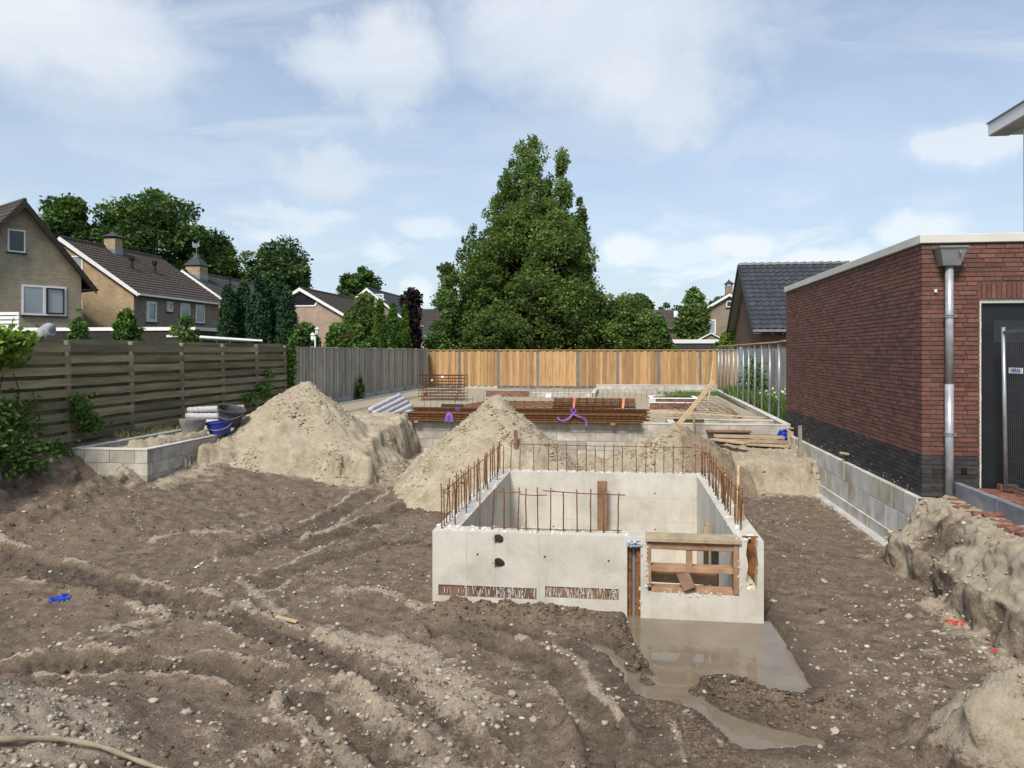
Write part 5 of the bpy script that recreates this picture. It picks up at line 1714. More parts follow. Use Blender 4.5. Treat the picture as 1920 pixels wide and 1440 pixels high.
for a in (1077, 1169):
    x = PY(a, 17.6)[0]
    MB().beam((x - 0.015, 17.585, 0.33), (x + 0.01, 17.585, 0.57), 0.006, 0.05, (1, 0, 0)).build('strap', MATS['strap_orange'], cg)
# free standing stack of mesh cages
ct = thing('mesh_cage_stack', 'rusty stack of wire reinforcement cages before the pine fence', 'rebar', (-6.1, 27.3, -0.1))
mx0, mx1 = PD(786, 27.4)[0], PD(872, 27.4)[0]
for k in range(9):
    z = -0.08 + k * 0.105
    ox = rng.uniform(-0.06, 0.06)
    for y in (26.6, 26.9, 27.3):
        for dz in (0.0,):
            MB().tube([(mx0 + ox, y, z + dz), (mx1 + ox, y + rng.uniform(-.05, .05), z + dz)], 0.008, 5).build('long_bar', RD, ct)
for k in range(16):
    x = mx0 + (mx1 - mx0) * k / 15
    for y in (26.58, 27.32):
        MB().tube([(x, y, -0.12), (x + rng.uniform(-0.05, 0.05), y, 0.78)], 0.006, 5).build('stirrup', RD, ct)
    for z in (0.0, 0.4, 0.78):
        MB().tube([(x, 26.58, z), (x, 27.32, z)], 0.006, 5).build('stirrup', RD, ct)
for x in (mx0 + 0.25, mx1 - 0.2):
    MB().beam((x - 0.1, 26.5, -0.12), (x + 0.08, 26.55, 0.25), 0.05, 0.06).build('spacer', MATS['rust_orange'], ct)
MB().obox((mx0 + 0.88, 26.55, 0.72), (0.07, 0.01, 0.07)).build('paper_tag', MATS['white_plastic'], ct)
MB().obox((mx0 + 0.50, 26.55, 0.60), (0.05, 0.01, 0.06), (0, 0.6, 0)).build('paper_tag', MATS['white_plastic'], ct)
# flat mesh mats lying behind the heap, and tangled wire on the right
mt_ = thing('mesh_mat', 'rusty reinforcement mesh mats lying behind the conical sand heap', 'rebar', (-2.5, 22, -0.1))
for k in range(16):
    x = -5.6 + k * 0.3
    MB().tube([(x, 19.3 + 0.25 * (k % 2), -0.06), (x + 1.3, 25.5, -0.03)], 0.009, 5).build('mesh_bar', RD, mt_)
for k in range(22):
    y = 19.5 + k * 0.28
    MB().tube([(-5.6 + (y - 19.3) * 0.21, y, -0.045), (-0.8 + (y - 19.3) * 0.21, y, -0.04 + rng.uniform(0, 0.02))], 0.008, 5).build('mesh_bar', RS, mt_)
for k in range(12):
    x = -5.3 + k * 0.13
    MB().tube([(x, 20.6 + k * 0.2, -0.1), (x + 0.02, 20.6 + k * 0.2, 0.32)], 0.005, 5).build('starter_bar', RD, mt_)
for k in range(24):
    x = -3.2 + k * 0.2
    y = 28.6 - (k % 3) * 0.5
    MB().tube([(x, y, -0.15), (x + rng.uniform(-0.05, 0.05), y, 0.25)], 0.005, 5).build('starter_bar', RD, mt_)
tw = thing('wire_tangle', 'loose curled rusty tie wire net on the sand beside the planks', 'wire', (2.4, 19.8, -0.1))
for k in range(9):
    x0_ = PZ(1290 + k * 15, 790, -0.08)[0]
    c0 = Vector((1.55 + k * 0.17, 20.4 + rng.uniform(-0.5, 0.5), 0))
    hgt_ = rng.uniform(0.25, 0.5)
    pts = [(c0.x + 0.25 * math.cos(t) * rng.uniform(0.8, 1.2), c0.y + 0.3 * math.sin(t), -0.1 + hgt_ * 0.5 * (1 - math.cos(t * 0.9))) for t in np.linspace(0, 5.5, 12)]
    MB().tube(spline(pts, 3), 0.005, 5).build('wire', RD, tw)
for k in range(7):
    z = k * 0.06
    MB().tube(spline([(1.4, 20.2 + 0.1 * k, -0.08 + z * 0.5), (2.0, 20.0, 0.05 + z), (2.6, 20.3, 0.0 + z), (3.1, 20.1, -0.09)], 4), 0.005, 5).build('wire', RD, tw)
# purple ribbons tied to the bars
def ribbon(name, label, strips, loc):
    t_ = thing(name, label, 'ribbon', loc, group='purple ribbons on the reinforcement')
    for pts in strips:
        P = spline(pts, 4)
        mb = MB()
        w = 0.02
        L_ = []
        for i, p in enumerate(P):
            q = P[min(i + 1, len(P) - 1)]
            o_ = P[max(i - 1, 0)]
            d = Vector(q) - Vector(o_)
            s = d.cross(Vector((0, 1, 0.2))).normalized() * w
            L_ += [Vector(p) - s, Vector(p) + s, Vector(p) + s + Vector((0, 0.004, 0)), Vector(p) - s + Vector((0, 0.004, 0))]
        f = []
        for i in range(len(P) - 1):
            b = i * 4
            f += [(b, b + 1, b + 5, b + 4), (b + 1, b + 2, b + 6, b + 5), (b + 2, b + 3, b + 7, b + 6), (b + 3, b, b + 4, b + 7)]
        mb.add(L_, f)
        mb.build('strip', MATS['ribbon_purple'], t_)
    return t_
rx = PY(842, 17.05)[0]
ribbon('ribbon_tassel', 'purple ribbon tassel hanging on the left end of the bar stack', [[(rx + 0.0, 17.06, 0.23), (rx - 0.05 + k * 0.03, 17.02, 0.16), (rx - 0.09 + k * 0.045, 17.05, 0.01 + 0.01 * (k % 2))] for k in range(5)] + [[(rx + 0.13, 17.2, 0.27), (rx + 0.17, 17.18, 0.33), (rx + 0.21, 17.2, 0.27)]], (rx, 17.05, 0))
rx = PY(1075, 17.05)[0]
ribbon('ribbon_bow', 'purple ribbon bow with loose ends in the middle of the bar stack', [[(rx, 17.05, 0.24), (rx - 0.12, 17.02, 0.12), (rx - 0.28, 17.04, 0.08), (rx - 0.36, 17.05, 0.15)], [(rx, 17.05, 0.22), (rx + 0.14, 17.02, 0.17), (rx + 0.26, 17.04, 0.12), (rx + 0.29, 17.05, -0.04)], [(rx, 17.05, 0.22), (rx - 0.05, 17.03, 0.33), (rx + 0.0, 17.0, 0.36), (rx + 0.05, 17.03, 0.30), (rx, 17.05, 0.22)]], (rx, 17.05, 0))
# black pipe and board on top of the bars at the left
single('black_tube', MB().tube([(PY(828, 18.2)[0], 18.2, 0.27), (PY(868, 18.2)[0], 18.2, 0.27)], 0.07, 12), MATS['black'], 'short black plastic tube lying behind the rusty bar stack', 'tube', (PY(848, 18.2)[0], 18.2, 0.2), smooth=False)
single('bearer_board', MB().box(PY(780, 18.25)[0], PY(885, 18.25)[0], 18.2, 18.4, -0.08, 0.20), MATS['old_plank'], 'long tan timber baulk behind the left end of the bar stack', 'timber', (PY(830, 18.3)[0], 18.3, -0.08), bevel=0.006)

# ------------------------------------------------------------------ grey drain tubes
def tube_stack(label, items, loc):
    t_ = thing('drain_tube_stack', label, 'pipes', loc)
    for p0, p1 in items:
        p0, p1 = Vector(p0), Vector(p1)
        n = 26
        P = [p0 + (p1 - p0) * i / n + Vector((rng.uniform(-.004, .004), 0, rng.uniform(-.004, .004))) for i in range(n + 1)]
        MB().tube(P, [0.058 + 0.006 * (i % 2) for i in range(n + 1)], 10).build('tube', MATS['grey_pipe'], t_, smooth=True)
    return t_
its = []
for k in range(5):
    a = PY(690 + k * 5, 17.0)
    its.append(((-5.62 + 0.085 * k, 16.92, 0.28 - 0.082 * k), (-5.50 + 0.10 * k, 18.9, 0.50 - 0.085 * k)))
for k in range(3):
    its.append(((-5.66 + 0.09 * k, 17.05, 0.16 - 0.085 * k), (-5.56 + 0.09 * k, 19.0, 0.36 - 0.085 * k)))
for k in range(2):
    its.append(((-5.50 + 0.13 * k, 18.2, -0.05), (-5.40 + 0.13 * k, 19.0, -0.04)))
tube_stack('slanting stack of fuzzy grey drain tubes beside the rusty bars', its, (-5.5, 17.6, -0.1))
its = []
yc = 14.3
for k in range(4):
    for j in range(2 if k else 3):
        its.append(((-8.62 + 0.05 * j, yc + j * 0.13 + 0.06 * k, 0.08 + 0.115 * k), (-7.55, yc + 0.12 + j * 0.13 + 0.06 * k, 0.08 + 0.115 * k + (0.04 if k == 3 else 0))))
tube_stack('grey drain tube stack with mortar tubs beside the slat fence', its, (-7.2, 14.4, 0.0))
# mortar tubs
def tub(name, label, c, r0, r1, h, m, tilt=(0, 0, 0), handle=True, group='mortar tubs'):
    t_ = thing(name, label, 'tub', c, 0, group)
    prof = [(0.001, 0.0), (r0, 0.0), (r1, h - 0.03), (r1 + 0.015, h - 0.03), (r1 + 0.015, h), (r1 - 0.006, h), (r0 - 0.008, 0.012), (0.001, 0.012)]
    b = MB().lathe(prof, (0, 0, 0), 28)
    t_.rotation_euler = tilt
    b.build('shell', MATS[m], t_, local=True, smooth=False)
    if handle:
        pts = [((r1 + 0.012) * math.cos(t), 0.0, h - 0.02 - 0.22 * math.sin(t)) for t in np.linspace(0, math.pi, 9)]
        MB().tube([(p[0], -(r1 + 0.03) * math.sin(t), h - 0.03 - 0.12 * math.sin(t)) for p, t in zip(pts, np.linspace(0, math.pi, 9))], 0.006, 6).build('handle', MATS['galvanised'], t_, local=True)
    return t_
cx, cy = PD(365, 14.3)
tub('mortar_tub', 'upside down grey mortar tub on the strip foundation edge', (cx + 0.02, cy - 0.1, 0.36), 0.24, 0.17, 0.33, 'tub_grey', (math.pi, 0, 0), False)
cx, cy = PD(431, 14.8)
tub('mortar_tub', 'black mortar tub stacked at an angle beside the sand heap', (cx - 0.02, cy, 0.20), 0.19, 0.25, 0.33, 'tub_black', (0.12, 0.25, 0))
cx, cy = PD(415, 14.5)
tub('mortar_tub', 'blue mortar tub under the black tub beside the sand heap', (cx - 0.02, cy, 0.06), 0.18, 0.23, 0.24, 'tub_blue', (0.0, -0.12, 0.4))
single('tub_base_board', MB().box(-8.55, -6.9, 13.9, 15.2, -0.03, 0.022), MATS['old_plank'], 'pallet board under the tubs and grey drain tubes', 'board', (-7.7, 14.5, -0.03))

# ------------------------------------------------------------------ planks and sticks
def plank(name, label, p0, p1, w, t, m='pine_plank', up=(0, 0, 1), cat='plank', group=None):
    c = [(a + b) / 2 for a, b in zip(p0, p1)]
    c[2] = min(p0[2], p1[2])
    return single(name, MB().beam(p0, p1, w, t, up), MATS[m], label, cat, tuple(c), group=group, bevel=0.004)
p0 = PD(1249, 15.1)
p1 = PD(1338, 17.4)
plank('plank', 'long pale plank leaning out of the brown soil heap', (*p0, ZD(824, 15.1)), (*p1, ZD(716, 17.4)), 0.10, 0.032, up=(0.3, -1, 0.2))
p0 = PD(1323, 22.0)
plank('batten', 'thin batten leaning upright behind the leaning plank', (*PD(1326, 22.0), -0.12), (*PD(1337, 22.3), ZD(678, 22.3)), 0.04, 0.03, cat='batten')
plank('plank', 'long pale board lying across the foundation toward the right kerb', (*PD(1196, 18.9), 0.18), (*PD(1432, 18.2), 0.04), 0.10, 0.03)
plank('plank', 'tan board lying below the long pale board on the foundation', (*PD(1205, 18.2), 0.06), (*PD(1320, 17.9), 0.04), 0.16, 0.03, 'old_plank')
plank('plank', 'thin board lying from the bar stack to the leaning plank', (*PD(1200, 20.5), 0.02), (*PD(1300, 20.0), -0.03), 0.10, 0.03)
plank('wooden_stake', 'short wooden stake before the foundation by the leaning plank', (*PD(1302, 16.9), -0.55), (*PD(1301, 16.9), ZD(778, 16.9)), 0.05, 0.04, 'old_plank', cat='stake')
zl = lambda x, y: gz(x, y)
def pile(label, a, b, Da, Db, z, w, t, m, i):
    p0, p1 = PD(a, Da), PD(b, Db)
    return plank('shutter_board', label, (*p0, z), (*p1, z), w, t, m, group='boards stacked before the foundation')
pile('lowest tan board of the stack before the foundation', 1400, 1482, 16.1, 15.7, -0.33, 0.22, 0.04, 'old_plank', 0)
pile('second board of the stack before the foundation', 1345, 1478, 16.4, 15.9, -0.27, 0.24, 0.05, 'old_plank', 1)
pile('pale board on the stack before the foundation, topmost and longest', 1338, 1470, 16.5, 16.15, -0.20, 0.26, 0.05, 'old_plank', 2)
pile('round ended board lying askew at the front of the stack', 1336, 1400, 16.2, 15.45, -0.24, 0.20, 0.035, 'pine_plank', 3)
pile('pale board leaning on the foundation wall above the stack', 1370, 1450, 17.15, 16.8, -0.18, 0.10, 0.04, 'pine_plank', 4)
pile('dark edged panel propped against the foundation wall', 1325, 1405, 16.8, 16.75, -0.12, 0.45, 0.03, 'brown_wood', 5)
plank('wooden_stake', 'tall grey stake standing by the footing at the end of the annex', (3.52, PX(1500, 3.52)[0], -1.05), (3.52, PX(1500, 3.52)[0], ZD(798, PX(1500, 3.52)[1])), 0.07, 0.06, 'grey_wood', cat='stake')
plank('wooden_stake', 'short brown stake stuck in the front of the conical sand heap', (*PD(967, 13.2), -0.35), (*PD(967, 13.3), ZD(806, 13.3)), 0.065, 0.03, 'brown_wood', cat='stake')
# blue plastic by the annex
mbp = MB()
rb = random.Random(3)
c0 = PD(1467, 16.6)
for q in range(14):
    mbp.obox((c0[0] + rb.uniform(-0.07, 0.07), c0[1] + rb.uniform(-0.05, 0.05), -0.30 + rb.uniform(0, 0.20)), (0.09, 0.05, 0.09), (rb.uniform(-1, 1), rb.uniform(-1, 1), rb.uniform(-1, 1)), rb.random())
single('plastic_bag', mbp, MATS['plastic_blue'], 'crumpled blue plastic bag beside the board stack', 'plastic bag', (c0[0], c0[1], -0.36), bevel=0.015)
# spray marks and scraps on the dirt
def splat(name, label, px, py, m, r, n, z=-1.0, cat='spray mark'):
    x, y = PZ(px, py, z)
    rs = random.Random(int(px))
    mb = MB()
    for q in range(n):
        a, d = rs.uniform(0, 6.28), r * rs.random() ** 0.7
        xx, yy = x + 1.3 * d * math.cos(a), y + d * math.sin(a)
        s = rs.uniform(0.02, 0.05)
        mb.obox((xx, yy, gz(xx, yy) + 0.006), (s, s * 0.8, 0.012), (rs.uniform(-0.3, 0.3), rs.uniform(-0.3, 0.3), rs.uniform(0, 3)), rs.random())
    single(name, mb, MATS[m], label, cat, (x, y, gz(x, y)))
splat('spray_mark', 'blue spray paint mark on the dirt at the left', 112, 1118, 'plastic_blue', 0.09, 26)
splat('spray_mark', 'larger red spray paint mark right of the puddle', 1786, 1166, 'paint_red', 0.08, 26)
splat('spray_mark', 'smaller red spray paint mark near the right bank', 1860, 1221, 'paint_red', 0.04, 12)
splat('spray_mark', 'red spray spot at the edge of the puddle', 1252, 1256, 'paint_red', 0.03, 8)
plank('wood_scrap', 'short flat wood offcut lying on the tracked dirt', (*PZ(517, 1160, -1.0), gz(*PZ(517, 1160, -1.0)) + 0.015), (*PZ(557, 1163, -1.0), gz(*PZ(557, 1163, -1.0)) + 0.015), 0.05, 0.02, cat='wood scrap')
plank('plastic_strip', 'short white plastic strip lying on the left dirt', (*PZ(366, 1054, -0.95), gz(*PZ(366, 1054, -0.95)) + 0.015), (*PZ(380, 1047, -0.95), gz(*PZ(380, 1047, -0.95)) + 0.02), 0.03, 0.01, 'white_plastic', cat='scrap')
for i, (a, b) in enumerate(((698, 801), (730, 800))):
    x, y = PZ(a + 25, b, -0.02)
    plank('concrete_scrap', ['white concrete scrap on the foundation edge below the drain tubes', 'smaller white concrete scrap at the left end of the bar stack'][i], (x - 0.12 + 0.03 * i, 17.36, 0.055), (x + 0.12 - 0.03 * i, 17.40, 0.055), 0.08, 0.06, 'foam_white', cat='scrap')
# root lying over the near left mound
rp = []
for (a, b, dz) in ((-80, 1388, 0.05), (10, 1385, 0.05), (110, 1386, 0.04), (190, 1400, 0.05), (255, 1425, 0.03), (310, 1445, 0.03), (350, 1462, 0.02)):
    z = -0.70
    for _ in range(8):
        x, y = PZ(a, b, z)
        z = 0.5 * z + 0.5 * (gz(x, y) + dz)
    rp.append((x, y, z))
P = spline(rp, 6)
single('tree_root', MB().tube(P, [0.018 + 0.003 * math.sin(i * 1.3) - 0.006 * i / len(P) for i in range(len(P))], 9), MATS['root_wood'], 'long pale bare root lying over the mound in the near left corner', 'root', rp[2], smooth=True)
# steel peg at the left edge
plank('steel_post', 'thin grey post leaning at the left edge before the fence', (*PD(4, 11.0), -0.6), (*PD(-4, 11.0), ZD(870, 11.0)), 0.05, 0.05, 'post_dark', cat='post')
rng = random.Random(41)
# ------------------------------------------------------------------ houses
def tile_surface(p0, ex, L, es, S, n, cw=0.30, ch=0.33, amp=0.030, lip=0.030):
    """courses of pantiles as one wavy, stepped surface"""
    p0, ex, es, n = (np.array(v, float) for v in (p0, ex, es, n))
    nr = max(2, int(round(S / ch)))
    nc_ = max(2, int(round(L / cw)))
    us = np.linspace(0, L, nc_ * 6 + 1)
    ph = (us / (L / nc_)) % 1.0
    prof = amp * (0.5 + 0.5 * np.cos(2 * math.pi * ph)) ** 1.6
    rows = []
    for r in range(nr):
        v0, v1 = S * r / nr, S * (r + 1) / nr + 0.02
        rows.append((v0, -0.01))
        rows.append((v0, lip))
        rows.append((v1, 0.004))
    P = np.zeros((len(us), len(rows), 3))
    for j, (v, h) in enumerate(rows):
        P[:, j] = p0 + us[:, None] * ex + v * es + (prof + h)[:, None] * n
    return P
def np_grid(name, P, m, parent):
    a, b = P.shape[:2]
    ii = np.arange(a * b).reshape(a, b)
    Q = np.stack([ii[:-1, :-1], ii[1:, :-1], ii[1:, 1:], ii[:-1, 1:]], -1).reshape(-1, 4)
    me = arr_mesh(name, P.reshape(-1, 3), Q)
    me.materials.append(MATS[m])
    o = link(name, me, parent)
    o['kind'] = 'stuff'
    return o
def window(parent, face, hw, a, z, w, h, style='curtain', mull=None, tilt=False, frame='white_trim', sill=True):
    def Pt(u, d, zz):
        if face == 'front':
            return (u, -d, zz)
        if face == 'right':
            return (hw + d, u, zz)
        return (-hw - d, u, zz)
    def bx(name, u0, u1, d0, d1, z0, z1, m, par):
        A, B = Pt(u0, d0, z0), Pt(u1, d1, z1)
        mb = MB().box(min(A[0], B[0]), max(A[0], B[0]), min(A[1], B[1]), max(A[1], B[1]), z0, z1)
        return mb.build(name, MATS[m], par, local=True)
    ft = max(0.06, min(0.09, w * 0.09))
    u0, u1 = a - w / 2, a + w / 2
    fr = bx('window', u0, u0 + ft, 0.0, 0.05, z, z + h, frame, parent)
    bx('frame', u1 - ft, u1, 0.0, 0.05, z, z + h, frame, fr)
    bx('frame', u0 + ft, u1 - ft, 0.0, 0.05, z + h - ft, z + h, frame, fr)
    bx('frame', u0 + ft, u1 - ft, 0.0, 0.05, z, z + ft, frame, fr)
    bx('pane', u0 + ft, u1 - ft, 0.003, 0.02, z + ft, z + h - ft, 'glass_dark' if style == 'dark' else 'curtain', fr)
    if style != 'dark':
        bx('pane', u0 + ft, u1 - ft, 0.021, 0.024, z + ft, z + h - ft, 'glass_curtain', fr)
    if mull is not None:
        um = u0 + w * mull
        bx('mullion', um - ft * 0.6, um + ft * 0.6, 0.0, 0.055, z + ft, z + h - ft, frame, fr)
    if tilt:
        um = u0 + w * (mull or 0.0) + ft
        b0, b1 = um + 0.01, u1 - ft - 0.01
        for (p, q, r_, s) in ((b0, b0 + 0.06, z + ft, z + h - ft), (b1 - 0.06, b1, z + ft, z + h - ft), (b0 + .06, b1 - .06, z + ft, z + ft + 0.07), (b0 + .06, b1 - .06, z + h - ft - 0.06, z + h - ft)):
            bx('sash', p, q, 0.026, 0.09, r_, s, 'dark_board' if style == 'two' else 'white_trim', fr)
    if sill:
        bx('sill', u0 - 0.05, u1 + 0.05, 0.0, 0.10, z - 0.07, z - 0.002, 'dark_board', fr)
    return fr
def house(name, label, loc, rotz, w, L, he, ha, wall, tile, verge='white_trim', ox=0.4, oy=0.25, wins=(), chim=None, vents=(), shaded_right=None, gutter='white_trim', group='houses around the site', vw=0.2, cw=0.3, tiles_left=True, soff=None):
    h = thing(name, label, 'house', loc, rotz, group)
    hw = w / 2
    sl = (ha - he) / hw
    poly = [(-hw, 0, -0.1), (hw, 0, -0.1), (hw, 0, he), (0, 0, ha), (-hw, 0, he)]
    MB().prism([(p[0], p[1], p[2] - (0.10 if p[2] > 0 else 0)) for p in poly], (0, L, 0)).build('wall', MATS[wall], h, local=True)
    if shaded_right:
        MB().box(hw + 0.002, hw + 0.02, 0.02, L, -0.1, he - 0.1).build('side_wall', MATS[shaded_right], h, local=True)  # darker brick skin: the side's shade is put into the colour
    S = math.hypot(hw + ox, (hw + ox) * sl)
    cs, sn = (hw + ox) / S, (hw + ox) * sl / S
    for sgn in ((1, -1) if tiles_left else (1,)):
        ez = he - ox * sl
        p0 = (sgn * (hw + ox), -oy, ez)
        es = (-sgn * cs, 0, sn)
        n = (sgn * sn, 0, cs)
        rf = MB().prism([(sgn * (hw + ox - 0.02), -oy + 0.01, ez - 0.05), (0, -oy + 0.01, ha - 0.05), (0, -oy + 0.01, ha + 0.0), (sgn * (hw + ox - 0.02), -oy + 0.01, ez + 0.0)], (0, L + 2 * oy - 0.02, 0)).build('roof', MATS[tile], h, local=True)
        np_grid('roof_tiles', tile_surface(p0, (0, 1, 0), L + 2 * oy, es, S, n, cw=cw), tile, rf)
        # barge board
        b = MB()
        a0 = Vector((sgn * (hw + ox + 0.02), -oy - 0.03, ez - 0.02))
        a1 = Vector((0, -oy - 0.03, ha - 0.0))
        b.prism([a0 + Vector((0, 0, 0.05)), a1 + Vector((0, 0, 0.06)), a1 - Vector((0, 0, vw)), a0 - Vector((0, 0, vw * 0.85))], (0, 0.04, 0))
        b.build('barge_board', MATS[verge], rf, local=True)
        MB().box(min(sgn * (hw + ox), sgn * (hw + ox + 0.13)), max(sgn * (hw + ox), sgn * (hw + ox + 0.13)), -oy + 0.02, L + oy, ez - 0.12, ez - 0.005).build('gutter', MATS[gutter], rf, local=True)
        MB().box(min(sgn * (hw + 0.03), sgn * (hw + ox - 0.02)), max(sgn * (hw + 0.03), sgn * (hw + ox - 0.02)), -oy + 0.03, L + oy, ez - 0.10, ez - 0.06).build('eave_board', MATS[soff or 'dark_board'], rf, local=True)
    rc = MB().tube([(0, -oy, ha + 0.03), (0, L + oy, ha + 0.03)], 0.11, 8).build('ridge', MATS[tile], h, local=True)
    for wv in wins:
        window(h, wv[0], hw + (0.021 if (shaded_right and wv[0] == 'right') else 0), *wv[1:6], **(wv[6] if len(wv) > 6 else {}))
    for (cxx, cy, cw_, chh, cap, vane) in (chim or []):
        zb = ha - abs(cxx) * sl
        ch = MB().box(cxx - cw_ / 2, cxx + cw_ / 2, cy - cw_ / 2, cy + cw_ / 2, zb - 0.4, zb + chh).build('chimney', MATS[wall], h, local=True)
        MB().box(cxx - cw_ / 2 - 0.03, cxx + cw_ / 2 + 0.03, cy - cw_ / 2 - 0.03, cy + cw_ / 2 + 0.03, zb - 0.25, zb + 0.12).build('flashing', MATS['lead_box'], ch, local=True)
        q = cw_ / 2 + 0.13
        zt = zb + chh
        for sx_, sy_ in ((-1, -1), (1, -1), (1, 1), (-1, 1)):
            MB().box(cxx + sx_ * cw_ * 0.4 - 0.03, cxx + sx_ * cw_ * 0.4 + 0.03, cy + sy_ * cw_ * 0.4 - 0.03, cy + sy_ * cw_ * 0.4 + 0.03, zt, zt + cap[1]).build('cap_leg', MATS['shed_dark'], ch, local=True)
        z2 = zt + cap[1]
        MB().add([(cxx - q, cy - q, z2), (cxx + q, cy - q, z2), (cxx + q, cy + q, z2), (cxx - q, cy + q, z2), (cxx - q * .35, cy - q * .35, z2 + cap[0] * 0.5), (cxx + q * .35, cy - q * .35, z2 + cap[0] * 0.5), (cxx + q * .35, cy + q * .35, z2 + cap[0] * 0.5), (cxx - q * .35, cy + q * .35, z2 + cap[0] * 0.5), (cxx, cy, z2 + cap[0])],
                 [(0, 3, 2, 1), (0, 1, 5, 4), (1, 2, 6, 5), (2, 3, 7, 6), (3, 0, 4, 7), (4, 5, 8), (5, 6, 8), (6, 7, 8), (7, 4, 8)]).build('chimney_cap', MATS['tile_slate'], ch, local=True)
        if vane:
            z3 = z2 + cap[0]
            mv = MB().tube([(cxx, cy, z3 - 0.05), (cxx, cy, z3 + 0.55)], 0.03, 6)
            mv.prism([(cxx - 0.35, cy, z3 + 0.35), (cxx - 0.05, cy, z3 + 0.28), (cxx + 0.30, cy, z3 + 0.45), (cxx + 0.18, cy, z3 + 0.55), (cxx + 0.24, cy, z3 + 0.85), (cxx + 0.05, cy, z3 + 0.62), (cxx - 0.15, cy, z3 + 0.62), (cxx - 0.38, cy, z3 + 0.80)], (0, 0.04, 0))
            mv.build('weather_vane', MATS['lead_box'], ch, local=True)
    for (vx, vy) in vents:
        z = ha - abs(vx) * sl
        v = MB().tube([(vx, vy, z - 0.1), (vx, vy, z + 0.55)], 0.10, 10).build('vent_pipe', MATS['dark_board'], h, local=True)
        MB().tube([(vx, vy, z + 0.55), (vx, vy, z + 0.75)], 0.17, 10).build('vent_cap', MATS['black'], v, local=True)
    return h

# A: leftmost gable, turned
ax, ay = PD(40, 38)
rzA = R(59.6)
house('gable_house', 'leftmost taupe brick gable house with black barge boards', (ax, ay, 0), rzA, 5.6, 9.0, ZD(540, 40.7) + 0.62, ZD(378, 38), 'wall_taupe', 'tile_brown', 'dark_board', 0.55, 0.45,
      [('front', 1.03, ZD(592, 39), 2.05, 1.50, 'two', {'mull': 0.5, 'tilt': True}), ('front', -0.22, ZD(474, 38), 0.78, 1.12, 'dark'), ('front', -1.85, ZD(592, 37), 0.9, 1.5, 'curtain')], vw=0.34, gutter='dark_board')
# B: yellow gable house
XB, DB = PY(118, 39.7)
whB = 4.35
haB = ZD(447, DB)
slB = (haB - ZD(550, 43)) / 4.75
def yB(px):
    return PX(px, XB + whB)[0] - 39.7
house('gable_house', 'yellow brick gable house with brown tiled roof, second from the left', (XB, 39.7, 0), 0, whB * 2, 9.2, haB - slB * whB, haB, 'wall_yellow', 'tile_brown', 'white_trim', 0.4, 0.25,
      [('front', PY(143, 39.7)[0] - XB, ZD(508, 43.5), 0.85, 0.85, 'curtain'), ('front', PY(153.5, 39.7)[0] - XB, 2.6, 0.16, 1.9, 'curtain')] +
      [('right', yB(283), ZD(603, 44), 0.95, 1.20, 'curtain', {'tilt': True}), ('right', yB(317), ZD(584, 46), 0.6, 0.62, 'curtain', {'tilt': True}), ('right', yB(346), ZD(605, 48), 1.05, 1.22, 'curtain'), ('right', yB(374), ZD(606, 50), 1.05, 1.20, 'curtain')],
      chim=[(0.35, 3.9, 0.72, 0.75, (0.38, 0.12), False)], vents=((2.2, 3.0), (2.2, 5.3)), shaded_right='wall_brown')  # browner right wall paints the shade of the side away from the sun
# C behind B
XC, DC = PD(345, 58)[0], 58
YC = PD(345, 58)[1]
house('gable_house', 'dark roofed house with weather vane chimney behind the yellow house', (XC, YC, 0), 0, 8.6, 12, ZD(508, 58) - 0.67 * 4.3, ZD(508, 58), 'wall_yellow', 'tile_grey', 'white_trim', 0.4, 0.25, [],
      chim=[(0.5, 0.9, 1.15, 0.75, (1.1, 0.05), True)], vents=((1.0, 5.0),))
# D
XD, YD = PD(564, 60)
house('gable_house', 'pinkish brick gable house with pentagonal attic window left of the tall tree', (XD, YD, 0), 0, 7.4, 13, ZD(541, 60) - 0.57 * 3.7, ZD(541, 60), 'wall_pink', 'tile_brown', 'white_trim', 0.35, 0.25, [('right', 0.8, 3.0, 1.0, 1.0, 'curtain')], vents=((0.3, 8.0),))
hD = [o for o in bpy.data.objects if o.name.startswith('gable_house')][-1]
hD = bpy.data.objects['gable_house.003']
pw = MB().prism([(-1.2, -0.06, 5.15), (1.2, -0.06, 5.15), (1.55, -0.06, 5.65), (0.0, -0.06, 6.42), (-1.55, -0.06, 5.65)], (0, 0.055, 0)).build('attic_window', MATS['white_trim'], hD, local=True)
MB().prism([(-1.1, -0.08, 5.27), (1.1, -0.08, 5.27), (1.36, -0.08, 5.65), (0.0, -0.08, 6.28), (-1.36, -0.08, 5.65)], (0, 0.018, 0)).build('pane', MATS['glass_dark'], pw, local=True)
# E
XE, YE = PD(689, 76)
house('gable_house', 'slate roofed house with white gable behind the thuja columns', (XE, YE, 0), 0, 6.4, 15, ZD(541, 76) - 0.80 * 3.2, ZD(541, 76), 'wall_brown', 'tile_slate', 'white_trim', 0.35, 0.3, [('front', 0.9, ZD(580, 76), 1.5, 1.5, 'curtain')])
hE = bpy.data.objects['gable_house.004']
MB().prism([(0.2, -0.03, ZD(563, 76)), (1.9, -0.03, ZD(563, 76)), (0.2, -0.03, ZD(546, 76))], (0, 0.028, 0)).build('gable_panel', MATS['render_white'], hE, local=True)
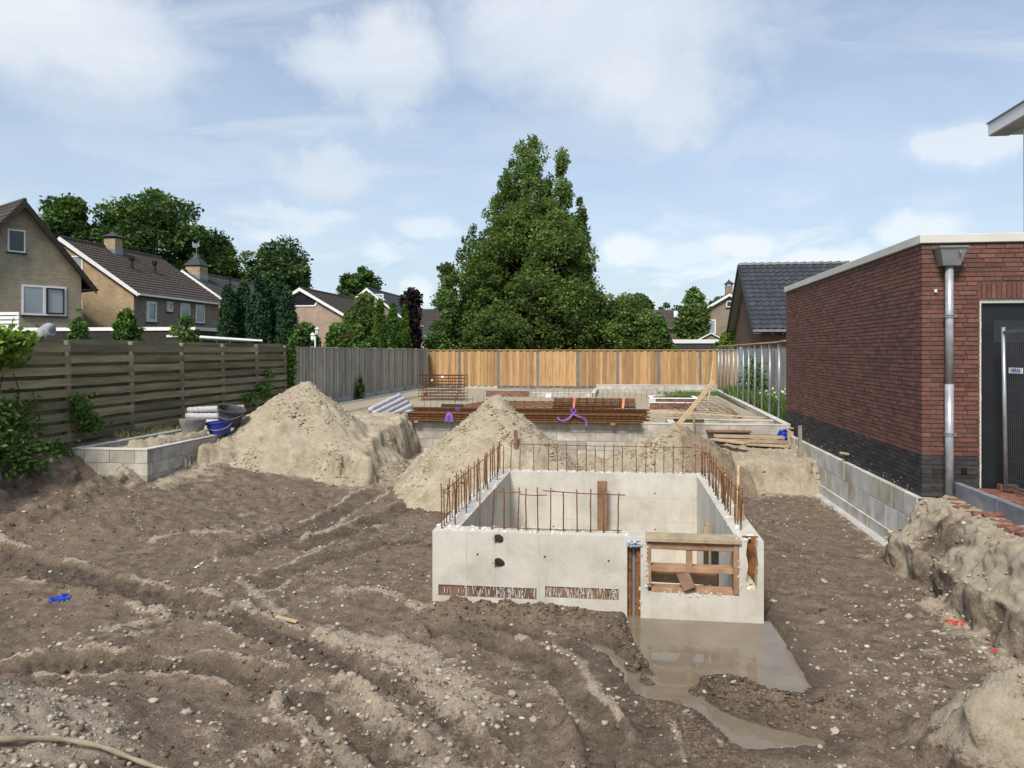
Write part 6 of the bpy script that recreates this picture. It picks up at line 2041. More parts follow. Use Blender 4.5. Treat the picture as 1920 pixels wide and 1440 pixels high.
# F: low roof with ridge across
def cross_house(label, pxl, pxr, Y, zr, ze, wall, tile, depth=4.0, extra=None, z_wall=None):
    xl, xr = PY(pxl, Y)[0], PY(pxr, Y)[0]
    h = thing('cross_house', label, 'house', ((xl + xr) / 2, Y, 0), 0, 'houses around the site')
    L_ = xr - xl
    MB().prism([(-L_ / 2 + 0.2, 0.3, -0.1), (-L_ / 2 + 0.2, 2 * depth - 0.3, -0.1), (-L_ / 2 + 0.2, 2 * depth - 0.3, ze), (-L_ / 2 + 0.2, depth, zr - 0.15), (-L_ / 2 + 0.2, 0.3, ze)], (L_ - 0.4, 0, 0)).build('wall', MATS[wall], h, local=True)
    S = math.hypot(depth, zr - ze)
    rf = MB().prism([(-L_ / 2, 0, ze - 0.05), (-L_ / 2, depth, zr - 0.05), (-L_ / 2, 2 * depth, ze - 0.05), (-L_ / 2, depth, zr - 0.0)], (L_, 0, 0)).build('roof', MATS[tile], h, local=True)
    np_grid('roof_tiles', tile_surface((-L_ / 2, 0, ze), (1, 0, 0), L_, (0, depth / S, (zr - ze) / S), S, (0, -(zr - ze) / S, depth / S)), tile, rf)
    MB().box(-L_ / 2, L_ / 2, -0.12, -0.005, ze - 0.12, ze).build('gutter', MATS['lead_box'], rf, local=True)
    return h, rf
cross_house('brown tiled roof just left of the tall tree, behind the purple shrub', 762, 900, 64, ZD(574, 65), ZD(603, 65) - 0.3, 'wall_brown', 'tile_brown')
cross_house('lower grey tiled roof beside the tall tree in front of the brown roof', 783, 880, 55, ZD(600, 56), ZD(628, 56), 'render_white', 'tile_grey', 3.0)
hH, rH = cross_house('low brown tiled roof with a roof window right of the tall tree', 1180, 1330, 84, ZD(580, 85), ZD(616, 85), 'wall_redbrown', 'tile_brown')
xq = PY(1272, 86)[0] - hH.location.x
zq = ZD(592, 86)
MB().add([(xq - 0.5, 1.55, zq - 0.35), (xq + 0.5, 1.55, zq - 0.35), (xq + 0.5, 2.35, zq + 0.35), (xq - 0.5, 2.35, zq + 0.35), (xq - 0.5, 1.4, zq - 0.25), (xq + 0.5, 1.4, zq - 0.25), (xq + 0.5, 2.2, zq + 0.45), (xq - 0.5, 2.2, zq + 0.45)], MB.BF).build('roof_window', MATS['white_plastic'], rH, local=True)
# G on the right
XG, YG = PD(1367, 60)
house('gable_house', 'brown brick gable house with white window pair right of the tall tree', (XG, YG, 0), 0, 6.2, 10, ZD(552, 60) - 0.595 * 3.1, ZD(552, 60), 'wall_brown', 'tile_grey', 'white_trim', 0.35, 0.25,
      [('front', PY(1325, YG)[0] - XG, ZD(626, 60), 1.38, 1.12, 'curtain', {'mull': 0.5}), ('front', PY(1367, YG)[0] - XG, ZD(576, 60), 0.42, 0.48, 'dark')], chim=[(0.15, 1.2, 0.52, 0.85, (0.4, 0.14), False)], vw=0.15)
# R: black tiled roof house behind the annex
XR, DR_ = PD(1412, 34)[0], 34
YR = PD(1412, 34)[1]
rr = thing('tiled_house', 'red brick house with large glossy black tiled roof behind the annex', 'house', (XR, YR, 0), 0, 'houses around the site')
ze, zr, dep, LR = ZD(618, 34), ZD(499, 38.2), 4.1, 9.0
GXo_ = -0.10
MB().prism([(0.35, 0.5, -0.1), (0.35, 2 * dep - 0.5, -0.1), (0.35, 2 * dep - 0.5, ze + 0.3), (0.35, dep, zr - 0.25), (0.35, 0.5, ze + 0.3)], (LR - 0.5, 0, 0)).build('wall', MATS['wall_redbrown'], rr, local=True)
rrf = MB().prism([(0, 0, ze - 0.05), (0, dep, zr - 0.05), (0, 2 * dep, ze - 0.05), (0, 2 * dep, ze - 0.15), (0, dep, zr - 0.17), (0, 0, ze - 0.15)], (LR, 0, 0)).build('roof', MATS['tile_black'], rr, local=True)
SR = math.hypot(dep, zr - ze)
nrow, ncol = 15, 19
cwR, chR = 0.31, SR / 15
tl = tile_surface((0, 0, 0), (1, 0, 0), cwR * 1.02, (0, 1, 0), chR + 0.04, (0, 0, 1), cw=cwR, ch=chR + 0.06, amp=0.055, lip=0.045)[:, :3] if False else None
prof = []
us = np.linspace(0, cwR * 1.04, 7)
PT = np.zeros((7, 3, 3))
for i, u in enumerate(us):
    hh = 0.05 * (0.5 + 0.5 * math.cos(2 * math.pi * u / cwR)) ** 1.3
    PT[i, 0] = (u, 0.0, -0.015 + hh)
    PT[i, 1] = (u, 0.0, 0.042 + hh)
    PT[i, 2] = (u, chR + 0.05, 0.006 + hh)
tme_ = MB().grid(PT).mesh('roof_tile')
tme_.materials.append(MATS['tile_black'])
ang = math.atan2(zr - ze, dep)
for r_ in range(nrow):
    for c_ in range(ncol):
        o = inst('roof_tile', tme_, rrf, (0, 0, 0), (ang, 0, 0))
        v = r_ * chR
        o.location = (c_ * cwR + rng.uniform(-0.004, 0.004), v * math.cos(ang) - 0.01, ze + v * math.sin(ang) + 0.01)
np_grid('roof_tiles', tile_surface((ncol * cwR, 0, ze), (1, 0, 0), LR - ncol * cwR, (0, dep / SR, (zr - ze) / SR), SR, (0, -(zr - ze) / SR, dep / SR), amp=0.05, lip=0.042, ch=chR), 'tile_black', rrf)
x = 0.0
while x < LR:
    MB().tube([(x, dep, zr + 0.02), (x + 0.40, dep, zr + 0.05)], [0.10, 0.125], 8).build('ridge_tile', MATS['tile_black'], rrf, local=True)
    x += 0.40
for y0_, y1_, z0_, z1_ in ((-0.03, dep, ze - 0.0, zr), (2 * dep + 0.03, dep, ze - 0.0, zr)):
    MB().prism([(-0.06, y0_, z0_ + 0.06), (-0.06, y1_, z1_ + 0.06), (-0.06, y1_, z1_ - 0.2), (-0.06, y0_, z0_ - 0.18)], (0.05, 0, 0)).build('barge_board', MATS['shed_dark'], rrf, local=True)
    MB().prism([(0.0, y0_, z0_ - 0.152), (0.0, y1_, z1_ - 0.172), (0.0, y1_, z1_ - 0.20), (0.0, y0_, z0_ - 0.18)], (0.34, 0, 0)).build('soffit', MATS['soffit'], rrf, local=True)
MB().box(-0.02, LR, -0.13, -0.005, ze - 0.10, ze + 0.005).build('gutter', MATS['lead_box'], rrf, local=True)
for i in range(3):
    MB().tube([(0.9 + i * 0.45, 0.3, ze - 0.16), (0.9 + i * 0.45, 0.3, ze - 0.20)], 0.05, 8).build('eave_spot', MATS['white_plastic'], rrf, local=True)
# the white house whose flat eave enters at the top right
wh = thing('white_house', 'white house with flat projecting roof edge at the top right', 'house', (6.26, 12.98, 0), 0, 'houses around the site')
MB().box(6.26, 13.0, 4.0, 12.98, -0.3, 5.11).build('wall', MATS['render_white'], wh)
rf = MB().box(5.95, 13.3, 3.6, 13.43, 5.115, 5.30).build('roof', MATS['white_trim'], wh)
MB().box(5.93, 13.32, 3.58, 13.45, 5.302, 5.325).build('roof_edge', MATS['lead_box'], rf)
MB().box(5.96, 6.255, 3.62, 13.42, 5.10, 5.113).build('soffit', MATS['soffit'], rf)
MB().box(6.24, 6.258, 11.2, 12.4, 3.4, 4.6).build('window', MATS['glass_dark'], wh)
# flat annexes and sheds behind the fences
def flat_box(name, label, x0, x1, y0, y1, zt, m, edge='white_trim', eh=0.16, cat='shed', z0=-0.1):
    t_ = thing(name, label, cat, ((x0 + x1) / 2, (y0 + y1) / 2, 0))
    MB().box(x0 + 0.06, x1 - 0.06, y0 + 0.06, y1 - 0.06, z0, zt - 0.06).build('wall', MATS[m], t_)
    MB().box(x0, x1, y0, y0 + 0.08, zt - eh, zt).box(x0, x0 + 0.08, y0 + 0.08, y1, zt - eh, zt).box(x1 - 0.08, x1, y0 + 0.08, y1, zt - eh, zt).build('roof_edge', MATS[edge], t_)
    MB().box(x0 + 0.081, x1 - 0.081, y0 + 0.081, y1, zt - 0.05, zt - 0.02).build('roof', MATS['roof_felt'], t_)
    return t_
flat_box('flat_garage', 'long flat roofed dark garage with white roof edge before the left houses', PY(-60, 33)[0], PY(408, 35)[0], 33.0, 36.5, ZD(614, 36.2), 'dark_board')
t_ = thing('carport', 'low white carport roof just above the slat fence', 'carport', (-15, 26, 0))
ca, cb = PD(360, 27), PD(492, 23.5)
za_, zb2 = ZD(631, 27), ZD(640, 23.5)
MB().add([(ca[0] - 0.4, ca[1], za_), (cb[0], cb[1], zb2), (cb[0] - 1.2, cb[1] + 1.0, zb2), (ca[0] - 1.6, ca[1] + 1.0, za_),
          (ca[0] - 0.4, ca[1], za_ + 0.08), (cb[0], cb[1], zb2 + 0.05), (cb[0] - 1.2, cb[1] + 1.0, zb2 + 0.05), (ca[0] - 1.6, ca[1] + 1.0, za_ + 0.08)], MB.BF).build('roof', MATS['white_trim'], t_)
for q in (ca, cb):
    MB().box(q[0] - 0.05, q[0] + 0.05, q[1] + 0.4, q[1] + 0.5, -0.1, 1.90).build('post', MATS['dark_board'], t_)
flat_box('flat_shed', 'dark flat shed with white roof edge behind the pine fence right end', PY(1252, 45)[0], PY(1348, 45)[0], 45, 48, ZD(637, 45), 'shed_dark', eh=0.22)
# small porch gable in front of G
pg = thing('porch_roof', 'small dark gable porch roof below the brown house windows', 'porch', (PD(1333, 52)[0], PD(1333, 52)[1], 0))
zpe, zpa = ZD(637, 52), ZD(625, 52)
MB().prism([(-0.75, 0, -0.1), (0.75, 0, -0.1), (0.75, 0, zpe), (0, 0, zpa - 0.05), (-0.75, 0, zpe)], (0, 2, 0)).build('wall', MATS['wall_brown'], pg, local=True)
for sgn in (-1, 1):
    MB().prism([(sgn * 0.85, -0.1, zpe - 0.03), (0, -0.1, zpa), (0, -0.1, zpa + 0.1), (sgn * 0.85, -0.1, zpe + 0.07)], (0, 2.2, 0)).build('roof', MATS['tile_slate'], pg, local=True)
    MB().prism([(sgn * 0.87, -0.13, zpe - 0.06), (0, -0.13, zpa - 0.03), (0, -0.13, zpa + 0.06), (sgn * 0.87, -0.13, zpe + 0.03)], (0, 0.028, 0)).build('barge_board', MATS['white_trim'], pg, local=True)
# white bench and parasol showing above the slat fence
wb = thing('white_slat_bench', 'white slatted garden bench back above the slat fence at left', 'bench', (PD(20, 22)[0], PD(20, 22)[1], 0))
bx0, bx1 = PD(-20, 22)[0], PD(38, 22)[0]
by = PD(10, 22)[1]
for k in range(4):
    z = ZD(612 - k * 8, 22)
    MB().box(bx0, bx1, by, by + 0.03, z - 0.04, z + 0.045).build('slat', MATS['white_trim'], wb)
for x in (bx0 + 0.1, bx1 - 0.06):
    MB().box(x - 0.03, x + 0.03, by + 0.031, by + 0.08, -0.1, ZD(586, 22)).build('leg', MATS['white_trim'], wb)
MB().box(bx0, bx1, by - 0.5, by - 0.002, 1.2, 1.25).build('seat', MATS['white_trim'], wb)
pc_ = PD(90, 20)
cv = thing('covered_parasol', 'grey cloth covered shape poking above the slat fence', 'parasol', (pc_[0], pc_[1], 0))
MB().tube([(pc_[0], pc_[1], -0.1), (pc_[0], pc_[1], 1.5)], 0.04, 8).build('pole', MATS['dark_board'], cv)
MB().tube(spline([(pc_[0] - 0.6, pc_[1], 1.55), (pc_[0] - 0.25, pc_[1], 1.9), (pc_[0] + 0.05, pc_[1], 2.18), (pc_[0] + 0.16, pc_[1], 2.2)], 4), [0.10, 0.15, 0.18, 0.2, 0.22, 0.22, 0.22, 0.2, 0.19, 0.17, 0.14, 0.11, 0.04], 10).build('cover', MATS['cloth_grey'], cv, smooth=True)
lp = PD(591, 27)
ln = thing('garden_lantern', 'white garden lantern post rising above the grey board fence', 'lantern', (lp[0], lp[1], 0))
MB().tube([(lp[0], lp[1], -0.1), (lp[0], lp[1], 2.15)], 0.03, 8).build('pole', MATS['white_trim'], ln)
for dx in (-0.09, 0.07):
    MB().lathe([(0.02, 0), (0.07, 0.05), (0.07, 0.2), (0.10, 0.22), (0.02, 0.30)], (lp[0] + dx, lp[1], 1.98 + 0.2 * (dx > 0)), 8).build('lamp_head', MATS['white_plastic'], ln)
# ------------------------------------------------------------------ plants
def leaf_cards(C, size, rs, up=0.35, elong=1.5, rnd=None, droop=0.0):
    """diamond leaves around centres C"""
    n = len(C)
    s = size * rs.uniform(0.65, 1.35, n)[:, None]
    a = rs.normal(size=(n, 3))
    a[:, 2] = a[:, 2] * 0.6 - droop
    a /= np.linalg.norm(a, axis=1)[:, None]
    b = rs.normal(size=(n, 3))
    b[:, 2] *= (1 - up)
    b -= a * (a * b).sum(1)[:, None]
    b /= np.linalg.norm(b, axis=1)[:, None] + 1e-9
    V = np.stack([C - a * s * 0.5 * elong, C + b * s * 0.42, C + a * s * 0.5 * elong, C - b * s * 0.42], 1).reshape(-1, 3)
    Fc = np.arange(n * 4).reshape(n, 4)
    r = rs.random(n) if rnd is None else rnd
    return V, Fc, np.repeat(r, 4)
def leaves_obj(name, C, size, m, parent, seed, **kw):
    rs = np.random.RandomState(seed)
    V, Fc, r = leaf_cards(np.asarray(C), size, rs, **kw)
    me = arr_mesh(name, V - ORG[parent.name], Fc, r)
    me.materials.append(MATS[m])
    return link(name, me, parent)
def clump_points(cent, rad, n, rs, flat=0.75, shell=0.55):
    d = rs.normal(size=(n, 3))
    d /= np.linalg.norm(d, axis=1)[:, None]
    q = shell + (1 - shell) * rs.random(n)
    q *= rs.uniform(0.75, 1.12, n)
    p = d * q[:, None] * rad
    p[:, 2] *= flat
    return cent + p
def tree(name, label, base, prof, z0, z1, nclump, rclump, nleaf, size, m, seed, group=None, trunk=0.2, flat=0.75, inner=0.35, cat='tree', up=0.35, elong=1.5, droop=0.0, limbs=9, lean=(0, 0), squash=1.0):
    """prof(t): crown radius for t from 0 (bottom) to 1 (top)"""
    rs = np.random.RandomState(seed)
    bx, by, bz = base
    t_ = thing(name, label, cat, base, 0, group)
    tz = np.linspace(0, 1, 200)
    pr = np.array([max(prof(t), 0.02) for t in tz])
    wgt = pr ** 1.7 + 0.02 * pr.max()
    wgt /= wgt.sum()
    ts = rs.choice(tz, nclump, p=wgt) + rs.uniform(-0.01, 0.01, nclump)
    ts = np.clip(ts, 0, 1)
    cents, pts, rn = [], [], []
    per = max(6, nleaf // nclump)
    for i, t in enumerate(ts):
        Rr = max(prof(t), 0.02)
        th = rs.uniform(0, 2 * math.pi)
        lump = 0.88 + 0.24 * math.sin(7 * th + 9 * t) * 0.5 + 0.20 * math.sin(3 * th + seed) * math.cos(5 * t + seed)
        q = math.sqrt(rs.uniform(inner, 1.0)) * Rr * lump
        rc_ = min(rclump * rs.choice([0.55, 0.75, 1.0, 1.45]) * rs.uniform(0.85, 1.15), 0.30 + Rr * 0.8)
        q = max(0.0, q - rc_ * 0.35)
        c = np.array([bx + lean[0] * t + q * math.cos(th), by + lean[1] * t + q * math.sin(th) * squash, bz + z0 + (z1 - z0) * t])
        cents.append(c)
        k = int(per * (rc_ / rclump) ** 1.6 * rs.uniform(0.7, 1.3)) + 4
        pp = clump_points(c, rc_, k, rs, flat)
        pts.append(pp)
        # leaf tone drawn at random for each clump
        base_v = rs.uniform(0.05, 0.8)
        rn.append(np.clip(base_v + rs.normal(0, 0.16, k), 0, 1))
    P = np.concatenate(pts)
    rn = np.concatenate(rn)
    V, Fc, r = leaf_cards(P, size, rs, up=up, elong=elong, rnd=rn, droop=droop)
    me = arr_mesh('crown', V - np.array(base), Fc, r)
    me.materials.append(MATS[m])
    link('crown', me, t_)
    H = z0 + (z1 - z0) * 0.86
    mb = MB().tube([(bx, by, bz - 0.1), (bx + lean[0] * 0.3 + 0.05, by, bz + H * 0.35), (bx + lean[0] * 0.6 - 0.04, by + 0.05, bz + H * 0.7), (bx + lean[0], by, bz + H)], [trunk, trunk * 0.8, trunk * 0.5, trunk * 0.15], 8)
    mb.build('trunk', MATS['bark'], t_, smooth=True)
    for i in range(min(limbs, len(cents))):
        c = cents[rs.randint(len(cents))]
        hb = min(max(bz + z0 * 0.6, c[2] - np.hypot(c[0] - bx, c[1] - by) * 0.8), bz + H * 0.85)
        f = (hb - bz) / H
        MB().tube([(bx + lean[0] * f, by, hb), tuple(0.5 * (np.array([bx + lean[0] * f, by, hb]) + c) + np.array([0, 0, 0.1])), tuple(c)], [trunk * 0.35, trunk * 0.22, trunk * 0.08], 6).build('limb', MATS['bark'], t_, smooth=True)
    return t_
def px_prof(rows, cpx, D):
    """rows: (py, half width px) -> profile function and z range"""
    rows = sorted(rows)                        # top first
    zt, zb = ZD(rows[0][0], D), ZD(rows[-1][0], D)
    ts = [(ZD(py, D) - zb) / (zt - zb) for py, _ in rows][::-1]
    hs = [h * D / F for _, h in rows][::-1]
    return (lambda t: float(np.interp(t, ts, hs))), zb, zt
def photo_tree(name, label, cpx, D, rows, nclump, rclump, nleaf, size, m, seed, **kw):
    prof, zb, zt = px_prof(rows, cpx, D)
    x, y = PD(cpx, D)
    return tree(name, label, (x, y, -0.06), prof, zb + 0.06, zt + 0.06, nclump, rclump, nleaf, size, m, seed, **kw)
GT = 'trees behind the fences'
# the tall pointed tree and the broad tree round its foot
photo_tree('tall_tree', 'tall pointed light green tree rising behind the pine fence', 990, 46, [(240, 2), (256, 15), (282, 34), (310, 46), (345, 62), (390, 82), (430, 100), (500, 125), (600, 135)], 520, 0.42, 56000, 0.11, 'leaf_cone', 1, group=GT, trunk=0.24, flat=1.4, inner=0.12, droop=0.6, elong=2.3, limbs=70)
photo_tree('side_leader', 'narrow leafy leader standing right of the tall pointed tree top', 1052, 45, [(288, 2), (306, 10), (345, 17), (400, 22), (500, 26)], 75, 0.32, 8000, 0.12, 'leaf_cone', 2, group=GT, trunk=0.10, flat=1.6, droop=0.6, elong=2.3, limbs=14)
photo_tree('side_leader', 'low thin leader at the right shoulder of the tall pointed tree', 1086, 45, [(372, 2), (388, 7), (410, 13), (450, 20), (520, 24)], 45, 0.3, 5000, 0.12, 'leaf_cone', 71, group=GT, trunk=0.08, flat=1.6, droop=0.6, elong=2.3, limbs=8)
photo_tree('broad_tree', 'broad dark green maple in front of the tall pointed tree', 1000, 42.5, [(345, 10), (385, 42), (425, 82), (455, 116), (500, 136), (550, 155), (600, 168), (640, 168), (668, 150)], 420, 0.80, 115000, 0.125, 'leaf_maple', 4, group=GT, trunk=0.3, inner=0.40, limbs=20, squash=0.75)
photo_tree('spreading_shrub', 'low spreading dark shrub right of the broad maple', 1178, 41, [(560, 20), (585, 50), (610, 72), (640, 84), (665, 80)], 110, 0.6, 24000, 0.11, 'leaf_maple', 5, group=GT, trunk=0.1, cat='shrub')
photo_tree('low_shrub', 'rounded light green shrub at the foot of the broad maple', 915, 39, [(590, 14), (605, 34), (630, 44), (662, 40)], 60, 0.42, 12000, 0.10, 'leaf_maple', 6, group=GT, trunk=0.07, cat='shrub')
photo_tree('low_shrub', 'sparse light green shrub left of the broad maple', 838, 41, [(470, 4), (500, 14), (560, 22), (620, 28), (660, 26)], 60, 0.45, 7000, 0.14, 'leaf_cone', 66, group=GT, trunk=0.07, cat='shrub')
photo_tree('low_shrub', 'dark low shrub hugging the pine fence right of the maple', 1235, 39.5, [(600, 8), (615, 22), (640, 30), (662, 28)], 40, 0.42, 6000, 0.13, 'leaf_oak', 67, group=GT, trunk=0.06, cat='shrub')
# trees on the left skyline
photo_tree('oak_tree', 'large dark oak behind the yellow brick house', 285, 72, [(350, 18), (370, 55), (410, 95), (450, 120), (500, 150), (560, 140)], 190, 1.25, 46000, 0.26, 'leaf_oak', 7, group=GT, trunk=0.5, limbs=12)
photo_tree('oak_tree', 'oak with rounded crown behind the leftmost house roof', 118, 68, [(374, 18), (395, 42), (430, 60), (480, 68), (560, 60)], 95, 1.1, 24000, 0.26, 'leaf_oak', 8, group=GT, trunk=0.4)
photo_tree('oak_tree', 'oak right of the large oak, above the weather vane chimney', 395, 76, [(428, 12), (445, 36), (480, 52), (530, 58), (580, 50)], 80, 1.1, 20000, 0.26, 'leaf_oak', 9, group=GT, trunk=0.4)
photo_tree('oak_tree', 'grey green tree above the dark conifer hedge', 520, 78, [(450, 10), (468, 40), (500, 65), (535, 75), (580, 60)], 105, 1.05, 26000, 0.25, 'leaf_far', 10, group=GT, trunk=0.4)
photo_tree('far_tree', 'small round dark tree behind the pinkish gable house roof', 672, 95, [(504, 14), (520, 34), (545, 42), (580, 40)], 60, 1.1, 14000, 0.28, 'leaf_oak', 11, group=GT, trunk=0.3)
photo_tree('far_tree', 'small far tree at the right of the tall tree skyline', 1202, 105, [(555, 8), (565, 20), (582, 26), (600, 26)], 40, 0.9, 5000, 0.34, 'leaf_far', 12, group=GT, trunk=0.25)
photo_tree('far_tree', 'far tree tip just left of the brown gable house', 1348, 90, [(560, 6), (575, 20), (590, 26), (610, 26)], 30, 0.9, 4000, 0.32, 'leaf_far', 13, group=GT, trunk=0.25)
photo_tree('birch_tree', 'light green tree left of the brown gable house', 1302, 56, [(547, 5), (565, 18), (590, 26), (620, 28), (650, 24)], 70, 0.6, 9000, 0.2, 'leaf_cone', 14, group=GT, trunk=0.15, flat=1.1)
photo_tree('far_tree', 'hazy tree line peeking above the roofs right of the tall tree', 1255, 130, [(572, 12), (580, 40), (592, 60), (606, 60)], 40, 1.1, 5000, 0.4, 'leaf_far', 15, group=GT, trunk=0.25)
# columnar conifers on the left
for i, (c, top, hwid, lab) in enumerate(((428, 545, 19, 'leftmost narrow dark column of the conifer hedge'), (455, 528, 24, 'tall dark conifer column, second from the left in the hedge'), (487, 532, 26, 'dark conifer column in the middle of the hedge'), (515, 530, 26, 'broad dark conifer column, fourth in the hedge'), (538, 548, 20, 'rightmost dark conifer column of the hedge'))):
    photo_tree('conifer_column', lab, c, 33 + (i % 2) * 0.8, [(top, 1), (top + 14, hwid * 0.35), (top + 40, hwid * 0.68), (top + 80, hwid * 0.85), (648, hwid * 0.9)], 260, 0.19, 24000, 0.07, 'leaf_yew', 20 + i, group='conifer hedge', trunk=0.1, flat=1.6, inner=0.55, droop=-0.9, elong=2.2, cat='conifer', limbs=2)
for i, (c, top, hwid, lab) in enumerate(((713, 563, 14, 'left thuja column of the three bright green ones'), (737, 566, 15, 'middle thuja column of the three bright green ones'), (759, 572, 13, 'right thuja column beside the purple shrub'))):
    photo_tree('thuja_column', lab, c, (32.2, 34.2, 36.0)[i], [(top, 1), (top + 12, hwid * 0.35), (top + 35, hwid * 0.65), (top + 60, hwid * 0.85), (655, hwid * 0.9)], 260, 0.12, 16000, 0.055, 'leaf_thuja', 30 + i, group='thuja columns', trunk=0.08, flat=1.3, inner=0.6, droop=-0.8, elong=1.9, cat='thuja', limbs=2)
photo_tree('purple_shrub', 'dark purple leaved upright shrub right of the thuja columns', 772, 36.5, [(543, 3), (560, 14), (580, 20), (610, 18), (655, 16)], 80, 0.30, 6000, 0.13, 'leaf_purple', 34, trunk=0.07, cat='shrub', flat=1.2)
photo_tree('garden_shrub', 'tall leafy green shrub left of the thuja columns', 685, 36, [(553, 5), (570, 18), (595, 34), (620, 38), (655, 34)], 80, 0.45, 14000, 0.11, 'leaf_maple', 35, trunk=0.08, cat='shrub')
photo_tree('garden_shrub', 'bright green shrub drooping over the grey board fence', 668, 30, [(618, 8), (630, 26), (645, 34), (662, 30)], 50, 0.30, 7000, 0.10, 'leaf_weed', 36, trunk=0.05, cat='shrub')
photo_tree('garden_shrub', 'pale green shrub with white flowers above the grey board fence', 633, 30, [(610, 6), (625, 16), (645, 20), (662, 18)], 34, 0.25, 4500, 0.10, 'leaf_weed', 37, trunk=0.05, cat='shrub')
photo_tree('dark_shrub', 'dark shrub between the conifer hedge and the lantern', 572, 31, [(612, 6), (625, 18), (645, 26), (660, 24)], 40, 0.3, 6000, 0.11, 'leaf_oak', 38, trunk=0.05, cat='shrub')
photo_tree('garden_shrub', 'low white flowering shrub below the grey tiled roof', 815, 39, [(630, 8), (640, 24), (655, 26), (664, 22)], 34, 0.35, 5000, 0.12, 'leaf_weed', 39, trunk=0.05, cat='shrub')
photo_tree('small_conifer', 'dense green yew bush above the slat fence', 237, 19.5, [(578, 4), (595, 14), (615, 24), (636, 30), (648, 28)], 90, 0.12, 9000, 0.042, 'leaf_thuja', 40, trunk=0.05, cat='shrub', elong=2.2)
photo_tree('young_tree', 'small light shrub above the slat fence at left', 148, 19.5, [(580, 3), (600, 9), (620, 18), (640, 22)], 46, 0.11, 1900, 0.05, 'leaf_weed', 41, trunk=0.03, cat='shrub', elong=2.0)
photo_tree('young_tree', 'sparse young shrub above the slat fence before the yellow house', 348, 21, [(590, 5), (605, 20), (622, 30), (646, 30)], 60, 0.11, 2000, 0.05, 'leaf_weed', 42, trunk=0.03, cat='shrub', elong=2.0)
photo_tree('garden_shrub', 'bright green bush beside the galvanised poles', 1370, 42, [(622, 6), (632, 20), (645, 26), (662, 24)], 40, 0.35, 5500, 0.14, 'leaf_bright', 43, trunk=0.05, cat='shrub')
# red bloom on the shrub
rb_ = PD(652, 29.6)
t_ = thing('red_flowers', 'cluster of red flowers above the grey board fence', 'flowers', (rb_[0], rb_[1], -0.06))
rs = np.random.RandomState(5)
C = np.array([rb_[0], rb_[1], 1.92]) + rs.normal(0, 1, (160, 3)) * np.array([0.11, 0.08, 0.15])
leaves_obj('petals', C, 0.06, 'petal_red', t_, 6)
MB().tube([(rb_[0], rb_[1], -0.06), (rb_[0] + 0.05, rb_[1], 1.8)], 0.02, 6).build('stem', MATS['bark'], t_)
# vine over the fence corner, ivy and brambles on the slat fence
def vine(name, label, blobs, size, m, seed, n, cat='climber', stem=None, elong=1.2):
    rs = np.random.RandomState(seed)
    pts, rn = [], []
    for (c, rad, k) in blobs:
        d = rs.normal(size=(int(n * k), 3)) * np.array(rad) * 0.6
        pts.append(np.array(c) + d)
    P = np.concatenate(pts)
    x0_, y0_ = blobs[0][0][0], blobs[0][0][1]
    zb = gz(x0_, y0_) if name != 'fence_ivy' else -0.1
    t_ = thing(name, label, cat, (x0_, y0_, zb))
    V, Fc, r = leaf_cards(P, size, rs, elong=elong)
    me = arr_mesh('leaves', V - ORG[t_.name], Fc, r)
    me.materials.append(MATS[m])
    link('leaves', me, t_)
    for s in (stem or []):
        MB().tube(spline(s, 4), 0.008, 5).build('stem', MATS['bark'], t_)
    return t_
def fw_(px, py, off=0.12):
    Y, D = PX(px, FX + off)
    return (FX + off, Y, ZD(py, D))
vine('grape_vine', 'bright yellow green vine hanging over the left end of the slat fence', [(fw_(15, 632, 0.15), (0.25, 0.30, 0.16), 1.0), (fw_(40, 640, 0.15), (0.15, 0.22, 0.12), 0.6), (fw_(20, 665, 0.15), (0.15, 0.25, 0.16), 0.8), (fw_(-30, 640, 0.15), (0.2, 0.4, 0.25), 1)], 0.095, 'leaf_bright', 51, 190, stem=[[fw_(-20, 860), fw_(-5, 760), fw_(10, 680), fw_(20, 640)]])
vine('bramble', 'dark bramble growing up the slat fence at the left edge', [(fw_(20, 860, 0.22), (0.25, 0.5, 0.24), 1.6), (fw_(70, 880, 0.25), (0.2, 0.4, 0.16), 1.0), (fw_(30, 780, 0.14), (0.10, 0.4, 0.25), 0.5), (fw_(100, 850, 0.2), (0.15, 0.3, 0.14), 0.5), (fw_(-20, 830, 0.2), (0.2, 0.5, 0.4), 1.0)], 0.062, 'leaf_weed', 52, 900, stem=[[fw_(30, 890), fw_(20, 820), fw_(35, 740), fw_(25, 700)], [fw_(60, 890), fw_(75, 800), fw_(60, 730)]])
vine('bramble', 'leafy climber on the middle of the slat fence above the strip foundation', [(fw_(155, 775, 0.14), (0.08, 0.22, 0.22), 0.9), (fw_(148, 760, 0.14), (0.08, 0.16, 0.16), 0.5), (fw_(175, 795, 0.14), (0.10, 0.25, 0.12), 0.5)], 0.055, 'leaf_weed', 53, 520, stem=[[fw_(150, 830), fw_(152, 780), fw_(147, 740)]])
vine('bramble', 'leafy twigs on the right part of the slat fence by the sand heap', [(fw_(495, 732, 0.14), (0.10, 0.35, 0.14), 1.0), (fw_(470, 745, 0.14), (0.1, 0.3, 0.12), 0.5), (fw_(505, 700, 0.12), (0.08, 0.2, 0.10), 0.3)], 0.065, 'leaf_weed', 54, 420, stem=[[fw_(495, 760), fw_(497, 720), fw_(505, 690)]])
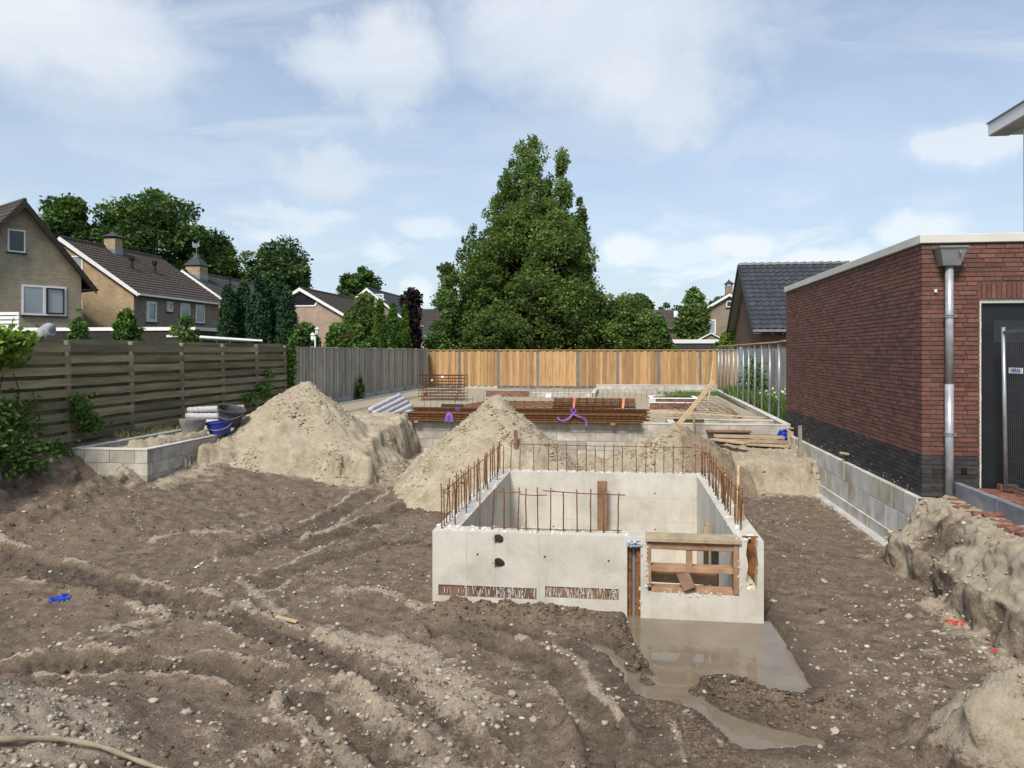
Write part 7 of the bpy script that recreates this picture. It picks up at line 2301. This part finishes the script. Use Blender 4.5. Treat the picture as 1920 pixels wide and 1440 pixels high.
vine('fence_ivy', 'green ivy column on the post where the two left fences meet', [((-9.0, 20.25, 1.55), (0.10, 0.13, 0.28), 1.0), ((-9.0, 20.25, 1.0), (0.10, 0.12, 0.40), 1.1), ((-9.0, 20.25, 0.5), (0.09, 0.11, 0.3), 0.7)], 0.07, 'leaf_thuja', 55, 650, stem=[[(-8.97, 20.25, -0.1), (-8.96, 20.27, 0.8), (-8.97, 20.25, 1.6)]])
Yp = 25.6
vine('fence_weed', 'dark green weed growing at the foot of the grey board fence', [((-8.85, Yp, 0.22), (0.10, 0.16, 0.22), 1.0), ((-8.85, Yp, 0.5), (0.06, 0.08, 0.18), 0.4)], 0.075, 'leaf_oak', 56, 520, cat='weed')
vine('fence_weed', 'small weed at a post of the grey board fence', [((-8.88, 22.6, 0.05), (0.08, 0.18, 0.12), 1.0)], 0.06, 'leaf_oak', 57, 260, cat='weed')
vine('bank_weeds', 'low weeds and dry grass on the soil before the slat fence', [((-8.95, 13.2 + 0.55 * k, 0.06), (0.12, 0.35, 0.05), 1.0) for k in range(8)], 0.05, 'leaf_dry', 58, 230, cat='weeds')
# grass tufts and weeds
def blades(name, area, n, h, m, seed, parent=None, kind='stuff', zfun=None, wid=0.006):
    rs = np.random.RandomState(seed)
    x = rs.uniform(area[0], area[1], n)
    y = rs.uniform(area[2], area[3], n)
    dens = fbm(x * 0.9, y * 0.9, seed, 3)
    ok = dens > 0.36
    x, y = x[ok], y[ok]
    n = len(x)
    z = np.full(n, zfun) if isinstance(zfun, (int, float)) else ground(x, y)[0]
    a = rs.uniform(0, 6.28, n)
    hh = h * rs.uniform(0.4, 1.2, n)
    bend = rs.normal(0, 0.35, (n, 2)) * hh[:, None]
    w = np.stack([np.cos(a), np.sin(a), np.zeros(n)], 1) * wid * (1 + h)
    p = np.stack([x, y, z - 0.02], 1)
    mid = p + np.stack([bend[:, 0] * 0.35, bend[:, 1] * 0.35, hh * 0.6], 1)
    tip = p + np.stack([bend[:, 0], bend[:, 1], hh], 1)
    V = np.stack([p - w, p + w, mid + w * 0.8, mid - w * 0.8, tip - w * 0.1, tip + w * 0.1], 1).reshape(-1, 3)
    b = (np.arange(n) * 6)[:, None]
    Fc = np.concatenate([b + np.array([0, 1, 2, 3]), b + np.array([3, 2, 5, 4])])
    me = arr_mesh(name, V, Fc, np.repeat(rs.random(n), 6))
    me.materials.append(MATS[m])
    o = link(name, me)
    o['kind'] = kind
    return o
tag(blades('tall_grass', (4.0, 5.4, 18.4, 30.5), 7000, 0.42, 'leaf_weed', 61, wid=0.010), 'tall green grass and weeds behind the galvanised poles', 'grass')
tag(blades('bed_grass', (1.3, 3.5, 17.55, 18.4), 1600, 0.10, 'leaf_weed', 62, zfun=-0.12), 'thin grass in the front right foundation bed', 'grass')
tag(blades('planter_grass', (pa0 + 0.1, pa1 - 0.1, 26.1, 27.2), 1800, 0.17, 'leaf_weed', 63, zfun=0.0, wid=0.008), 'grass growing in the small brick bed', 'grass')
tag(blades('verge_grass', (1.6, 4.0, 30.5, 32.8), 1500, 0.16, 'leaf_weed', 64, zfun=-0.13, wid=0.01), 'grass fringe along the back foundation wall', 'grass')
tag(blades('fence_grass', (-9.0, -8.75, 12.5, 19.5), 1300, 0.13, 'leaf_dry', 65), 'dry grass along the foot of the slat fence', 'grass')
rs = np.random.RandomState(8)
C = np.stack([rs.uniform(4.1, 5.2, 130), rs.uniform(18.6, 30, 130), rs.uniform(0.3, 0.55, 130)], 1)
V, Fc, r = leaf_cards(C, 0.06, rs)
me = arr_mesh('white_flowers', V, Fc, r)
me.materials.append(MATS['petal_white'])
o = link('white_flowers', me)
tag(o, 'white flower heads among the tall grass', 'flowers', None, 'stuff')
vine('grass_bush', 'leafy green bush in the grass behind the far poles', [((4.75, 27.5, 0.45), (0.25, 0.6, 0.40), 1.0), ((4.9, 29.3, 0.6), (0.3, 0.6, 0.6), 1.0)], 0.11, 'leaf_thuja', 68, 900, cat='bush')

# ------------------------------------------------------------------ stones and clods
def ico(seed, sub=1):
    b = bmesh.new()
    bmesh.ops.create_icosphere(b, subdivisions=sub, radius=1.0)
    r_ = random.Random(seed)
    V = np.array([v.co[:] for v in b.verts])
    V *= np.array([r_.uniform(0.6, 1.35) for _ in V])[:, None]
    Fc = np.array([[v.index for v in f.verts] for f in b.faces])
    b.free()
    return V, Fc
ICO = [ico(s, 1) for s in range(10)]
def scatter(name, label, cat, P, S, m, seed, squash=0.7, smooth=False, sink=0.15):
    rs = np.random.RandomState(seed)
    Vs, Fs, Rn = [], [], []
    off = 0
    which = rs.randint(0, len(ICO), len(P))
    for w in range(len(ICO)):
        sel = np.where(which == w)[0]
        if len(sel) == 0:
            continue
        V0, F0 = ICO[w]
        k = len(sel)
        th = rs.uniform(0, 6.28, k)
        c, s = np.cos(th), np.sin(th)
        sc = S[sel][:, None] * np.stack([rs.uniform(0.75, 1.3, k), rs.uniform(0.75, 1.3, k), rs.uniform(0.55, 0.9, k) * squash / 0.7], 1)
        V = V0[None] * sc[:, None, :]
        X = V[..., 0] * c[:, None] - V[..., 1] * s[:, None]
        Y = V[..., 0] * s[:, None] + V[..., 1] * c[:, None]
        V = np.stack([X, Y, V[..., 2]], -1) + P[sel][:, None, :] + np.array([0, 0, 1])[None, None] * (S[sel] * (0.35 - sink))[:, None, None]
        Vs.append(V.reshape(-1, 3))
        Fs.append((F0[None] + (np.arange(k) * len(V0))[:, None, None]).reshape(-1, 3) + off)
        Rn.append(np.repeat(rs.random(k), len(V0)))
        off += k * len(V0)
    me = arr_mesh(name, np.concatenate(Vs), np.concatenate(Fs), np.concatenate(Rn), smooth)
    me.materials.append(MATS[m])
    o = link(name, me)
    tag(o, label, cat, None, 'stuff')
    return o
def ground_pts(n, seed, mask, area=(-9, 3.9, 3.3, 15.5), near=True):
    rs = np.random.RandomState(seed)
    u = rs.random(n)
    y = area[2] + (area[3] - area[2]) * (u ** 1.6 if near else u)
    x = rs.uniform(area[0], area[1], n)
    z, zn = ground(x, y)
    inside = (x > PIT[0] - 0.03) & (x < PIT[1] + 0.03) & (y > PIT[2] - 0.03) & (y < PIT[3] + 0.03)
    wet = z < -1.075
    ok = (rs.random(n) < mask(x, y, zn)) & ~inside & ~wet
    return np.stack([x, y, z], 1)[ok], rs
def m_stone(x, y, zn):
    return np.clip(0.10 + 0.9 * zn['dry'] + 0.35 * sm(0.5, 0.7, fbm(x * 0.8, y * 0.8, 91, 3)) - 0.3 * zn['sand'], 0.03, 1)
P, rs = ground_pts(26000, 101, m_stone)
S = 0.005 + 0.020 * rs.random(len(P)) ** 3.0
scatter('gravel', 'pale grit and small stones strewn over the dirt', 'gravel', P, S, 'stone_pale', 102)
P, rs = ground_pts(42000, 103, lambda x, y, zn: np.clip(0.30 + 0.5 * sm(0.45, 0.7, fbm(x * 1.6, y * 1.6, 92, 3)) - 0.5 * zn['dry'] - 0.4 * zn['sand'], 0.03, 1))
S = 0.006 + 0.026 * rs.random(len(P)) ** 3.0
scatter('dirt_clods', 'crumbly brown dirt clods over the tracked ground', 'dirt', P, S, 'clod', 104, sink=0.55)
P, rs = ground_pts(36000, 105, lambda x, y, zn: np.clip(1.5 * (zn['dry'] - 0.25), 0.0, 1) * (1 - zn['sand']))
S = 0.006 + 0.026 * rs.random(len(P)) ** 2.8
scatter('dry_crumbs', 'pale dry soil crumbs on the ridges between the tyre tracks', 'dirt', P, S, 'clod_dry', 106, sink=0.45)
# mud lumps along the puddle
pts = []
rs = np.random.RandomState(7)
for line, w, n in ((MUD, 0.12, 1100), (MUD2, 0.10, 500), (MUD3, 0.15, 1000), (px_line([(1190, 1312), (1260, 1330), (1330, 1375), (1360, 1410)], -1.0), 0.10, 800)):
    L = np.array(line)
    k = rs.randint(0, len(L), n)
    q = L[k] + rs.normal(0, w, (n, 2))
    pts.append(q)
q = np.concatenate(pts)
z, zn = ground(q[:, 0], q[:, 1])
ok = (z > -1.08) & ~((q[:, 0] > PIT[0]) & (q[:, 0] < PIT[1]) & (q[:, 1] > PIT[2] - 0.02))
P = np.stack([q[:, 0], q[:, 1], z], 1)[ok]
scatter('mud_lumps', 'dark wet mud lumps heaped along the puddle', 'mud', P, 0.007 + 0.019 * rs.random(len(P)) ** 2.2, 'clod', 108, sink=0.5, squash=0.5)
# larger single stones that stand out
big = [(1100, 1385, .02), (1228, 1103, .03), (1540, 1160, .035), (1545, 1085, .03), (1705, 1155, .04), (1755, 1178, .032), (1350, 1385, .025), (960, 1300, .03), (660, 1297, .035), (665, 1165 + 130, .02), (455, 1215, .03), (285, 1245, .03), (215, 1300, .03),
       (290, 1335, .035), (350, 1355, .04), (395, 1105, .03), (315, 1085, .022), (1285, 1325, .025), (1375, 1295 + 10, .02), (172, 1204, .03), (500, 1365, .03), (700, 1285, .03), (590, 1155, .02), (820, 1430, .03), (1000, 1345, .03), (870, 1240, .022),
       (1565, 1215, .03), (1632, 1240, .025), (1660, 1105, .03), (1600, 1290, .02), (1450, 1120, .04), (1565, 1365, .03)]
stone_me = []
for v in range(4):
    V, Fc = ico(300 + v, 2)
    me = arr_mesh('stone', V, Fc, None, False)
    me.materials.append(MATS['stone_pale'])
    stone_me.append(me)
for i, (a, b, s) in enumerate(big):
    x, y = PZ(a, b, -1.0)
    z = gz(x, y)
    o = inst('stone', stone_me[i % 4], None, (x, y, z + s * 0.25), (rng.uniform(0, 0.5), rng.uniform(0, 0.5), rng.uniform(0, 6)), (s * rng.uniform(0.9, 1.3), s, s * rng.uniform(0.5, 0.8)))
    side = 'right of the puddle' if a > 1440 else ('between the tyre tracks' if a < 900 else 'near the puddle')
    tag(o, 'loose pale stone lying on the dirt ' + side, 'stone', 'loose stones ' + side)

# sand crumbs on the heaps and banks
rs = np.random.RandomState(77)
for nm, lab, x0_, x1_, y0_, y1_, fn, n in (('sand_crumbs', 'loose sand crumbs on the tall heap', -7.4, -3.7, 11.2, 15.6, heap_a, 9000), ('sand_crumbs', 'loose sand crumbs on the conical heap', -4.3, -0.2, 12.25, 15.2, heap_b, 7500), ('soil_crumbs', 'loose soil crumbs on the low brown heap', -0.1, 2.5, 14.0, 16.6, heap_c, 4000)):
    x = rs.uniform(x0_, x1_, n)
    y = rs.uniform(y0_, y1_, n)
    # look the height up on the heap's own grid so that the crumbs rest on its surface
    st = 0.035
    z, _ = fn(x, y)
    g, _ = ground(x, y, False)
    ok = (z > g + 0.01) & (fbm(x * 1.4, y * 1.4, 93, 3) > 0.40)
    P = np.stack([x, y, z], 1)[ok]
    scatter(nm, lab, 'sand', P, 0.006 + 0.026 * rs.random(len(P)) ** 2.6, 'sand_lump' if nm == 'sand_crumbs' else 'clod_dry', 110, sink=0.45)
P, rs2 = ground_pts(9000, 111, lambda x, y, zn: np.clip(zn['sand'] * 0.9, 0, 1), area=(-1.0, 4.1, 5.5, 17.0), near=False)
P = P[P[:, 1] > 5]
scatter('sand_crumbs', 'loose sand crumbs on the banks at the right', 'sand', P, 0.006 + 0.028 * rs2.random(len(P)) ** 2.6, 'sand_lump', 112, sink=0.45)
